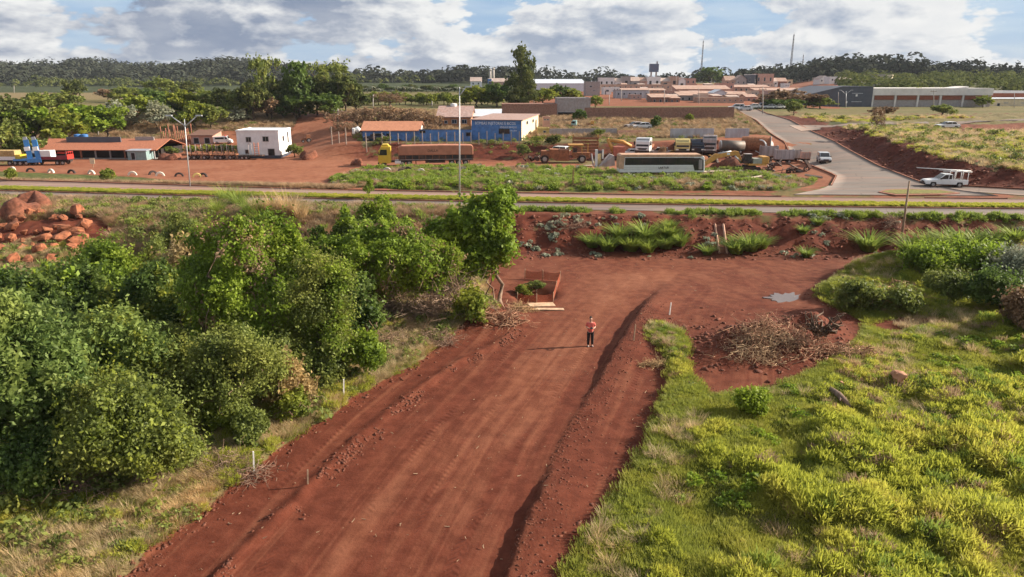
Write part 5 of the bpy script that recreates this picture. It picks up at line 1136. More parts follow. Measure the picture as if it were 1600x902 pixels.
def build_city():
    W_, T_, K_, G_ = M_WHITE, M_TAN, M_PINK, M_GREYB; tile = P('faded_city_tile', (.42, .28, .22), .9, var=.2, scale=1, dust=.3); fib = P('pale_city_roof', (.46, .36, .31), .9, var=.2, scale=1, dust=.25); dk = M_DARKG; sh = M_SHEETW
    B = bld
    B('large white metal warehouse right of the lone eucalyptus', 'warehouse', 836, 915, 143, 124, sh, ('shed', sh, .35), 30, (), ((.98, .03, .5),), name='warehouse')
    B('grey rendered house beside the white metal warehouse', 'house', 915, 937, 150, 127.5, G_, ('flat', G_, .3), 10, ((.35, .62, .16, .13), (.6, .35, .2, .06)), name='house')
    # dark grey warehouse
    p, w, h = spot(1257, 1361, 167, 136); o = thing('warehouse', 'charcoal metal warehouse with a raked roof line', 'warehouse', p); b = MB(); f = .46; hl = h * .56
    b.prism([(-w / 2, -.6), (w / 2, -.6), (w / 2, h), (w / 2 - w * f, h), (-w / 2, hl)], 0, 28); b.build('wall', M_DARKG, o)
    b = MB(); b.prism([(-w / 2 - .1, hl), (w / 2 - w * f, h), (w / 2 + .1, h), (w / 2 + .1, h + .18), (w / 2 - w * f, h + .2), (-w / 2 - .1, hl + .2)], -.15, 28.1); b.build('roof', M_DARKG, o)
    for z, ww in ((.66, 3.6), (.24, 3.4)): b = MB(); b.box((w * .27, -.06, h * z), (ww, .08, .22)); b.build('louvre', M_GALV, o)
    for x, z in ((.26, .52), (.12, .18)): b = MB(); b.box((w * x, -.06, h * z), (.6, .08, .7)); b.build('sign_plate', M_WHITE, o)
    # long factory
    p, w, h = spot(1360, 1546, 167, 138); o = thing('factory', 'long low factory with pale band over brick bays', 'factory', p); b = MB(); b.box((0, 12, -.5), (w, 24, h * .78 + .5)); b.build('wall', M_GREYB, o)
    b = MB(); b.box((0, 11.8, h * .62), (w + .3, 24.6, h * .38)); b.build('fascia', M_BEAM, o)
    for k in range(6):
        if k < 5: b = MB(); b.box((-w / 2 + (k + .55) * w / 5.3, -.10, h * .38), (w / 5.3 - 1.2, .2, h * .235)); b.build('brick_panel', M_REDB, o)
        b = MB(); b.box((-w / 2 + .3 + k * w / 5.3, -.22, -.4), (.55, .34, h * .62 + .39)); b.build('pillar', M_BEAM, o)
    b = MB(); b.prism([(w * .18, h + .01), (w * .3, h + .01), (w * .3, h * 1.10)], .2, 8); b.build('roof_light', M_BEAM, o)
    B('cream metal warehouse cut by the right edge of the picture', 'warehouse', 1546, 1660, 166, 150, M_CREAM, ('shed', sh, .3), 22, ((.22, .4, .06, .1), (.48, .4, .12, .08)), ((.12, .04, .4),), name='warehouse')
    B('brick annexe between the factory and the cream warehouse', 'building', 1548, 1600, 160, 142, M_REDB, ('flat', M_BEAM, .8), 10, name='annexe', Y=at(1500, 167).y + 12)
    hs = (('white house with flat roof at the left of the upper city row', 936, 960, 131, 121.5, W_, 'flat', W_), ('low white house second in the upper city row', 961, 972, 130, 122.5, W_, 'gable', fib), ('tall grey house with dark window in the upper city row', 972, 985, 131, 119.5, G_, 'flat', G_), ('grey house with pale porch in the upper city row', 986, 999, 131, 120.5, G_, 'gable', fib),
          ('red roofed house left of the white long house', 999, 1011, 131, 121.5, K_, 'gable', tile), ('white long house with a row of windows', 1011, 1032, 129.5, 120, W_, 'flat', W_), ('tan house right of the white long house', 1033, 1047, 131, 122, T_, 'gable', fib), ('two storey tan house with flat top in the upper row', 1047, 1060, 131, 119.5, T_, 'flat', T_),
          ('pale house with steep roof in the upper row', 1059, 1072, 131, 121, W_, 'gabley', fib), ('pink house beside the dark dome tree', 1071, 1087, 132, 122.5, K_, 'flat', K_), ('orange roofed house right of the dark dome tree', 1133, 1149, 130, 119, T_, 'gable', tile), ('grey gabled house right of the orange roof', 1149, 1166, 132, 117.5, G_, 'gabley', fib),
          ('house with dark blue glass front on the hill', 1167, 1183, 132, 116.5, dk, 'flat', W_), ('big pale pink house, tallest on the hill', 1180, 1208, 133, 115.5, K_, 'flat', K_), ('tiny white house right of the big pink house', 1208, 1216, 131, 122, W_, 'gable', fib), ('dark red house on the hill', 1215, 1229, 133, 122, M_REDB, 'gable', tile),
          ('cream house at the right end of the hill group', 1229, 1238, 134, 124.5, M_CREAM, 'flat', M_CREAM), ('white gabled house above the charcoal warehouse', 1279, 1297, 131, 118.5, W_, 'gabley', fib), ('white house joined to the white gabled house', 1296, 1312, 131, 120, W_, 'flat', W_), ('grey house above the charcoal warehouse', 1313, 1331, 133, 121.5, G_, 'gable', fib),
          ('small white house above the factory', 1347, 1362, 134, 126, W_, 'gable', fib), ('red roofed house above the factory', 1362, 1376, 135, 127.5, K_, 'gable', tile), ('long tan house behind the cream tower', 1386, 1440, 138, 128, T_, 'flat', T_), ('grey house left of the cream tower', 1368, 1381, 136, 116.5, G_, 'flat', G_),
          ('long tan terrace with flat roofs in the middle of the city', 940, 1056, 142, 132, T_, 'flat', T_), ('pink terrace of row houses right of the tan terrace', 1056, 1140, 149, 134, K_, 'shed', tile), ('plain pink block on the red earth', 1122, 1146, 144, 130, K_, 'flat', K_), ('terrace with arched doorways on the upper street', 1146, 1202, 142, 133, T_, 'shed', tile),
          ('terrace with arched doorways below the upper street', 1180, 1262, 147, 138, K_, 'shed', tile), ('pale blue gabled shed among the row houses', 1115, 1135, 153, 140.5, sh, 'gabley', sh), ('white half built house beside the grey house', 943, 955, 148, 137, W_, 'flat', W_), ('grey blue house with dark door below the tan terrace', 962, 1014, 154, 141, M_GALV, 'flat', G_),
          ('tan terrace above the grey blue house', 972, 1040, 146, 138.5, T_, 'shed', tile), ('brick row house with arched front', 1018, 1046, 160, 148, M_BRICK, 'shed', tile), ('brick row house with a blue tarpaulin', 1046, 1062, 160, 150, M_BRICK, 'shed', tile), ('grey walled row house behind the plateau wall', 1062, 1092, 157, 145, G_, 'shed', tile),
          ('beige boundary terrace behind the plateau wall', 1093, 1162, 161, 153, T_, 'flat', T_), ('brown row house at the right of the beige terrace', 1135, 1166, 153, 144, M_REDB, 'gable', tile), ('red roof row house under the pink terrace', 1068, 1112, 152, 143, K_, 'shed', tile), ('white row house behind the lone street pole', 985, 1003, 141, 134, W_, 'flat', W_),
          ('pink row house at the far right of the terraces', 1166, 1182, 158, 148, K_, 'gable', tile), ('pale house far left of the city behind the wood', 735, 752, 131, 121, W_, 'gable', fib), ('low pink house left of the lone eucalyptus', 764, 792, 132, 122.5, K_, 'gable', fib), ('small blue house left of the lone eucalyptus', 762, 768, 131, 123, M_BLUEW, 'flat', W_))
    for i, (lb, x0, x1, pb, pt, wm, rk, rm) in enumerate(hs):
        n = max(1, int((x1 - x0) / 8)); arch = 'arch' in lb or 'row' in lb
        wins = [((k + .5) / n, .45, .28 / n * (1.3 if n == 1 else 1), .3) for k in range(n)] if not arch else ()
        doors = [((k + .5) / n, .34 / n, .62) for k in range(n)] if arch else (((.25, .12, .6),) if n == 1 else ())
        B(lb, 'house', x0, x1, pb, pt, wm, (rk, rm, .3 if rk == 'flat' else .38), 9, wins, doors, name='house', Y=None if pb > 133 else min(560, at((x0 + x1) / 2, max(pb, 131)).y))
    # smaller houses strewn over the slope
    g = np.random.default_rng(31); walls = (W_, W_, T_, K_, P('pale_sand_plaster', (.58, .47, .38), .9, var=.1, dust=.2), G_, P('rose_plaster', (.46, .33, .29), .9, var=.1, dust=.2)); cname = ('white', 'white', 'tan', 'pink', 'sand coloured', 'grey', 'rose')
    for ri, (py, n, x0, x1, h) in enumerate(((126.5, 9, 1088, 1290, 5.5), (137, 12, 940, 1240, 6), (144, 8, 925, 1120, 7), (150, 9, 1030, 1240, 7.5), (157, 8, 985, 1180, 8.5))):
        for i in range(n):
            px = x0 + (i + .5) * (x1 - x0) / n + g.normal() * 3; w = h * (1.3 + .9 * g.random()); k = int(g.integers(0, 7)); rk = ('flat', 'gable', 'shed', 'flat')[int(g.integers(0, 4))]
            B(f'small {cname[k]} house on the city slope, {ORD[i]} from the left in row {ORD[ri]}', 'house', px - w / 2, px + w / 2, py + g.normal() * .8, py - h + g.normal() * .6, walls[k], (rk, walls[k] if rk == 'flat' else (fib, tile, fib)[i % 3], .25), 8, ((.3, .4, .16, .3), (.7, .4, .16, .3)), (), name='house', group='small houses on the city slope', Y=620 if py < 120 else None)
    # towers on the hill
    M_TOWER = P('dull_tower_steel', (.20, .20, .21), .7, .3, var=.1, dust=.1)
    def lattice(label, px, pb, pt, Y, w0):
        q = WY(px, pb, Y); z = float(HZ(q[0], Y)); h = top_z(px, pt, Y) - z; o = thing('radio_tower', label, 'radio tower', (q[0], Y, z)); legs = []
        for sx, sy in ((-1, -1), (1, -1), (1, 1), (-1, 1)): b = MB(); b.tube([(sx * w0, sy * w0, -1), (sx * w0 * .35, sy * w0 * .35, h)], [.20, .14], 5); b.build('leg', M_TOWER, o)
        b = MB(); n = 16
        for k in range(n):
            t, u = k / n, (k + 1) / n; r, s = w0 * (1 - .65 * t), w0 * (1 - .65 * u)
            for a, c in (((-1, -1), (1, -1)), ((1, -1), (1, 1)), ((1, 1), (-1, 1)), ((-1, 1), (-1, -1))): b.tube([(a[0] * r, a[1] * r, t * h), (c[0] * s, c[1] * s, u * h)], .10, 4); b.tube([(a[0] * s, a[1] * s, u * h), (c[0] * s, c[1] * s, u * h)], .09, 4)
        b.build('bracing', M_TOWER, o); b = MB(); b.tube([(0, 0, h - .2), (0, 0, h + 3)], .12, 5); b.box((0, -.5, h - 4), (.7, .5, 2.2)); b.box((.6, .3, h - 7), (.7, .5, 2.2)); b.build('antenna', M_WHITE, o)
    lattice('tall lattice radio tower on the wooded ridge', 1236, 100, 54, 760, .95); lattice('thinner lattice radio tower left of the ridge', 1096, 108, 64, 780, .75); lattice('short mast on the wooded ridge right of the tall tower', 1254, 100, 86, 780, .5)
    def tower(label, x0, x1, pb, pt, Y, mat, cap=False):
        c = (x0 + x1) / 2; q = WY(c, pb, Y); z = float(HZ(q[0], Y)); h = top_z(c, pt, Y) - z; w = (x1 - x0) / ppm((q[0], Y, z)); o = thing('water_tower', label, 'water tower', (q[0], Y, z)); b = MB()
        if cap:
            for s in (-1, 1): b2 = MB(); b2.box((s * w * .3, 0, -.5), (w * .14, w * .3, h * .62 + .5)); b2.build('leg', M_CONC, o)
            b.box((0, 0, h * .62), (w, w * .8, h * .38)); b.build('tank', mat, o); b = MB(); b.box((w * .35, 0, h + .01), (w * .15, w * .2, 2)); b.build('vent', M_CONC, o)
        else:
            b.tube([(0, 0, -1), (0, 0, h * .86)], w * .45, 14); b.build('shaft', mat, o); b = MB(); b.tube([(0, 0, h * .861), (0, 0, h * .99), (0, 0, h)], [w * .5, w * .5, w * .3], 14); b.build('tank', mat, o)
    tower('dark blue tank on legs above the city skyline', 1015, 1028, 112, 100, 640, P('dark_blue_panel', (.09, .13, .22), .6), True); tower('cream cylindrical water tower behind the factory', 1384, 1393, 137, 117, 470, M_CREAM); tower('slim grey water tower at the left of the city', 764, 768, 124, 108, 700, M_CONC); tower('second slim grey water tower beside the first', 769, 773, 124, 106, 705, M_CONC)
build_city()
# ---------------------------------------------------------------- vehicles and machines
M_TYRE = P('tyre_rubber', (.022, .02, .02), .9, var=.2, dust=.45); M_RIM = P('wheel_rim', (.42, .41, .40), .45, .6, var=.1, dust=.3); M_CHASSIS = P('chassis_black', (.025, .022, .022), .8, var=.2, dust=.3)
M_CARW = P('white_paint', (.74, .74, .73), .35, var=.04, dust=.08, spec=.5); M_SILVER = P('silver_paint', (.50, .52, .54), .35, .3, var=.04, dust=.08); M_YEL = P('yellow_paint', (.62, .42, .035), .4, var=.08, dust=.12, spec=.5); M_MACH = P('machine_yellow', (.55, .29, .07), .5, var=.12, dust=.25)
M_TARP = P('orange_tarp', (.44, .185, .115), .8, var=.12, scale=1.2, dust=.25, bump=.3); M_BLUEP = P('blue_paint', (.05, .22, .52), .5, var=.1, dust=.1); M_REDP = P('red_paint', (.55, .035, .025), .5, var=.1, dust=.1); M_MAROON = P('maroon_paint', (.20, .02, .035), .5, var=.1, dust=.15)
M_RUST = P('rusted_steel', (.26, .105, .05), .85, var=.35, scale=3, dust=.3, bump=.2); M_GREYST = P('worn_grey_steel', (.36, .32, .31), .7, .2, var=.25, scale=2, dust=.35, streak=True); M_LAMP = P('lamp_lens', (.8, .78, .7), .2, var=.02, dust=.05); M_TAIL = P('tail_lens', (.4, .02, .02), .3, var=.02, dust=.05); M_LEMON = P('faded_cab_yellow', (.62, .50, .20), .6, var=.1, dust=.2); M_HAY = P('straw_load', (.45, .31, .13), .95, var=.3, scale=4, dust=.2, bump=.4)
_WH = {}
def wheel(o, x, y, r=.35, w=.24, mat=None):
    key = (round(r, 3), round(w, 3))
    if key not in _WH:
        b = MB(); b.ring((0, 0, 0), r * .55, r, w, n=20); t = b.mesh('tyre'); t.materials.append(M_TYRE); b = MB(); b.tube([(0, -w * .42, 0), (0, -w * .40, 0), (0, w * .40, 0), (0, w * .42, 0)], [r * .45, r * .57, r * .57, r * .45], 16); rm = b.mesh('rim'); rm.materials.append(M_RIM); h = MB(); h.tube([(0, -w * .5, 0), (0, w * .5, 0)], r * .2, 8); hb = h.mesh('wheel'); hb.materials.append(M_RIM); _WH[key] = (t, rm, hb)
    t, rm, hb = _WH[key]; c = link_mesh('wheel', hb, parent=o, loc=(x, y, r)); link_mesh('tyre', t, parent=c); link_mesh('rim', rm, parent=c); return c
def slab(o, name, pts, w, mat, y=0., bevel=.03): b = MB(); b.prism(pts, y - w / 2, y + w / 2); return b.build(name, mat, o, bevel)
def box(o, name, c, d, mat, bevel=0., **k): b = MB(); b.box(c, d, **k); return b.build(name, mat, o, bevel)
def car(label, cat, loc, rz, style, col, name=None, s=1., rack=False, group=None):
    o = thing(name or style, label, cat, loc, rz, group, s); W2 = 1.78
    if style == 'pickup':
        body = [(-2.55, .45), (-2.55, 1.02), (-.75, 1.05), (.95, 1.05), (2.35, .92), (2.6, .72), (2.6, .42), (2.1, .40), (-2.0, .40)]; cab = [(-.72, 1.03), (-.62, 1.72), (.30, 1.72), (1.05, 1.05)]; ax = (-1.55, 1.62); r = .37
    elif style == 'suv':
        body = [(-2.25, .45), (-2.3, 1.0), (1.0, 1.03), (2.05, .95), (2.3, .75), (2.3, .42), (-2.0, .40)]; cab = [(-2.2, 1.0), (-2.0, 1.70), (.25, 1.70), (1.05, 1.02)]; ax = (-1.35, 1.4); r = .36
    elif style == 'van':
        body = [(-2.9, .45), (-2.9, 2.25), (1.5, 2.45), (2.0, 1.55), (2.85, 1.15), (2.95, .75), (2.95, .42), (-2.6, .40)]; cab = None; ax = (-1.8, 2.0); r = .36
    else:
        body = [(-2.1, .42), (-2.15, .92), (1.0, .92), (1.95, .82), (2.15, .62), (2.15, .38), (-1.9, .36)]; cab = [(-1.75, .9), (-1.15, 1.42), (.25, 1.42), (1.0, .92)]; ax = (-1.3, 1.35); r = .32
    slab(o, 'body', body, W2, col, bevel=.06)
    if cab:
        slab(o, 'cabin', cab, W2 - .16, col, bevel=.05); (x0, z0), (x1, z1), (x2, z2), (x3, z3) = cab
        for sy in (-1, 1):
            m = (x1 + x2) / 2; g1 = [(x0 + .18 + .1 * (x1 - x0), z0 + .08), (x1 + .08, z1 - .09), (m - .05, z1 - .09), (m - .05, z0 + .08)]; g2 = [(m + .05, z0 + .08), (m + .05, z1 - .09), (x2 - .04, z1 - .09), (x3 - .22, z0 + .08)]
            for g_ in ((g1, g2) if style != 'pickup' else (g2, g1)): slab(o, 'side_window', g_, .03, M_GLASS, sy * (W2 / 2 - .075), 0)
        b = MB(); k = .012; d = Vector((z3 - z2, 0, x2 - x3)).normalized() * -1; d = Vector((abs(d.x), 0, abs(d.z)))
        V = [Vector((x2 + .04, -.7, z2 - .05)), Vector((x2 + .04, .7, z2 - .05)), Vector((x3 - .07, .76, z3 + .05)), Vector((x3 - .07, -.76, z3 + .05))]; V2 = [v + d * .03 for v in V]; b.add(V + V2, [(0, 1, 2, 3), (7, 6, 5, 4), (0, 4, 5, 1), (1, 5, 6, 2), (2, 6, 7, 3), (3, 7, 4, 0)]); b.build('windscreen', M_GLASS, o)
        box(o, 'rear_window', (x0 + (x1 - x0) * .5 - .02, 0, z0 + .12), (.05, 1.35, (z1 - z0) * .72), M_GLASS)
    else:
        for sy in (-1, 1):
            slab(o, 'side_window', [(-2.3, 1.45), (-2.3, 2.0), (.6, 2.08), (.6, 1.5)], .03, M_GLASS, sy * (W2 / 2 + .005), 0); slab(o, 'side_window', [(.85, 1.5), (.85, 2.08), (1.3, 2.1), (1.75, 1.5)], .03, M_GLASS, sy * (W2 / 2 + .005), 0)
        slab(o, 'windscreen', [(1.52, 2.33), (1.58, 2.36), (2.05, 1.6), (1.99, 1.55)], 1.5, M_GLASS, 0, 0); box(o, 'beacon', (.9, 0, 2.43), (.25, 1.2, .16), M_REDP)
    xf = max(p[0] for p in body); xr = min(p[0] for p in body)
    box(o, 'bumper', (xf + .02, 0, .36), (.12, W2 * .98, .24), M_CHASSIS if style != 'van' else M_CARW); box(o, 'bumper', (xr - .02, 0, .38), (.12, W2 * .96, .22), M_CHASSIS); box(o, 'grille', (xf - .02, 0, .62), (.08, .85, .16), M_CHASSIS)
    for sy in (-1, 1): box(o, 'headlight', (xf - .09, sy * .66, .66), (.16, .34, .15), M_LAMP); box(o, 'tail_light', (xr + .02, sy * .80, .68), (.08, .14, .28), M_TAIL); box(o, 'mirror', ((cab[3][0] if cab else 1.7) - .25, sy * (W2 / 2 + .06), 1.08), (.14, .2, .16), M_CHASSIS)
    for x in ax:
        for sy in (-1, 1): wheel(o, x, sy * (W2 / 2 - .08), r); box(o, 'wheel_arch', (x, sy * (W2 / 2 - .02), r * .9), (r * 2.25, .07, r * 1.05), M_CHASSIS, taper=1, tx=.7)
    if style == 'pickup': box(o, 'load_bed', (-1.63, 0, 1.03), (1.6, 1.5, .03), M_CHASSIS)
    return o
def truck_cab(o, x, col, W=2.4, h=2.9, L=2.1):
    slab(o, 'cab', [(x, .75), (x, h), (x + L * .72, h + .05), (x + L * .95, h * .80), (x + L, h * .42), (x + L, .55), (x + .3, .55)], W, col, bevel=.08)
    slab(o, 'windscreen', [(x + L * .80, h * .92), (x + L * .84, h * .93), (x + L * 1.0, h * .58), (x + L * .985, h * .52)], W * .86, M_GLASS, 0, 0)
    for sy in (-1, 1): slab(o, 'side_window', [(x + L * .3, h * .58), (x + L * .3, h * .86), (x + L * .78, h * .86), (x + L * .92, h * .58)], .03, M_GLASS, sy * (W / 2 + .005), 0); box(o, 'headlight', (x + L + .01, sy * W * .36, .78), (.08, .4, .2), M_LAMP); box(o, 'mirror', (x + L * .95, sy * (W / 2 + .16), h * .6), (.12, .22, .55), M_CHASSIS); box(o, 'step', (x + L * .55, sy * (W / 2 - .05), .45), (.7, .12, .25), M_CHASSIS)
    box(o, 'bumper', (x + L - .05, 0, .40), (.25, W, .36), M_CHASSIS); box(o, 'grille', (x + L - .0, 0, h * .33), (.06, W * .7, h * .10), M_CHASSIS)
def fit(px0, px1, py, length): p = at((px0 + px1) / 2, py); return p, (px1 - px0) / ppm(p) / length
def build_vehicles():
    # articulated lorry with an orange covered trailer
    p, s = fit(593, 740, 258.5, 17.2); o = thing('articulated_lorry', 'yellow cab lorry with long orange tarped trailer parked on the yard', 'lorry', p, R(187), None, s)
    truck_cab(o, 6.3, M_YEL, 2.5, 3.5, 2.3); box(o, 'roof_fairing', (7.3, 0, 3.51), (1.6, 2.1, .42), M_YEL, .08, tx=.6)
    box(o, 'chassis', (5.2, 0, .65), (5.0, 1.0, .3), M_CHASSIS); box(o, 'fuel_tank', (5.1, 1.0, .5), (1.1, .5, .5), M_CARW, .05); box(o, 'fuel_tank', (5.1, -1.0, .5), (1.1, .5, .5), M_CARW, .05)
    slab(o, 'tarpaulin', [(-8.5, 1.95), (-8.5, 3.40), (-8.2, 3.66), (-3, 3.74), (1, 3.70), (4.4, 3.66), (5.0, 3.36), (5.0, 1.95)], 2.55, M_TARP, bevel=.15); box(o, 'trailer_frame', (-1.75, 0, .95), (13.4, 2.4, .34), M_CHASSIS); box(o, 'side_board', (-1.75, 0, 1.30), (13.5, 2.5, .64), M_CHASSIS)
    text_part(o, 'DALLA', (-1.2, 1.29, 2.55), .62, M_CHASSIS, rot=(R(90), 0, R(180)))
    for k in range(12):
        for sy in (-1, 1): box(o, 'side_post', (-8.3 + k * 1.2, sy * 1.25, 1.2), (.08, .06, .74), M_RUST)
    for sy in (-1, 1): box(o, 'side_rail', (-1.75, sy * 1.22, 1.12), (13.3, .07, .10), M_GREYST); box(o, 'underrun_guard', (-1.6, sy * 1.1, .55), (3.6, .06, .3), M_CHASSIS); box(o, 'landing_leg', (1.9, sy * .8, .1), (.14, .14, 1.0), M_CHASSIS)
    for x in (7.6, 4.3, 3.1, -4.6, -5.85, -7.1):
        for sy in (-1, 1): wheel(o, x, sy * 1.05, .52, .34)
    for sy in (-1, 1): box(o, 'mud_flap', (-7.85, sy * 1.0, .3), (.04, .5, .7), M_CHASSIS)
    # bus
    p = at(1031, 273); s = (1093 - 961) / ppm(p) / 12.4; o = thing('bus', 'old cream and white bus with dark windows behind the weeds', 'bus', p, R(1.5), None, s); h = 2.98
    slab(o, 'body', [(-6.2, .45), (-6.2, h - .15), (-6.0, h), (5.6, h), (6.05, h - .3), (6.2, 1.6), (6.2, .45)], 2.5, M_CARW, bevel=.10); slab(o, 'roof', [(-6.25, 1.0), (-6.25, h - .12), (-6.0, h + .05), (5.5, h + .05), (5.9, h - .12), (5.5, h - .28), (-5.5, h - .30), (-5.6, 1.0)], 2.56, P('cream_bus_paint', (.55, .34, .22), .6, dust=.4), bevel=.02)
    for sy in (-1, 1): box(o, 'window_band', (-.45, sy * 1.25, 1.54), (10.0, .025, 1.04), M_CHASSIS)
    for k in range(8): box(o, 'window', (-4.75 + k * 1.22, -1.265, 1.60), (1.17, .04, .92), M_GLASS); box(o, 'window', (-4.75 + k * 1.22, 1.265, 1.60), (1.17, .04, .92), M_GLASS)
    for sy in (-1, 1): slab(o, 'driver_window', [(4.72, .75), (4.45, 1.62), (4.45, 2.52), (5.4, 2.54), (5.92, 2.25), (6.02, .75)], .04, M_GLASS, sy * 1.275, 0); slab(o, 'door_glass', [(5.3, .9), (5.25, 2.3), (5.75, 2.3), (5.85, .9)], .03, M_GREYST, sy * 1.30, 0); box(o, 'side_trim', (-.6, sy * 1.262, .95), (10.4, .03, .04), M_GREYST); box(o, 'side_trim', (-.6, sy * 1.262, 1.22), (10.4, .03, .04), M_GREYST)
    slab(o, 'windscreen', [(5.88, 2.52), (5.93, 2.55), (6.24, 1.62), (6.2, 1.58)], 2.2, M_GLASS, 0, 0); text_part(o, 'LARTUR', (.2, -1.28, 1.02), .42, M_CHASSIS)
    for x in (-3.4, 3.6):
        for sy in (-1, 1): wheel(o, x, sy * 1.08, .5, .32)
    for sy in (-1, 1): box(o, 'headlight', (6.2, sy * .9, .75), (.06, .4, .22), M_LAMP)
    # white pickup with rack and long pole
    p, s = fit(1443, 1505, 292, 5.2); o = car('white pickup with an overhead rack driving at the junction', 'pickup truck', p, R(171), 'pickup', M_CARW, s=s)
    b = MB()
    for x in (-2.45, -1.6, -.85): 
        for sy in (-1, 1): b.tube([(x, sy * .8, 1.0), (x, sy * .72, 2.05)], .045, 5)
        b.tube([(x, -.8, 2.05), (x, .8, 2.05)], .045, 5)
    for sy in (-1, 1): b.tube([(-2.9, sy * .66, 2.05), (.6, sy * .66, 2.08)], .035, 5)
    b.build('ladder_rack', M_CARW, o)
    t = thing('ladder', 'long white ladder carried on the pickup rack', 'ladder', p, R(171), None, s); b = MB()
    for sy in (-.14, .14): b.tube([(-3.0, sy, 2.12), (3.6, sy, 2.42)], .035, 5)
    b.build('rail', M_CARW, t)
    for k in range(14): b = MB(); b.tube([(-2.9 + k * .48, -.14, 2.135 + k * .0217), (-2.9 + k * .48, .14, 2.135 + k * .0217)], .02, 5); b.build('rung', M_CARW, t)
    a = at(1303, 268); c = at(1262, 235); d = a - c; p, s = fit(1276, 1297, 254, 1.9); car('silver off road car coming down the side road', 'car', p, math.atan2(d.y, d.x), 'suv', M_SILVER, s=.92)
    # left hand trucks
    p, s = fit(-22, 36, 258, 7.6); o = thing('hay_truck', 'yellow truck loaded with straw at the left edge', 'truck', p, R(180), None, s); truck_cab(o, 1.7, M_CARW, 2.3, 2.6, 2.0); box(o, 'load', (-.9, 0, 1.5), (4.6, 2.3, 1.5), M_HAY, .15); box(o, 'rear_rack', (-3.7, 0, 1.25), (1.0, 2.2, .9), M_YEL); box(o, 'chassis', (-.6, 0, .75), (7.0, 1.1, .35), M_CHASSIS); box(o, 'side_panel', (-.9, 1.18, 1.1), (4.7, .06, .7), M_CARW); box(o, 'bed', (-1.3, 0, 1.11), (5.6, 2.3, .14), M_YEL)
    for x in (2.6, -1.9, -3.0):
        for sy in (-1, 1): wheel(o, x, sy * .98, .48, .32)
    p, s = fit(32, 66, 258, 3.9); o = thing('low_loader', 'low loader trailer with two raised blue and white ramps', 'trailer', p, R(10), None, s); box(o, 'deck', (-.2, 0, .85), (4.2, 2.4, .3), M_BLUEP); box(o, 'tail_beam', (1.1, -1.15, .55), (2.3, .2, .7), M_BLUEP)
    for k in range(2):
        x = .45 + k * 1.35; r = box(o, 'ramp', (x, -1.0, 1.1), (.85, .16, 3.4), M_BLUEP, rx=-.10, ry=-.10); b = MB(); b.box((x - .16, -1.16, 2.6), (.87, .20, .7), rx=-.10, ry=-.10); b.build('ramp_band', M_CARW, r); b = MB(); b.box((x - .30, -.76, 3.5), (.85, .15, 1.5), rx=-.10, ry=-.10, tx=.7); b.build('ramp_tip', M_GALV, r)
    for x in (-1.3, -.3): 
        for sy in (-1, 1): wheel(o, x, sy * .95, .42, .3)
    p, s = fit(54, 110, 257.5, 7.0); o = thing('flatbed_truck', 'flatbed truck with white cab and maroon drop sides, red tail rack', 'truck', p, R(182), None, s); truck_cab(o, 1.7, M_CARW, 2.2, 2.7, 1.9); box(o, 'load_box', (.5, .2, 1.45), (2.2, 1.8, 1.35), M_CARW, .08); box(o, 'bed', (-1.2, 0, .95), (5.2, 2.2, .18), M_CHASSIS)
    for sy in (-1, 1): box(o, 'drop_side', (-1.0, sy * 1.1, 1.1), (4.8, .07, .55), M_MAROON)
    box(o, 'tailboard', (-3.65, 0, 1.0), (.1, 2.25, 1.0), M_REDP); b = MB()
    for y in (-1.05, -.35, .35, 1.05): b.tube([(-3.65, y, 2.0), (-3.65, y, 2.5)], .05, 4)
    b.tube([(-3.65, -1.05, 2.5), (-3.65, 1.05, 2.5)], .05, 4)
    for sy in (-1, 1): b.tube([(-3.6, sy * 1.08, 2.3), (-.7, sy * 1.08, 2.3)], .04, 4)
    b.build('rail', M_REDP, o); box(o, 'chassis', (-.6, 0, .6), (6.4, .9, .3), M_CHASSIS)
    for x in (2.5, -1.6, -2.6):
        for sy in (-1, 1): wheel(o, x, sy * .95, .44, .3)
    p, s = fit(335, 363, 224.5, 5.9); car('white ambulance van parked beside the brown roofed hut', 'van', p, R(4), 'van', M_CARW, s=s)
    # stake trailers in front of the white building
    for lb, x0, x1 in (('left timber trailer with dark stakes parked before the green hedge', 293, 332), ('right timber trailer with dark stakes parked before the green hedge', 334, 372)):
        p, s = fit(x0, x1, 249, 5.4); o = thing('timber_trailer', lb, 'trailer', p, 0, None, s); box(o, 'bed', (0, 0, .95), (5.4, 2.2, .22), M_RUST)
        for x in (-2.4, -1.2, 0, 1.2, 2.4):
            for sy in (-1, 1): b = MB(); b.tube([(x, sy * 1.05, 1.1), (x, sy * 1.1, 3.1)], .075, 5); b.build('stake', M_CHASSIS if sy < 0 else M_GREYST, o)
        for x in (-1.9, -.8, 1.4):
            for sy in (-1, 1): wheel(o, x, sy * .95, .44, .3)
        box(o, 'drawbar', (2.9, 0, .7), (.9, .15, .15), M_CHASSIS)
    p, s = fit(376, 412, 249, 5.0); o = thing('skeletal_trailer', 'low rusty trailer with an orange ladder frame beside the white building', 'trailer', p, 0, None, s); box(o, 'bed', (0, 0, .7), (5, 2, .2), M_CHASSIS); b = MB()
    for x in (.9, 1.8): b.tube([(x, -.6, .9), (x, -.6, 3.6)], .07, 5)
    for k in range(5): b.tube([(.9, -.6, 1.3 + k * .5), (1.8, -.6, 1.3 + k * .5)], .05, 5)
    b.build('ladder_frame', P('orange_paint', (.55, .16, .05), .6), o)
    b = MB()
    for x in (-.4, .3): b.tube([(x, -.5, .9), (x, -.5, 3.3)], .06, 5)
    b.tube([(-.4, -.5, 3.3), (.3, -.5, 3.3)], .06, 5); b.build('post', M_GREYST, o)
    for x in (-1.8, -.9): 
        for sy in (-1, 1): wheel(o, x, sy * .9, .4, .28)
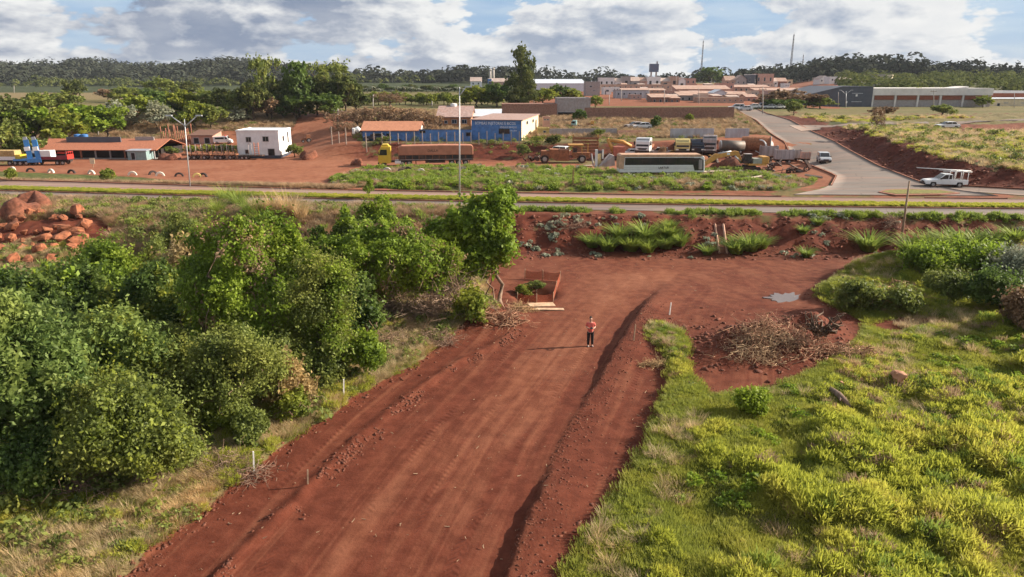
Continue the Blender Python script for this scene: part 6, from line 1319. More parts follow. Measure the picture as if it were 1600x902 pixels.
    p, s = fit(472, 487, 223, 2.9); o = thing('tractor', 'small red tractor in the gap behind the yard', 'tractor', p, R(200), None, s); slab(o, 'bonnet', [(.1, .7), (.1, 1.35), (1.5, 1.25), (1.6, .7)], .8, M_RUST); slab(o, 'cab', [(-1.1, .9), (-1.0, 2.3), (.1, 2.3), (.2, .9)], 1.3, M_RUST); box(o, 'exhaust', (.9, 0, 1.3), (.1, .1, 1.5), M_RUST)
    for sy in (-1, 1): wheel(o, -.6, sy * .8, .7, .4); wheel(o, 1.1, sy * .7, .42, .3)
    # wheeled loader with big rusty bucket
    p, s = fit(842, 925, 254.5, 9.6); o = thing('motor_scraper', 'rusty orange scraper with open canopy at the back of the yard', 'earth mover', p, R(180), None, s)
    slab(o, 'bowl', [(-.6, .45), (-.6, 2.35), (2.9, 2.5), (3.0, 1.2), (1.6, .45)], 2.4, M_RUST, bevel=.04); box(o, 'tail_hopper', (3.6, 0, .8), (1.8, 2.1, 1.4), M_RUST, .05, taper=.9); box(o, 'bowl_rib', (3.25, -1.2, 1.0), (.2, .14, 1.2), M_MACH); box(o, 'bowl_rib', (2.2, -1.25, 1.0), (.2, .14, 1.3), M_MACH)
    box(o, 'engine_cover', (-2.8, 0, .9), (3.0, 1.3, .95), M_RUST, .06); box(o, 'canopy', (-1.75, 0, 3.1), (2.7, 1.9, .22), M_MACH, .04)
    for x in (-.6, -2.9):
        for sy in (-1, 1): box(o, 'canopy_post', (x, sy * .85, 1.6), (.1, .1, 1.5), M_MACH)
    box(o, 'seat', (-1.7, 0, 1.86), (.7, .7, .75), M_CHASSIS); box(o, 'exhaust', (-4.0, 0, 1.85), (.18, .18, 1.5), M_MACH); box(o, 'grille', (-4.35, 0, .95), (.08, 1.1, .8), M_CHASSIS)
    for x in (-2.9, 3.8):
        for sy in (-1, 1): wheel(o, x, sy * 1.0, .75, .5)
    p, s = fit(864, 880, 246, 1.8); p.y += 3; car('white car half hidden behind the rusty scraper', 'car', p, R(150), 'suv', M_CARW, s=min(s, 1.2))
    p = at(915, 247); o = thing('stake_body', 'rusty slatted truck body standing behind the scraper', 'truck body', (p.x, p.y + 2, p.z), 0, None, 1.1)
    for k in range(5): box(o, 'slat', (0, -1, .8 + k * .5), (4.2, .1, .38), M_RUST)
    for x in (-2, 2): box(o, 'post', (x, -.9, 0), (.2, .2, 3.6), M_MACH)
    # hopper wreck left of the bus
    p = at(945, 264); o = thing('crusher_hopper', 'dismantled grey hopper with a sloping chute left of the bus', 'machine', p, 0, None, 1.); u = 1 / ppm(p)
    b = MB(); b.add([(-12 * u, 0, .1), (16 * u, 0, .5), (14 * u, 0, 20 * u), (8 * u, .4, 22 * u), (-12 * u, 1.6, .1), (16 * u, 1.6, .5), (14 * u, 1.6, 20 * u), (8 * u, 1.6, 22 * u)], [(0, 1, 2, 3), (7, 6, 5, 4), (0, 4, 5, 1), (1, 5, 6, 2), (2, 6, 7, 3), (3, 7, 4, 0)]); b.build('chute', M_GREYST, o)
    box(o, 'column', (-13 * u, .8, 0), (4 * u, .4, 29 * u), M_CARW); box(o, 'frame', (-8 * u, 1.2, 0), (6 * u, .4, 22 * u), P('sand_paint', (.5, .38, .2), .7)); b = MB(); b.tube([(-21 * u, .5, 23 * u), (-18 * u, .5, 6 * u), (-14 * u, .5, .1)], .12, 6); b.build('strut', M_GREYST, o); box(o, 'panel', (-6 * u, 1.5, 14 * u), (8 * u, .2, 13 * u), M_NAVY); box(o, 'flange', (-2 * u, 1.5, 14 * u), (2.5 * u, .3, 14 * u), M_CARW)
    p = at(957, 250); u = 1 / ppm(p); o = thing('old_excavator', 'older excavator with folded rust orange arm behind the hopper', 'excavator', (p.x, p.y + 1, p.z)); b = MB()
    b.tube([(5 * u, 0, 8 * u), (-8 * u, 0, 32 * u)], [.42, .28], 6); b.build('boom', M_MACH, o); b = MB(); b.tube([(-8 * u, 0, 30 * u), (16 * u, 0, 27 * u), (30 * u, 0, 20 * u)], [.3, .36, .3], 6); b.build('arm', M_MACH, o); box(o, 'house', (10 * u, 0, 5 * u), (18 * u, 2.2, 15 * u), P('faded_red', (.42, .14, .09), .7), .06); box(o, 'track', (10 * u, -.9, 0), (22 * u, .5, 6 * u), M_CHASSIS, .1); box(o, 'track', (10 * u, .9, 0), (22 * u, .5, 6 * u), M_CHASSIS, .1)
    # old vehicles in a row behind the bus
    def oldcab(label, px0, px1, pb, col, h=2.5, rz=180, L=2.2, tail=3., dy=0.):
        p, s = fit(px0, px1, pb, L); p.y += dy; o = thing('truck', label, 'truck', p, R(rz), None, min(s, 1.25)); truck_cab(o, -1., col, 2.2, h, 2.1); box(o, 'chassis', (-2.2, 0, .6), (tail, .9, .3), M_CHASSIS); box(o, 'bed', (-2.5, 0, .95), (tail * .8, 2.1, .5), M_RUST)
        for x in (.5, -2.6):
            for sy in (-1, 1): wheel(o, x, sy * .9, .45, .3)
    def oldcar(label, px0, px1, pb, st, col, rz): p, s = fit(px0, px1, pb, 3.4); car(label, 'car', p, R(rz), st, col, s=min(s, 1.35))
    oldcar('old white estate car behind the rear of the bus', 975, 994, 242.5, 'suv', M_CARW, 195); oldcab('white lorry cab with big windscreen behind the bus roof', 994, 1016, 242, M_CARW, 2.6, 250)
    oldcar('pale stripped car body behind the middle of the bus', 1016, 1040, 242.5, 'suv', M_GREYST, 170); oldcab('faded yellow square cab behind the bus roof', 1054, 1076, 242, M_LEMON, 2.4, 262); oldcab('dark old lorry cab right of the faded yellow cab', 1078, 1098, 241, M_NAVY, 2.5, 265); oldcab('dirty white lorry cab with tan nose right of the bus', 1097, 1118, 242, M_GREYST, 3.1, 255)
    oldcar('small tan car wreck between white lorry and yellow cab', 1040, 1055, 241.5, 'sedan', M_MACH, 200)
    for lb, a_, b_, c_, rz_ in (('orange wheel loader parked behind the rear of the bus', 955, 976, 247, 15), ('small orange wheel loader between bus and excavator', 1100, 1118, 252, 200)):
        p, s = fit(a_, b_, c_, 5.0); o = thing('wheel_loader', lb, 'loader', p, R(rz_), None, s); box(o, 'engine_cover', (-1.3, 0, .8), (1.8, 1.3, .8), M_MACH, .08); box(o, 'cab', (.0, 0, .9), (1.1, 1.3, 1.6), M_GLASS, .05); box(o, 'cab_roof', (.0, 0, 2.51), (1.25, 1.45, .1), M_MACH); slab(o, 'loader_arm', [(.6, 1.0), (1.9, .5), (2.0, .8), (.7, 1.35)], 1.2, M_MACH); slab(o, 'bucket', [(1.8, .15), (2.6, .12), (2.5, .35), (2.05, 1.0), (1.85, .9)], 1.9, M_RUST); [wheel(o, x, y, .58, .4) for x in (-1.3, 1.1) for y in (-.85, .85)]
    p = at(1097, 262); u = 1 / ppm(p); o = thing('steel_drum', 'upright rusty compactor drum in front of the lorry cabs', 'roller drum', (p.x, p.y, p.z)); b = MB(); b.tube([(0, -.55, 10 * u), (0, .55, 10 * u)], 8.5 * u, 20); b.build('shell', M_RUST, o); b = MB(); b.tube([(0, -.62, 10 * u), (0, -.54, 10 * u)], 3 * u, 10); b.build('hub', M_CHASSIS, o); o.rotation_euler.z = R(35)
    p, s = fit(1120, 1162, 240, 6.2); o = thing('tank_truck', 'dark grey tank truck with pale end against the bank', 'tank truck', p, R(182), None, s); b = MB(); b.tube([(-3, 0, 1.7), (2.4, 0, 1.9)], 1.15, 18); b.build('tank', P('dirty_grey_tank', (.13, .12, .105), .6, .2, dust=.3), o); b = MB(); b.tube([(2.41, 0, 1.9), (2.6, 0, 1.9)], [1.15, .9], 18); b.build('tank_end', M_GALV, o); box(o, 'chassis', (0, 0, .55), (6.2, 1, .3), M_CHASSIS)
    for x in (-2, 2): 
        for sy in (-1, 1): wheel(o, x, sy * .95, .45, .3)
    # excavator
    p, s = fit(1104, 1200, 267, 10.5); p = at(1168, 268); o = thing('excavator', 'yellow orange excavator with its boom stretched to the left', 'excavator', p, R(180), None, s); CX = 0
    for sy in (-1, 1): slab(o, 'track', [(-1.9, .45), (-1.6, .05), (1.6, .05), (1.9, .45), (1.6, .85), (-1.6, .85)], .55, M_CHASSIS, sy * 1.1)
    box(o, 'turntable', (0, 0, .86), (1.6, 1.6, .25), M_CHASSIS); box(o, 'house', (-1.2, 0, 1.1), (3.0, 2.5, .32), M_MACH, .04); box(o, 'counterweight', (-2.5, 0, 1.42), (1.2, 2.4, 1.15), M_MACH, .12); box(o, 'engine_cover', (-1.2, .3, 1.42), (1.5, 1.7, .85), P('grey_green_panel', (.34, .36, .30), .6), .05)
    slab(o, 'cab', [(-.2, 1.43), (-.15, 2.95), (.95, 2.95), (1.25, 2.1), (1.25, 1.43)], 1.1, M_CHASSIS, .65, .05); box(o, 'cab_roof', (.4, .65, 2.96), (1.25, 1.15, .08), M_GREYST)
    slab(o, 'cab_window', [(-.05, 1.9), (0, 2.8), (.85, 2.8), (1.1, 2.1), (1.1, 1.9)], .03, M_GLASS, 1.215, 0)
    slab(o, 'boom', [(.9, 1.4), (1.3, 1.3), (2.2, 2.75), (5.6, 2.15), (5.8, 2.5), (5.4, 2.75), (2.4, 3.45), (1.8, 3.35)], .5, M_MACH, -.2, .04); slab(o, 'stick', [(4.9, 2.95), (5.8, 2.95), (8.3, .75), (8.15, .45), (7.8, .5), (5.2, 2.2)], .42, M_MACH, -.2, .04)
    b = MB(); b.tube([(3.0, -.2, 3.35), (5.2, -.2, 3.0)], .12, 8); b.tube([(5.6, -.2, 2.9), (7.7, -.2, 1.2)], .1, 8); b.tube([(1.2, .15, 1.5), (2.4, .15, 2.6)], .12, 8); b.build('ram', M_STEEL, o); slab(o, 'bucket', [(7.7, .65), (8.3, .7), (8.7, .4), (8.6, .05), (7.9, .05), (7.6, .3)], .9, M_GREYST, -.2, .03); box(o, 'badge', (3.5, .07, 2.78), (.5, .02, .35), M_CARW)
    # tipping trailers and pipes at the right end
    for lb, x0, x1, pb, col, L, hh in (('large grey tipper body left of the steel walled bin', 1187, 1213, 250, M_GREYST, 3.0, 2.4), ('pale steel walled tipper body full of red soil', 1210, 1238, 255, P('pale_steel', (.46, .42, .42), .6, .2, var=.2, dust=.3, streak=True), 3.2, 2.3), ('open dark ribbed tipper body', 1239, 1250, 252, M_GREYST, 1.5, 2.3), ('pinkish end plate tipper body nearest the side road', 1251, 1264, 253, M_PINK, 1.8, 2.0)):
        p, s = fit(x0, x1, pb, L); o = thing('tipper_body', lb, 'tipper', p, R(-8), None, s)
        for y in (-.85, .85): box(o, 'side_wall', (0, y, .75), (L, .08, hh - .75), col)
        for x in (-L / 2 + .05, L / 2 - .05): box(o, 'end_wall', (x, 0, .75), (.08, 1.6, hh - .6), col)
        box(o, 'floor', (0, 0, .68), (L, 1.78, .06), M_RUST); box(o, 'soil_load', (0, 0, .76), (L - .2, 1.55, hh - 1.1), M_CLOD, .1)
        for k in range(5): box(o, 'rib', (-L / 2 + .2 + k * (L - .4) / 4, -.92, .74), (.08, .07, hh - .75), M_GREYST)
        box(o, 'chassis', (0, 0, .35), (L * 1.02, .8, .32), M_CHASSIS)
        for x in ((-.8, .8) if L > 2 else (0,)):
            for sy in (-1, 1): wheel(o, x, sy * .75, .36, .26)
    for k, (px, pb, r, lb) in enumerate(((1183, 238, 1.35, 'big brown steel pipe lying against the bank'), (1196, 240, 1.2, 'grey pipe section with a bright rim beside the brown pipe'))):
        p = at(px, pb); o = thing('steel_pipe', lb, 'pipe', (p.x, p.y + 1, p.z + r)); b = MB(); b.ring((0, 0, 0), r * .9, r, 5 if not k else 2.6, n=28); b.build('shell', M_RUST if not k else M_GREYST, o); o.rotation_euler.z = R(70 if not k else -50); b = MB(); b.ring((0, -2.5 if not k else -1.3, 0), r * .88, r * 1.04, .15, n=28); b.build('rim', M_GREYST if not k else M_CARW, o)
    M_SCRAP = P('oily_scrap_steel', (.07, .05, .042), .7, .3, var=.4, dust=.35); g = np.random.default_rng(12)
    for lb, px, py, n, sp in (('heap of dark scrap parts beside the tipper bodies', 1238, 271, 26, 2.2), ('scattered scrap frames on the soil behind the excavator', 1205, 262, 14, 1.6), ('rusty scrap heap behind the front of the bus', 1128, 254, 14, 1.6), ('stacked scrap panels left of the scraper', 836, 252, 10, 1.2)):
        p = at(px, py); o = thing('scrap_heap', lb, 'scrap heap', p); b = MB()
        for k in range(n):
            x, y = g.normal() * sp, g.normal() * .8; c = (x, y, .05 + abs(g.normal()) * .45)
            if k % 3 == 0: b.box(c, (.3 + g.random() * 1.2, .2 + g.random() * .5, .08 + g.random() * .5), rz=g.random() * 3, ry=g.normal() * .5, rx=g.normal() * .4)
            elif k % 3 == 1: q = Vector(c); b.tube([q, q + Vector((g.normal(), g.normal() * .6, .2 + g.random() * .8))], .05 + .08 * g.random(), 6)
            else: b.ring(c, .18, .42, .22, n=12)
        b.build('scrap', M_SCRAP, o)['kind'] = 'stuff'
    # machines on the plateau
    p, s = fit(888, 904, 199, 3.8); o = thing('truck', 'pale blue old truck beside the grey block building', 'truck', p, R(170), None, s); truck_cab(o, -1.2, P('pale_turquoise_paint', (.28, .48, .48), .6), 2.1, 2.5, 2.0); box(o, 'chassis', (-2, 0, .6), (3, .9, .3), M_CHASSIS); [wheel(o, x, y, .45, .3) for x in (.2, -2.2) for y in (-.9, .9)]
    p, s = fit(913, 930, 199, 4.2); o = thing('backhoe', 'small orange backhoe on the plateau before the brick wall', 'backhoe', p, R(180), None, s); box(o, 'cab', (-.9, 0, .9), (1.3, 1.4, 1.5), M_MACH, .05); box(o, 'bonnet', (.6, 0, .8), (1.7, 1.0, .6), M_RUST, .05); slab(o, 'loader_arm', [(1.2, .5), (2.4, .2), (2.5, .8), (1.3, 1.0)], 1.6, M_MACH); [wheel(o, x, y, r, .35) for x, r in ((-.8, .62), (1, .4)) for y in (-.8, .8)]
    for i, (px, pb, st, col, lb) in enumerate(((1150, 172, 'suv', M_CARW, 'white car parked behind the end of the brick wall'), (1163, 173.5, 'sedan', M_SILVER, 'silver car at the top of the side road'), (1177, 170, 'sedan', M_CARW, 'white car under the rust brown trees, first from the left'), (1190, 169.5, 'suv', M_NAVY, 'dark car under the rust brown trees'), (1202, 170.5, 'sedan', M_SILVER, 'silver car under the rust brown trees'), (1214, 170.5, 'sedan', M_CARW, 'white car under the rust brown trees, at the right end'), (1479, 201.5, 'sedan', M_CARW, 'white car on the branch road across the field'), (992, 201, 'sedan', M_GREYST, 'grey car wreck behind the low red wall'), (1003, 202, 'sedan', M_CARW, 'white car wreck behind the low red wall'), (588, 220, 'sedan', M_NAVY, 'dark car parked in front of the blue shed'))):
        p = at(px, pb); car(lb, 'car', p, R((i * 47) % 30 + 170), st, col)
    p = at(559, 212.5); u = 1 / ppm(p); o = thing('mixer_truck', 'white mixer truck standing left of the blue shed', 'truck', p, R(190)); b = MB(); b.tube([(-5 * u, 0, 7 * u), (0, 0, 10 * u), (5 * u, 0, 9 * u)], [3.2 * u, 5 * u, 3 * u], 12); b.build('drum', M_CARW, o); box(o, 'cab', (6 * u, 0, 3 * u), (4 * u, 2.2, 9 * u), M_CARW, .1); box(o, 'chassis', (0, 0, 2 * u), (16 * u, 1, 2 * u), M_CHASSIS); [wheel(o, x * u, y, .5, .3) for x in (-5, 5) for y in (-.9, .9)]
build_vehicles()
# ---------------------------------------------------------------- poles, posts, rocks, debris
M_STAKE = P('whitewashed_stake', (.72, .70, .66), .8, var=.08, dust=.1); M_PALE = P('pale_concrete_post', (.40, .32, .26), .9, var=.15, dust=.2)
def pole(label, px, pb, pt, r=.14, mat=None, px_top=None, arms=0, name='utility_pole', Y=None, lamp=False):
    p = at(px, pb) if Y is None else Vector((WY(px, pb, Y)[0], Y, float(HZ(WY(px, pb, Y)[0], Y)))); q = WY(px if px_top is None else px_top, pt, p.y); t = Vector((q[0] - p.x, 0, q[2] - p.z)); o = thing(name, label, 'street lamp' if lamp else 'pole', p)
    b = MB(); b.tube([(0, 0, -.5), t * .5, t], [r, r * .8, r * .6], 8); b.build('shaft', mat or M_CONC, o); h = t.z
    if arms:
        b = MB(); b.box((t.x, -.08, h - .7), (2.0, .14, .12)); b.build('cross_arm', M_WOOD, o)
        for k in (-.8, 0, .8): b = MB(); b.tube([(t.x + k, -.08, h - .58), (t.x + k, -.08, h - .3)], .07, 6); b.build('insulator', M_GREYB, o)
    if lamp:
        for s in ((-1, 1) if lamp == 2 else (1,)):
            L = 1.6 if lamp == 2 else .7; b = MB(); b.tube([(t.x, 0, h - .9), (t.x + s * L, 0, h + (.35 if lamp == 2 else 0))], .06, 6); b.build('arm', M_STEEL, o); b = MB(); b.box((t.x + s * (L + .25), 0, h + (.33 if lamp == 2 else -.05)), (.75, .3, .14)); b.build('lamp_head', M_STEEL, o)
    return o
def rock(name, label, px, py, w, seed, mat, group=None, hfac=.75, cat='boulder', sink=.25, sub=2):
    p = at(px, py); r = w / ppm(p) / 2; g = np.random.default_rng(seed); b = bmesh.new(); bmesh.ops.create_icosphere(b, subdivisions=sub, radius=1)
    pl = [(Vector(unit(g.normal(size=(1, 3)))[0]), g.uniform(.38, .74)) for _ in range(16)]
    for v in b.verts:
        for n, d in pl:
            e = v.co.dot(n) - d
            if e > 0: v.co -= n * e
        v.co *= r * (1 + .07 * g.normal()); v.co.z *= hfac
    me = bpy.data.meshes.new(name); b.to_mesh(me); b.free(); o = link_mesh(name, me, mat, loc=(p.x, p.y, p.z + r * hfac * (1 - sink) * .8)); o.rotation_euler.z = g.random() * 6; return tag(o, label, cat, group)
def build_furniture():
    pole('bare wooden pole leaning to the right in front of the earth bank', 1407, 384, 283, .13, M_WOOD, 1421, name='leaning_pole')
    pole('tall grey street lamp with two raised arms on the left verge', 297, 292, 186, .085, M_STEEL, 288, lamp=2, name='street_lamp')
    pole('very tall slim grey street lamp on the median near the lone tree', 718, 312, 136, .09, M_STEEL, 718, lamp=1, name='street_lamp')
    pole('twin armed street lamp in front of the charcoal warehouse', 1322, 168, 143, .16, M_STEEL, lamp=2, name='street_lamp')
    for i, (px, pb, pt, lb) in enumerate(((345, 184, 154, 'concrete utility pole at the top of the dry slope, left one'), (447, 178, 148, 'concrete utility pole beside the dark grove'), (153, 214, 180, 'utility pole rising behind the restaurant roof'), (127, 214, 196, 'short thin pole behind the blue water tanks'), (528, 200, 170, 'utility pole left of the brown thicket'), (583, 172, 148, 'utility pole behind the brown thicket'), (675, 168, 158, 'short utility pole above the orange villa'),
                                          (834, 164, 139, 'utility pole between lone eucalyptus and white warehouse'), (22, 146, 134, 'small white post in the far left field'), (1192, 178, 136, 'utility pole at the top of the side road'), (1310, 168, 144, 'utility pole at the charcoal warehouse'), (1459, 168, 140, 'utility pole in front of the long factory'), (1585, 168, 146, 'utility pole in front of the cream warehouse'),
                                          (971, 158, 140, 'city utility pole before the grey blue house'), (952, 164, 148, 'city utility pole on the grass above the plateau wall'), (1038, 162, 140, 'city utility pole beside the brick row house'), (1092, 162, 138, 'city utility pole before the beige terrace'), (1014, 156, 138, 'city utility pole behind the arched brick house'), (1057, 136, 120, 'city utility pole in the upper row'), (993, 136, 122, 'city utility pole beside the pale porch house'), (1112, 135, 122, 'city utility pole under the dark dome tree'), (1152, 140, 126, 'city utility pole before the grey gabled house'), (1180, 140, 124, 'city utility pole before the dark glass house'))):
        pole(lb, px, pb, pt, .16, arms=1 if pt < pb - 20 and px < 900 or px in (1192, 1459) else 0)
    # fence posts before the blue wall, posts left of the shed
    for i in range(20):
        px = 572 + i * 12.6; p = at(px, 225 + (i % 3) * .6); b = MB(); b.box((0, 0, -.3), (.16, .16, 2.05 + .1 * (i % 4))); b.box((0, -.0, 1.75 + .1 * (i % 4)), (.15, .15, .25), rx=-.3); o = b.build('fence_post', M_PALE, loc=p); tag(o, f'pale concrete fence post before the blue wall, {ORD[i]} from the left', 'fence post', 'concrete fence posts before the blue wall')
    for i, (px, pb, pt) in enumerate(((519, 226, 198), (530, 224, 206), (541, 226, 200), (573, 238, 214))):
        p = at(px, pb); h = top_z(px, pt, p.y) - p.z; b = MB(); b.box((0, 0, -.3), (.16, .16, h + .3)); tag(b.build('fence_post', M_PALE, loc=p), f'pale post at the lane left of the blue shed, {ORD[i]} from the left', 'fence post', 'posts beside the lane')
    g = np.random.default_rng(5); M_RP = P('red_painted_post', (.34, .13, .08), .8, dust=.3)
    for i in range(17):
        px = 254 + i * 2.9; p = at(px, 222 + g.random() * 4); h = 2.3 + g.random() * 1.6; b = MB(); b.tube([(0, 0, -.2), (g.normal() * .12, 0, h)], .08, 6); tag(b.build('fence_post', M_RP, loc=p), f'tall reddish stake beside the brown roofed hut, {ORD[i]} from the left', 'stake', 'reddish stakes beside the hut')
    b = MB(); p = at(262, 226); b.box((0, 0, -.3), (9.5, .2, .7)); tag(b.build('low_wall', M_RP, loc=p), 'low reddish wall at the foot of the reddish stakes', 'wall')
    # half buried tyres
    M_TW = P('whitewashed_tyre', (.62, .56, .48), .9, var=.15, dust=.35); M_TY = P('yellow_tyre', (.55, .42, .15), .9, var=.15, dust=.3); M_TB = P('black_tyre', (.035, .03, .03), .9, var=.2, dust=.35)
    for i, (px, py, c) in enumerate(((20, 266.5, 1), (48, 268.5, 0), (80, 270, 1), (112, 271, 0), (143, 272, 1), (172, 273, 0), (207, 274, 1), (239, 273, 0), (250, 275, 1), (280, 276, 0), (308, 277, 2), (318, 276.5, 0), (605, 268, 1), (627, 270, 0), (638, 267, 0), (658, 270, 1), (690, 270, 0), (855, 270, 1), (880, 270.5, 0))):
        p = at(px, py); b = MB(); b.ring((0, 0, -.05), .40, .66, .3, -.15, math.pi + .15, 16); o = b.build('half_tyre', (M_TB, M_TW, M_TY)[c], loc=p); o.rotation_euler.z = g.normal() * .35
        tag(o, f'{("black", "whitewashed", "yellow")[c]} half buried tyre, {ORD[i] if i < 12 else ORD[i - 12]} from the left along the {"left verge of the yard" if i < 12 else "weedy bed by the yard"}', 'tyre', 'half buried tyres edging the yard')
    # small board and saplings on the verge
    o = thing('notice_board', 'small white board on a post before the restaurant', 'sign', at(146, 262)); box(o, 'post', (0, 0, -.2), (.08, .08, .9), M_WOOD); box(o, 'board', (0, -.06, .6), (.75, .05, .9), M_CREAM)
    for px, pb, pt, w, k, lb in ((19, 283, 264, 22, 'lime', 'small green sapling on the left verge at the picture edge'), (170, 286, 264, 24, 'lime', 'small green sapling on the verge before the restaurant'), (577, 312, 279, 16, 'limeflat', 'thin sapling with a yellow top on the median'), (895, 300, 262, 3, 'bare', 'thin dead stem on the weedy bed')):
        far_tree(px, pb, pt, w, k, lb, 'sapling', name='sapling')
    for px, pb, pt, w, k, lb in ((300, 242, 228, 26, 'lime', 'green hedge bush behind the left timber trailer'), (325, 241, 226, 28, 'lime', 'green hedge bush between the timber trailers'), (350, 241, 226, 28, 'olive', 'yellowish hedge bush behind the right timber trailer'), (368, 241, 228, 22, 'lime', 'green hedge bush left of the white building'), (460, 246, 226, 28, 'olive', 'grey leafed shrub at the right corner of the white building'), (265, 244, 230, 30, 'olive', 'dusty shrub left of the timber trailers'),
                                 (840, 222, 214, 26, 'lime', 'green bush at the corner of the cream wall'), (865, 232, 212, 24, 'round', 'dark green shrub on the bank above the scraper'), (818, 246, 226, 20, 'olive', 'dusty shrub at the foot of the bank'), (1035, 250, 228, 14, 'bare', 'bare shrub behind the bus'), (935, 214, 202, 24, 'olive', 'dry mound shrub behind the low grey wall'), (600, 224, 214, 24, 'olive', 'shrub in front of the blue shed'), (818, 466, 446, 26, 'lime', 'low green weeds growing in the pit inside the orange mesh'), (838, 456, 440, 34, 'olive', 'withered bush behind the pit inside the orange mesh')):
        far_tree(px, pb, pt, w, k, lb, 'shrub', name='shrub')
    # soil heaps
    for nm, px, py, w, h, lb in (('soil_heap', 484, 247, 26, 1.4, 'dark heap of soil on the yard right of the white building'), ('soil_heap', 268, 249, 34, 1.2, 'red soil heap left of the timber trailers'), ('soil_heap', 30, 338, 60, 1.6, 'pointed red soil heap at the left above the boulders'), ('soil_heap', 60, 326, 60, 1.7, 'rounded red soil heap above the boulders'), ('soil_heap', 556, 258, 20, 1.2, 'leaning slab of red soil at the tip of the weedy bed'), ('soil_heap', 1150, 266, 60, 1.7, 'red soil heap under the excavator boom')):
        p = at(px, py); r = w / ppm(p) / 2; V = []; n = 18
        for i in range(7):
            for k in range(n): t = i / 6; a = k * 6.283 / n; q = r * (math.sqrt(max(0, 1 - t ** 1.6)) + .03) * (1 + .22 * math.sin(a * 3 + px) + .1 * math.sin(a * 5)); nn = float(vnoise(math.cos(a) * q * 1.3 + px, math.sin(a) * q * 1.3 + py, 3)) - .5; q *= 1 + .5 * nn; V.append((math.cos(a) * q, math.sin(a) * q, -.25 + (h + .25) * t * (1 + .5 * nn)))
        b = MB(); b.add(V, [(i * n + k, i * n + (k + 1) % n, (i + 1) * n + (k + 1) % n, (i + 1) * n + k) for i in range(6) for k in range(n)] + [tuple(6 * n + k for k in range(n))], True); tag(b.build(nm, P('heap_soil', (.145, .050, .028), .95, var=.45, scale=3, dust=.3, bump=1.), loc=p), lb, 'soil heap')
    # boulders
    M_BO = P('orange_boulder', (.25, .088, .042), .95, var=.5, scale=2.2, dust=.35, bump=.9)
    rows = ((344, 'top'), (360, 'upper'), (377, 'middle'), (395, 'lower'), (413, 'bottom')); k = 0
    for ri, (y, rn) in enumerate(rows):
        n = 9 if ri < 4 else 7
        for i in range(n):
            px = 0 + i * 16.5 + g.normal() * 4 + (6 if ri % 2 else 0); w = 15 + 24 * g.random() ** 1.6; k += 1
            rock('boulder', f'{"large" if w > 24 else "small"} orange boulder in the slope heap, {ORD[i]} from the left in its {rn} row', px, y + g.normal() * 4, w, 300 + k, M_BO, 'orange boulders heaped on the left slope')
    for i, (px, py, w, lb) in enumerate(((172, 362, 13, 'lone orange rock right of the boulder heap'), (183, 363, 12, 'second lone orange rock right of the boulder heap'), (80, 345, 12, 'orange rock above the boulder heap'), (122, 385, 30, 'wide brown orange boulder at the right end of the heap'))): rock('boulder', lb, px, py, w, 380 + i, M_BO)
    M_BR = P('tan_boulder', (.40, .20, .12), .9, var=.2, scale=1.2, dust=.2, bump=.4)
    rock('boulder', 'big pointed tan boulder lying in the grass of the right slope', 1401, 602, 36, 401, M_BR, hfac=.95, sink=.15, sub=3); rock('boulder', 'small tan rock in the grass left of the big boulder', 1315, 605, 18, 402, M_BR); rock('boulder', 'small reddish rock at the foot of the root pile', 1258, 562, 9, 403, M_BR)
    a = at(1288, 606); c = at(1330, 640); b = MB(); d = c - a; b.tube([(0, 0, .12), d * .5 + Vector((0, 0, .22)), d + Vector((0, 0, .12))], [.14, .17, .10], 8); b.tube([d * .6 + Vector((0, 0, .2)), d * .6 + Vector((-.3, -.6, .25))], [.08, .03], 5); tag(b.build('log', P('weathered_log', (.17, .125, .10), .9, var=.4, scale=5, bump=.5), loc=a), 'weathered grey log lying in the grass below the small tan rock', 'log')
    # leftover timber around the orange mesh
    M_PL = P('pale_plank', (.50, .34, .22), .85, var=.25, scale=3, dust=.15); M_MESH = bpy.data.materials.new('orange_mesh'); M_MESH.use_nodes = True; t = NT(M_MESH.node_tree); t.n('ShaderNodeOutputMaterial', {0: t.n('ShaderNodeMixShader', {0: .42, 1: t.n('ShaderNodeBsdfTransparent'), 2: t.n('ShaderNodeBsdfPrincipled', {'Base Color': (.38, .09, .04, 1), 'Roughness': .7})})})
    o = thing('safety_fence', 'orange plastic safety mesh strung on stakes around a pit', 'safety fence', at(865, 474)); O = o.location.copy(); pts = [at(x, y) for x, y in ((808, 474), (838, 476), (864, 474), (869, 456), (875, 440), (848, 438), (820, 436))]
    for i, q in enumerate(pts): b = MB(); b.tube([q - O + Vector((0, 0, -.3)), q - O + Vector((.02, 0, .85))], .03, 6); b.build('stake', M_WOOD, o)
    for a, c in zip(pts, pts[1:]):
        b = MB(); n = 6; V = []
        for k in range(n + 1): t_ = k / n; q = a.lerp(c, t_) - O; s = .12 * math.sin(t_ * math.pi); V += [q + Vector((0, 0, .05)), q + Vector((0, .01, .76 - s)), q + Vector((0, .025, .76 - s)), q + Vector((0, .015, .05))]
        for k in range(n): b.add([], []); b.f += [tuple(4 * (k + j // 4) + j % 4 for j in f) for f in ((0, 4, 5, 1), (1, 5, 6, 2), (2, 6, 7, 3), (3, 7, 4, 0))]; b.sm += [False] * 4
        b.v += [tuple(v) for v in V]; b.build('mesh_panel', M_MESH, o)
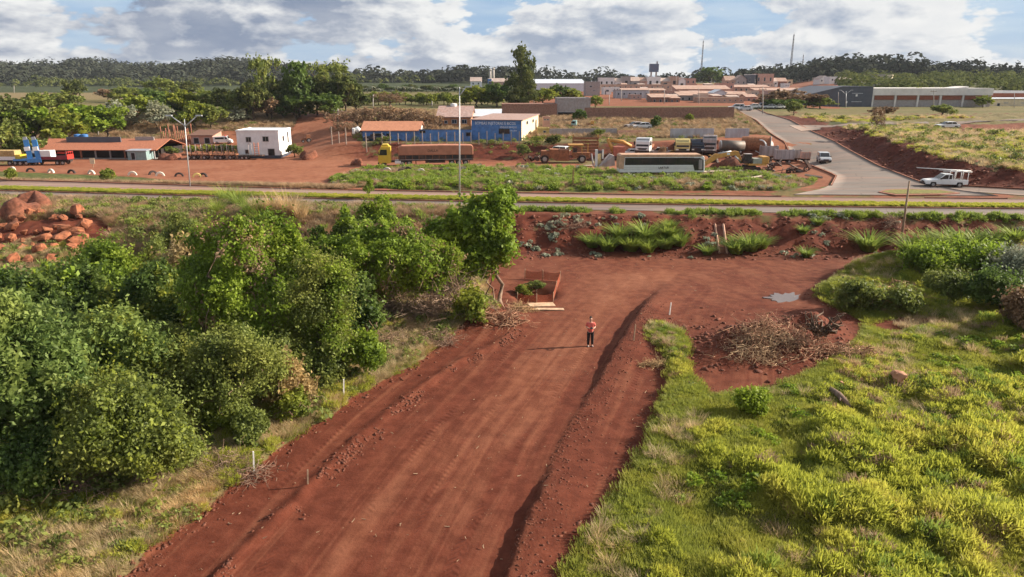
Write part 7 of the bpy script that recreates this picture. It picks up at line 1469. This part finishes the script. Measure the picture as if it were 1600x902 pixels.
    for x, y, L, wd, rz, lb in ((846, 478, 1.9, .75, .25, 'wide pale board on the ground in front of the orange mesh'), (858, 485, 2.1, .35, .12, 'narrow pale board in front of the wide board')):
        p = at(x, y); tag(box(None, 'plank', (0, 0, 0), (L, wd, .07), M_PL, .01), lb, 'board').location = (p.x, p.y, p.z + .05); bpy.context.view_layer.objects; o = [q for q in COL.objects if q.get('label') == lb][0]; o.rotation_euler = (.06, .05, rz)
    # dead branches: root pile and brush
    def brush(label, px, py, rx, ry, h, n, L, w, seed, mat=M_TWIG, name='brush_pile', cat='brush pile'):
        p = at(px, py); g = np.random.default_rng(seed); o = thing(name, label, cat, p); b = MB()
        cs = [(math.cos(a_) * q_ * rx, math.sin(a_) * q_ * ry, .25 + g.random(), a_) for a_, q_ in zip(g.random(9) * 6.283, np.sqrt(g.random(9)) * .85)]
        for i in range(n):
            a = g.random() * 6.283; q = math.sqrt(g.random()); x, y = math.cos(a) * q * rx, math.sin(a) * q * ry; cc = cs[i % 9]; x, y = (x, y) if i % 4 == 0 else (cc[0] + g.normal() * rx * .16, cc[1] + g.normal() * ry * .18); z = float(HZ(p.x + x, p.y + y)) - p.z + h * (.15 + .75 * cc[2] * (i % 4 > 0)) * g.random(); d = g.normal(size=3) * (1, 1, .45); d = Vector(d / np.linalg.norm(d)) * L * (.4 + g.random())
            limb(b, (x, y, z), Vector((x, y, z)) + d, w * (.5 + g.random()), w * .25, .16, g, 4, 4)
        b.build('branch', mat, o)['kind'] = 'stuff'; return o
    M_ROOT = P('dry_root', (.33, .19, .115), .9, var=.35, scale=4, dust=.35)
    o = brush('large pile of uprooted roots and dry straw on the red soil', 1235, 535, 3.8, 1.5, 1.0, 420, 1.0, .022, 1, M_ROOT, 'root_pile'); o2 = None
    gg = np.random.default_rng(8); b = MB()
    for i in range(26): a = gg.random() * 6.283; limb(b, (1.9 + gg.normal() * .3, .2, .5), (1.9 + math.cos(a) * 1.1, .2 + math.sin(a) * .9, .6 + gg.random() * 1.3), .09, .025, .12, gg, 5, 4)
    b.build('stump', P('dark_root', (.10, .065, .045), .9, var=.4, scale=4), o)
    brush('tangle of straw on the left half of the root pile', 1190, 548, 2.4, 1.3, .8, 560, .7, .014, 2, P('straw_tangle', (.46, .32, .19), .9, var=.3, dust=.3))
    brush('grey brown brush of bare stems below the broad vine mound', 665, 492, 4.4, 1.3, 3.6, 900, 1.5, .024, 3, P('grey_brown_stem', (.34, .24, .175), .9, var=.35, dust=.3)); brush('cut branches fanned out along the track below the vine mound', 655, 535, 2.6, 1.0, .5, 300, 1.2, .014, 4); brush('exposed roots under the leaning trunk', 775, 500, 1.8, .9, .9, 160, 1.3, .03, 5, M_ROOT)
    brush('small heap of dry straw beside the pale boards', 818, 486, .9, .6, .6, 200, .6, .014, 6, P('straw_heap', (.40, .27, .13), .9, var=.3)); brush('heap of grey twigs on the clearing at the lower left', 105, 762, 2.2, .9, .6, 260, 1.3, .018, 7); brush('dry branches beside the white stake at the track edge', 375, 740, 1.6, .8, .5, 200, 1.0, .014, 8)
    brush('low brush caught on the right end of the root pile', 1330, 555, 1.8, .7, .5, 140, 1.0, .02, 9, M_ROOT); brush('roots and soil between the puddle and the weedy heap', 1385, 470, 2.4, 1.0, 1.0, 180, 1.2, .025, 10, M_ROOT); brush('strip of straw on the shelf right of the ledge', 1018, 572, .8, .4, .25, 160, .6, .012, 11, P('straw_heap', (.40, .27, .13)))
    brush('dangling dry roots on the earth bank left of the leaning pole', 1392, 352, .9, .6, .6, 90, 1.4, .02, 12); brush('dry twigs on the earth bank left of the grass stand', 880, 352, 3.2, .5, .3, 80, 1.3, .02, 13)
    # stakes
    for px, pb, h, mt, lb in ((537, 620, .95, M_STAKE, 'white stake in the grass beside the track, farther of the two'), (397, 738, .95, M_STAKE, 'white stake at the track edge nearest the camera'), (481, 756, .62, M_WOOD, 'short wooden peg standing in the track near the ridge'), (1046, 492, .85, M_STAKE, 'white stake among dry twigs right of the ledge'), (990, 532, 1.0, M_WOOD, 'thin wooden stick on the ledge near the person'), (590, 500, .6, M_WOOD, 'thin peg at the foot of the vine mound')):
        p = at(px, pb); b = MB(); b.box((0, 0, -.2), (.07, .07, h + .2), taper=.8, tx=.8); o = tag(b.build('survey_stake', mt, loc=p), lb, 'stake'); o.rotation_euler = (.03, .06, .4)
    # concrete channel down the bank
    o = thing('drain_channel', 'narrow concrete drainage chute running down the earth bank', 'drainage channel', at(1128, 398)); O = o.location.copy(); L = [at(1117 + (1124 - 1117) * t_, 352 + 45 * t_) for t_ in np.linspace(0, 1, 8)]; Rr = [at(1130 + (1136 - 1130) * t_, 352 + 45 * t_) for t_ in np.linspace(0, 1, 8)]
    for nm, S in (('side_wall', L), ('side_wall', Rr)): b = MB(); b.tube([q - O + Vector((0, 0, .10)) for q in S], .11, 4, smooth=False); b.build(nm, P('pink_stained_concrete', (.45, .27, .19), .9, dust=.4), o)
    V = []; [V.extend((a - O + Vector((0, 0, .06)), c - O + Vector((0, 0, .06)), a - O + Vector((0, 0, -.2)), c - O + Vector((0, 0, -.2)))) for a, c in zip(L, Rr)]; b = MB(); b.add(V, [f for k in range(7) for f in ((4 * k, 4 * k + 1, 4 * k + 5, 4 * k + 4), (4 * k + 2, 4 * k + 6, 4 * k + 7, 4 * k + 3))]); b.build('invert', M_CLOD, o)
    # puddle
    m = bpy.data.materials.new('muddy_water'); m.use_nodes = True; t = NT(m.node_tree); t.n('ShaderNodeOutputMaterial', {0: t.n('ShaderNodeBsdfPrincipled', {'Base Color': (.10, .06, .045, 1), 'Roughness': .03, 'Specular IOR Level': 1., 'IOR': 1.6})})
    pts = [at(x, y) for x, y in ((1198, 467), (1204, 462), (1222, 460), (1240, 459), (1258, 461), (1264, 466), (1262, 472), (1240, 473), (1215, 472))]; zz = sorted(q.z for q in pts)[len(pts) // 2] + .015
    V = []; nq = len(pts)
    for k in range(48): t_ = k / 48 * nq; i = int(t_); f = t_ - i; q = pts[i].lerp(pts[(i + 1) % nq], f); c0 = pts[0].lerp(pts[5], .5); q = c0.lerp(q, 1 + .16 * math.sin(k * 1.7) + .12 * math.sin(k * .9 + 1)); V.append((q.x, q.y))
    b = MB(); b.prism(V, zz - .3, zz, axis='z'); b.build('puddle', m, kind='structure')
    p = at(1493, 848); tag(box(None, 'scrap_sheet', (0, 0, 0), (.42, .12, .04), M_CARW), 'scrap of white sheet lying in the grass near the right edge', 'litter').location = (p.x, p.y, p.z + .25)
    for x0, y0, x1, y1, lb in ((1160, 284, 1190, 279, 'pale beam lying on the weedy bed below the excavator'), (1258, 277, 1284, 281, 'pale beam at the right end of the weedy bed'), (1075, 274, 1140, 270, 'long thin pipe lying along the top of the weedy bed'), (900, 263, 926, 262, 'long thin slab left of the dismantled hopper')):
        a, c = at(x0, y0), at(x1, y1); b = MB(); d = c - a; b.tube([(0, 0, .3), d + Vector((0, 0, .3))], .16, 4, smooth=False); tag(b.build('beam', M_PALE, loc=a), lb, 'beam')
build_furniture()

# ---------------------------------------------------------------- person
def build_person():
    p = at(922, 541); o = thing('person', 'person in coral red shirt and black trousers standing alone on the dirt track', 'person', p, R(4), None, 1.03)
    def skin(name, pts, edges, mat, sub=2, root=0, par=o):
        me = bpy.data.meshes.new(name); me.from_pydata([q[0] for q in pts], edges, []); ob = link_mesh(name, me, mat, par); ob.modifiers.new('s', 'SKIN'); sv = me.skin_vertices[0].data
        for i, q in enumerate(pts): sv[i].radius = q[1] if hasattr(q[1], '__len__') else (q[1], q[1]); sv[i].use_root = i == root
        m = ob.modifiers.new('d', 'SUBSURF'); m.levels = m.render_levels = sub
        for f in me.polygons: f.use_smooth = True
        ob.modifiers['s'].use_smooth_shade = True; return ob
    SK = P('skin', (.50, .28, .20), .6, var=.08, dust=0); SH = P('coral_shirt', (.62, .13, .10), .85, var=.1, scale=6, dust=.05); TR = P('black_trousers', (.012, .011, .013), .85, var=.2, dust=.05); SO = P('pale_shoes', (.45, .42, .40), .8, dust=.3); HR = P('dark_hair', (.035, .025, .02), .8, dust=0)
    J = [((0, 0, .98), (.15, .11)), ((0, .01, 1.16), (.145, .105)), ((0, .01, 1.36), (.17, .115)), ((0, .015, 1.47), (.10, .08)), ((0, 0, 1.55), .055), ((0, -.015, 1.63), (.075, .09)), ((0, -.01, 1.71), (.082, .098)), ((0, -.005, 1.775), (.055, .065)),
         ((.19, .01, 1.42), .065), ((.265, -.02, 1.20), .048), ((.13, -.25, 1.19), .038), ((.07, -.30, 1.205), (.03, .022)), ((-.19, .01, 1.42), .065), ((-.265, -.02, 1.20), .048), ((-.13, -.25, 1.19), .038), ((-.07, -.30, 1.205), (.03, .022)),
         ((.10, 0, .90), .095), ((.115, -.01, .50), .062), ((.12, .02, .10), .042), ((.125, -.13, .045), (.04, .03)), ((-.10, 0, .90), .095), ((-.115, -.01, .50), .062), ((-.12, .02, .10), .042), ((-.125, -.13, .045), (.04, .03))]
    E = [(0, 1), (1, 2), (2, 3), (3, 4), (4, 5), (5, 6), (6, 7), (2, 8), (8, 9), (9, 10), (10, 11), (2, 12), (12, 13), (13, 14), (14, 15), (0, 16), (16, 17), (17, 18), (18, 19), (0, 20), (20, 21), (21, 22), (22, 23)]
    body = skin('body', J, E, SK)
    k = 1.14
    skin('shirt', [((0, 0, .80), (.185, .15)), ((0, .01, 1.10), (.175, .135)), ((0, .01, 1.36), (.195, .135)), ((0, .012, 1.475), (.10, .085)), ((.20, .01, 1.42), .083), ((.262, -.01, 1.23), .068), ((-.20, .01, 1.42), .083), ((-.262, -.01, 1.23), .068)], [(0, 1), (1, 2), (2, 3), (2, 4), (4, 5), (2, 6), (6, 7)], SH)
    skin('trousers', [((0, 0, .97), (.165, .125)), ((.105, 0, .86), .118), ((.118, -.01, .50), .09), ((.122, .015, .07), .08), ((-.105, 0, .86), .118), ((-.118, -.01, .50), .09), ((-.122, .015, .07), .08)], [(0, 1), (1, 2), (2, 3), (0, 4), (4, 5), (5, 6)], TR)
    for s in (-1, 1):
        skin('shoe', [((s * .122, .05, .05), (.05, .045)), ((s * .125, -.06, .045), (.048, .04)), ((s * .13, -.19, .035), (.045, .03))], [(0, 1), (1, 2)], SO)
        for f in range(4): skin('finger', [((s * .085, -.29, 1.225 - f * .018), .011), ((s * .055, -.335, 1.228 - f * .018), .0095), ((s * .03 + s * .004 * f, -.325, 1.226 - f * .018), .008)], [(0, 1), (1, 2)], SK, 1, par=body)
        skin('thumb', [((s * .09, -.27, 1.235), .013), ((s * .07, -.30, 1.255), .011), ((s * .045, -.315, 1.262), .009)], [(0, 1), (1, 2)], SK, 1, par=body)
        b = MB(); b.box((s * .088, .0, 1.655), (.02, .045, .06)); b.build('ear', SK, body, .006); b = MB(); b.box((s * .032, -.106, 1.70), (.022, .008, .012)); b.build('eye', TR, body)
    b = MB(); b.add([(0, -.135, 1.665), (-.016, -.10, 1.66), (.016, -.10, 1.66), (0, -.103, 1.70)], [(0, 1, 3), (0, 3, 2), (0, 2, 1), (1, 2, 3)]); b.build('nose', SK, body); b = MB(); b.box((0, -.103, 1.632), (.045, .008, .01)); b.build('mouth', P('lips', (.35, .12, .10), .6, dust=0), body)
    skin('hair', [((0, .035, 1.71), (.098, .092)), ((0, .02, 1.785), (.088, .095)), ((0, -.03, 1.815), (.06, .07))], [(0, 1), (1, 2)], HR)
    c = thing('remote_controller', 'dark handheld remote controller held at the chest by the person', 'controller', p, R(4), None, 1.03); b = MB(); b.box((0, -.325, 1.19), (.17, .07, .035)); b.build('case', M_CHASSIS, c, .008); b = MB(); b.box((0, -.35, 1.226), (.12, .012, .07), rx=-.5); b.build('screen', M_GLASS, c)
    for s in (-1, 1): b = MB(); b.tube([(s * .055, -.325, 1.226), (s * .055, -.325, 1.25)], .006, 6); b.build('stick', M_GREYST, c)
build_person()
# ---------------------------------------------------------------- air
def build_haze():
    m = bpy.data.materials.new('haze'); m.use_nodes = True; t = NT(m.node_tree)
    v = t.n('ShaderNodeVolumePrincipled', {'Color': (.80, .86, .95, 1), 'Density': .00007}); o = t.n('ShaderNodeOutputMaterial'); t.t.links.new(v.outputs[0], o.inputs['Volume'])
    b = MB(); x = float(np.abs(MX).max()) + 50; z1 = max(95., float(MZ.max()) + 30); z0 = float(MZ.min()) - 3
    b.box((0, 3000, z0), (2 * x, 6600, z1 - z0)); b.build('haze', m, kind='stuff')
build_haze()
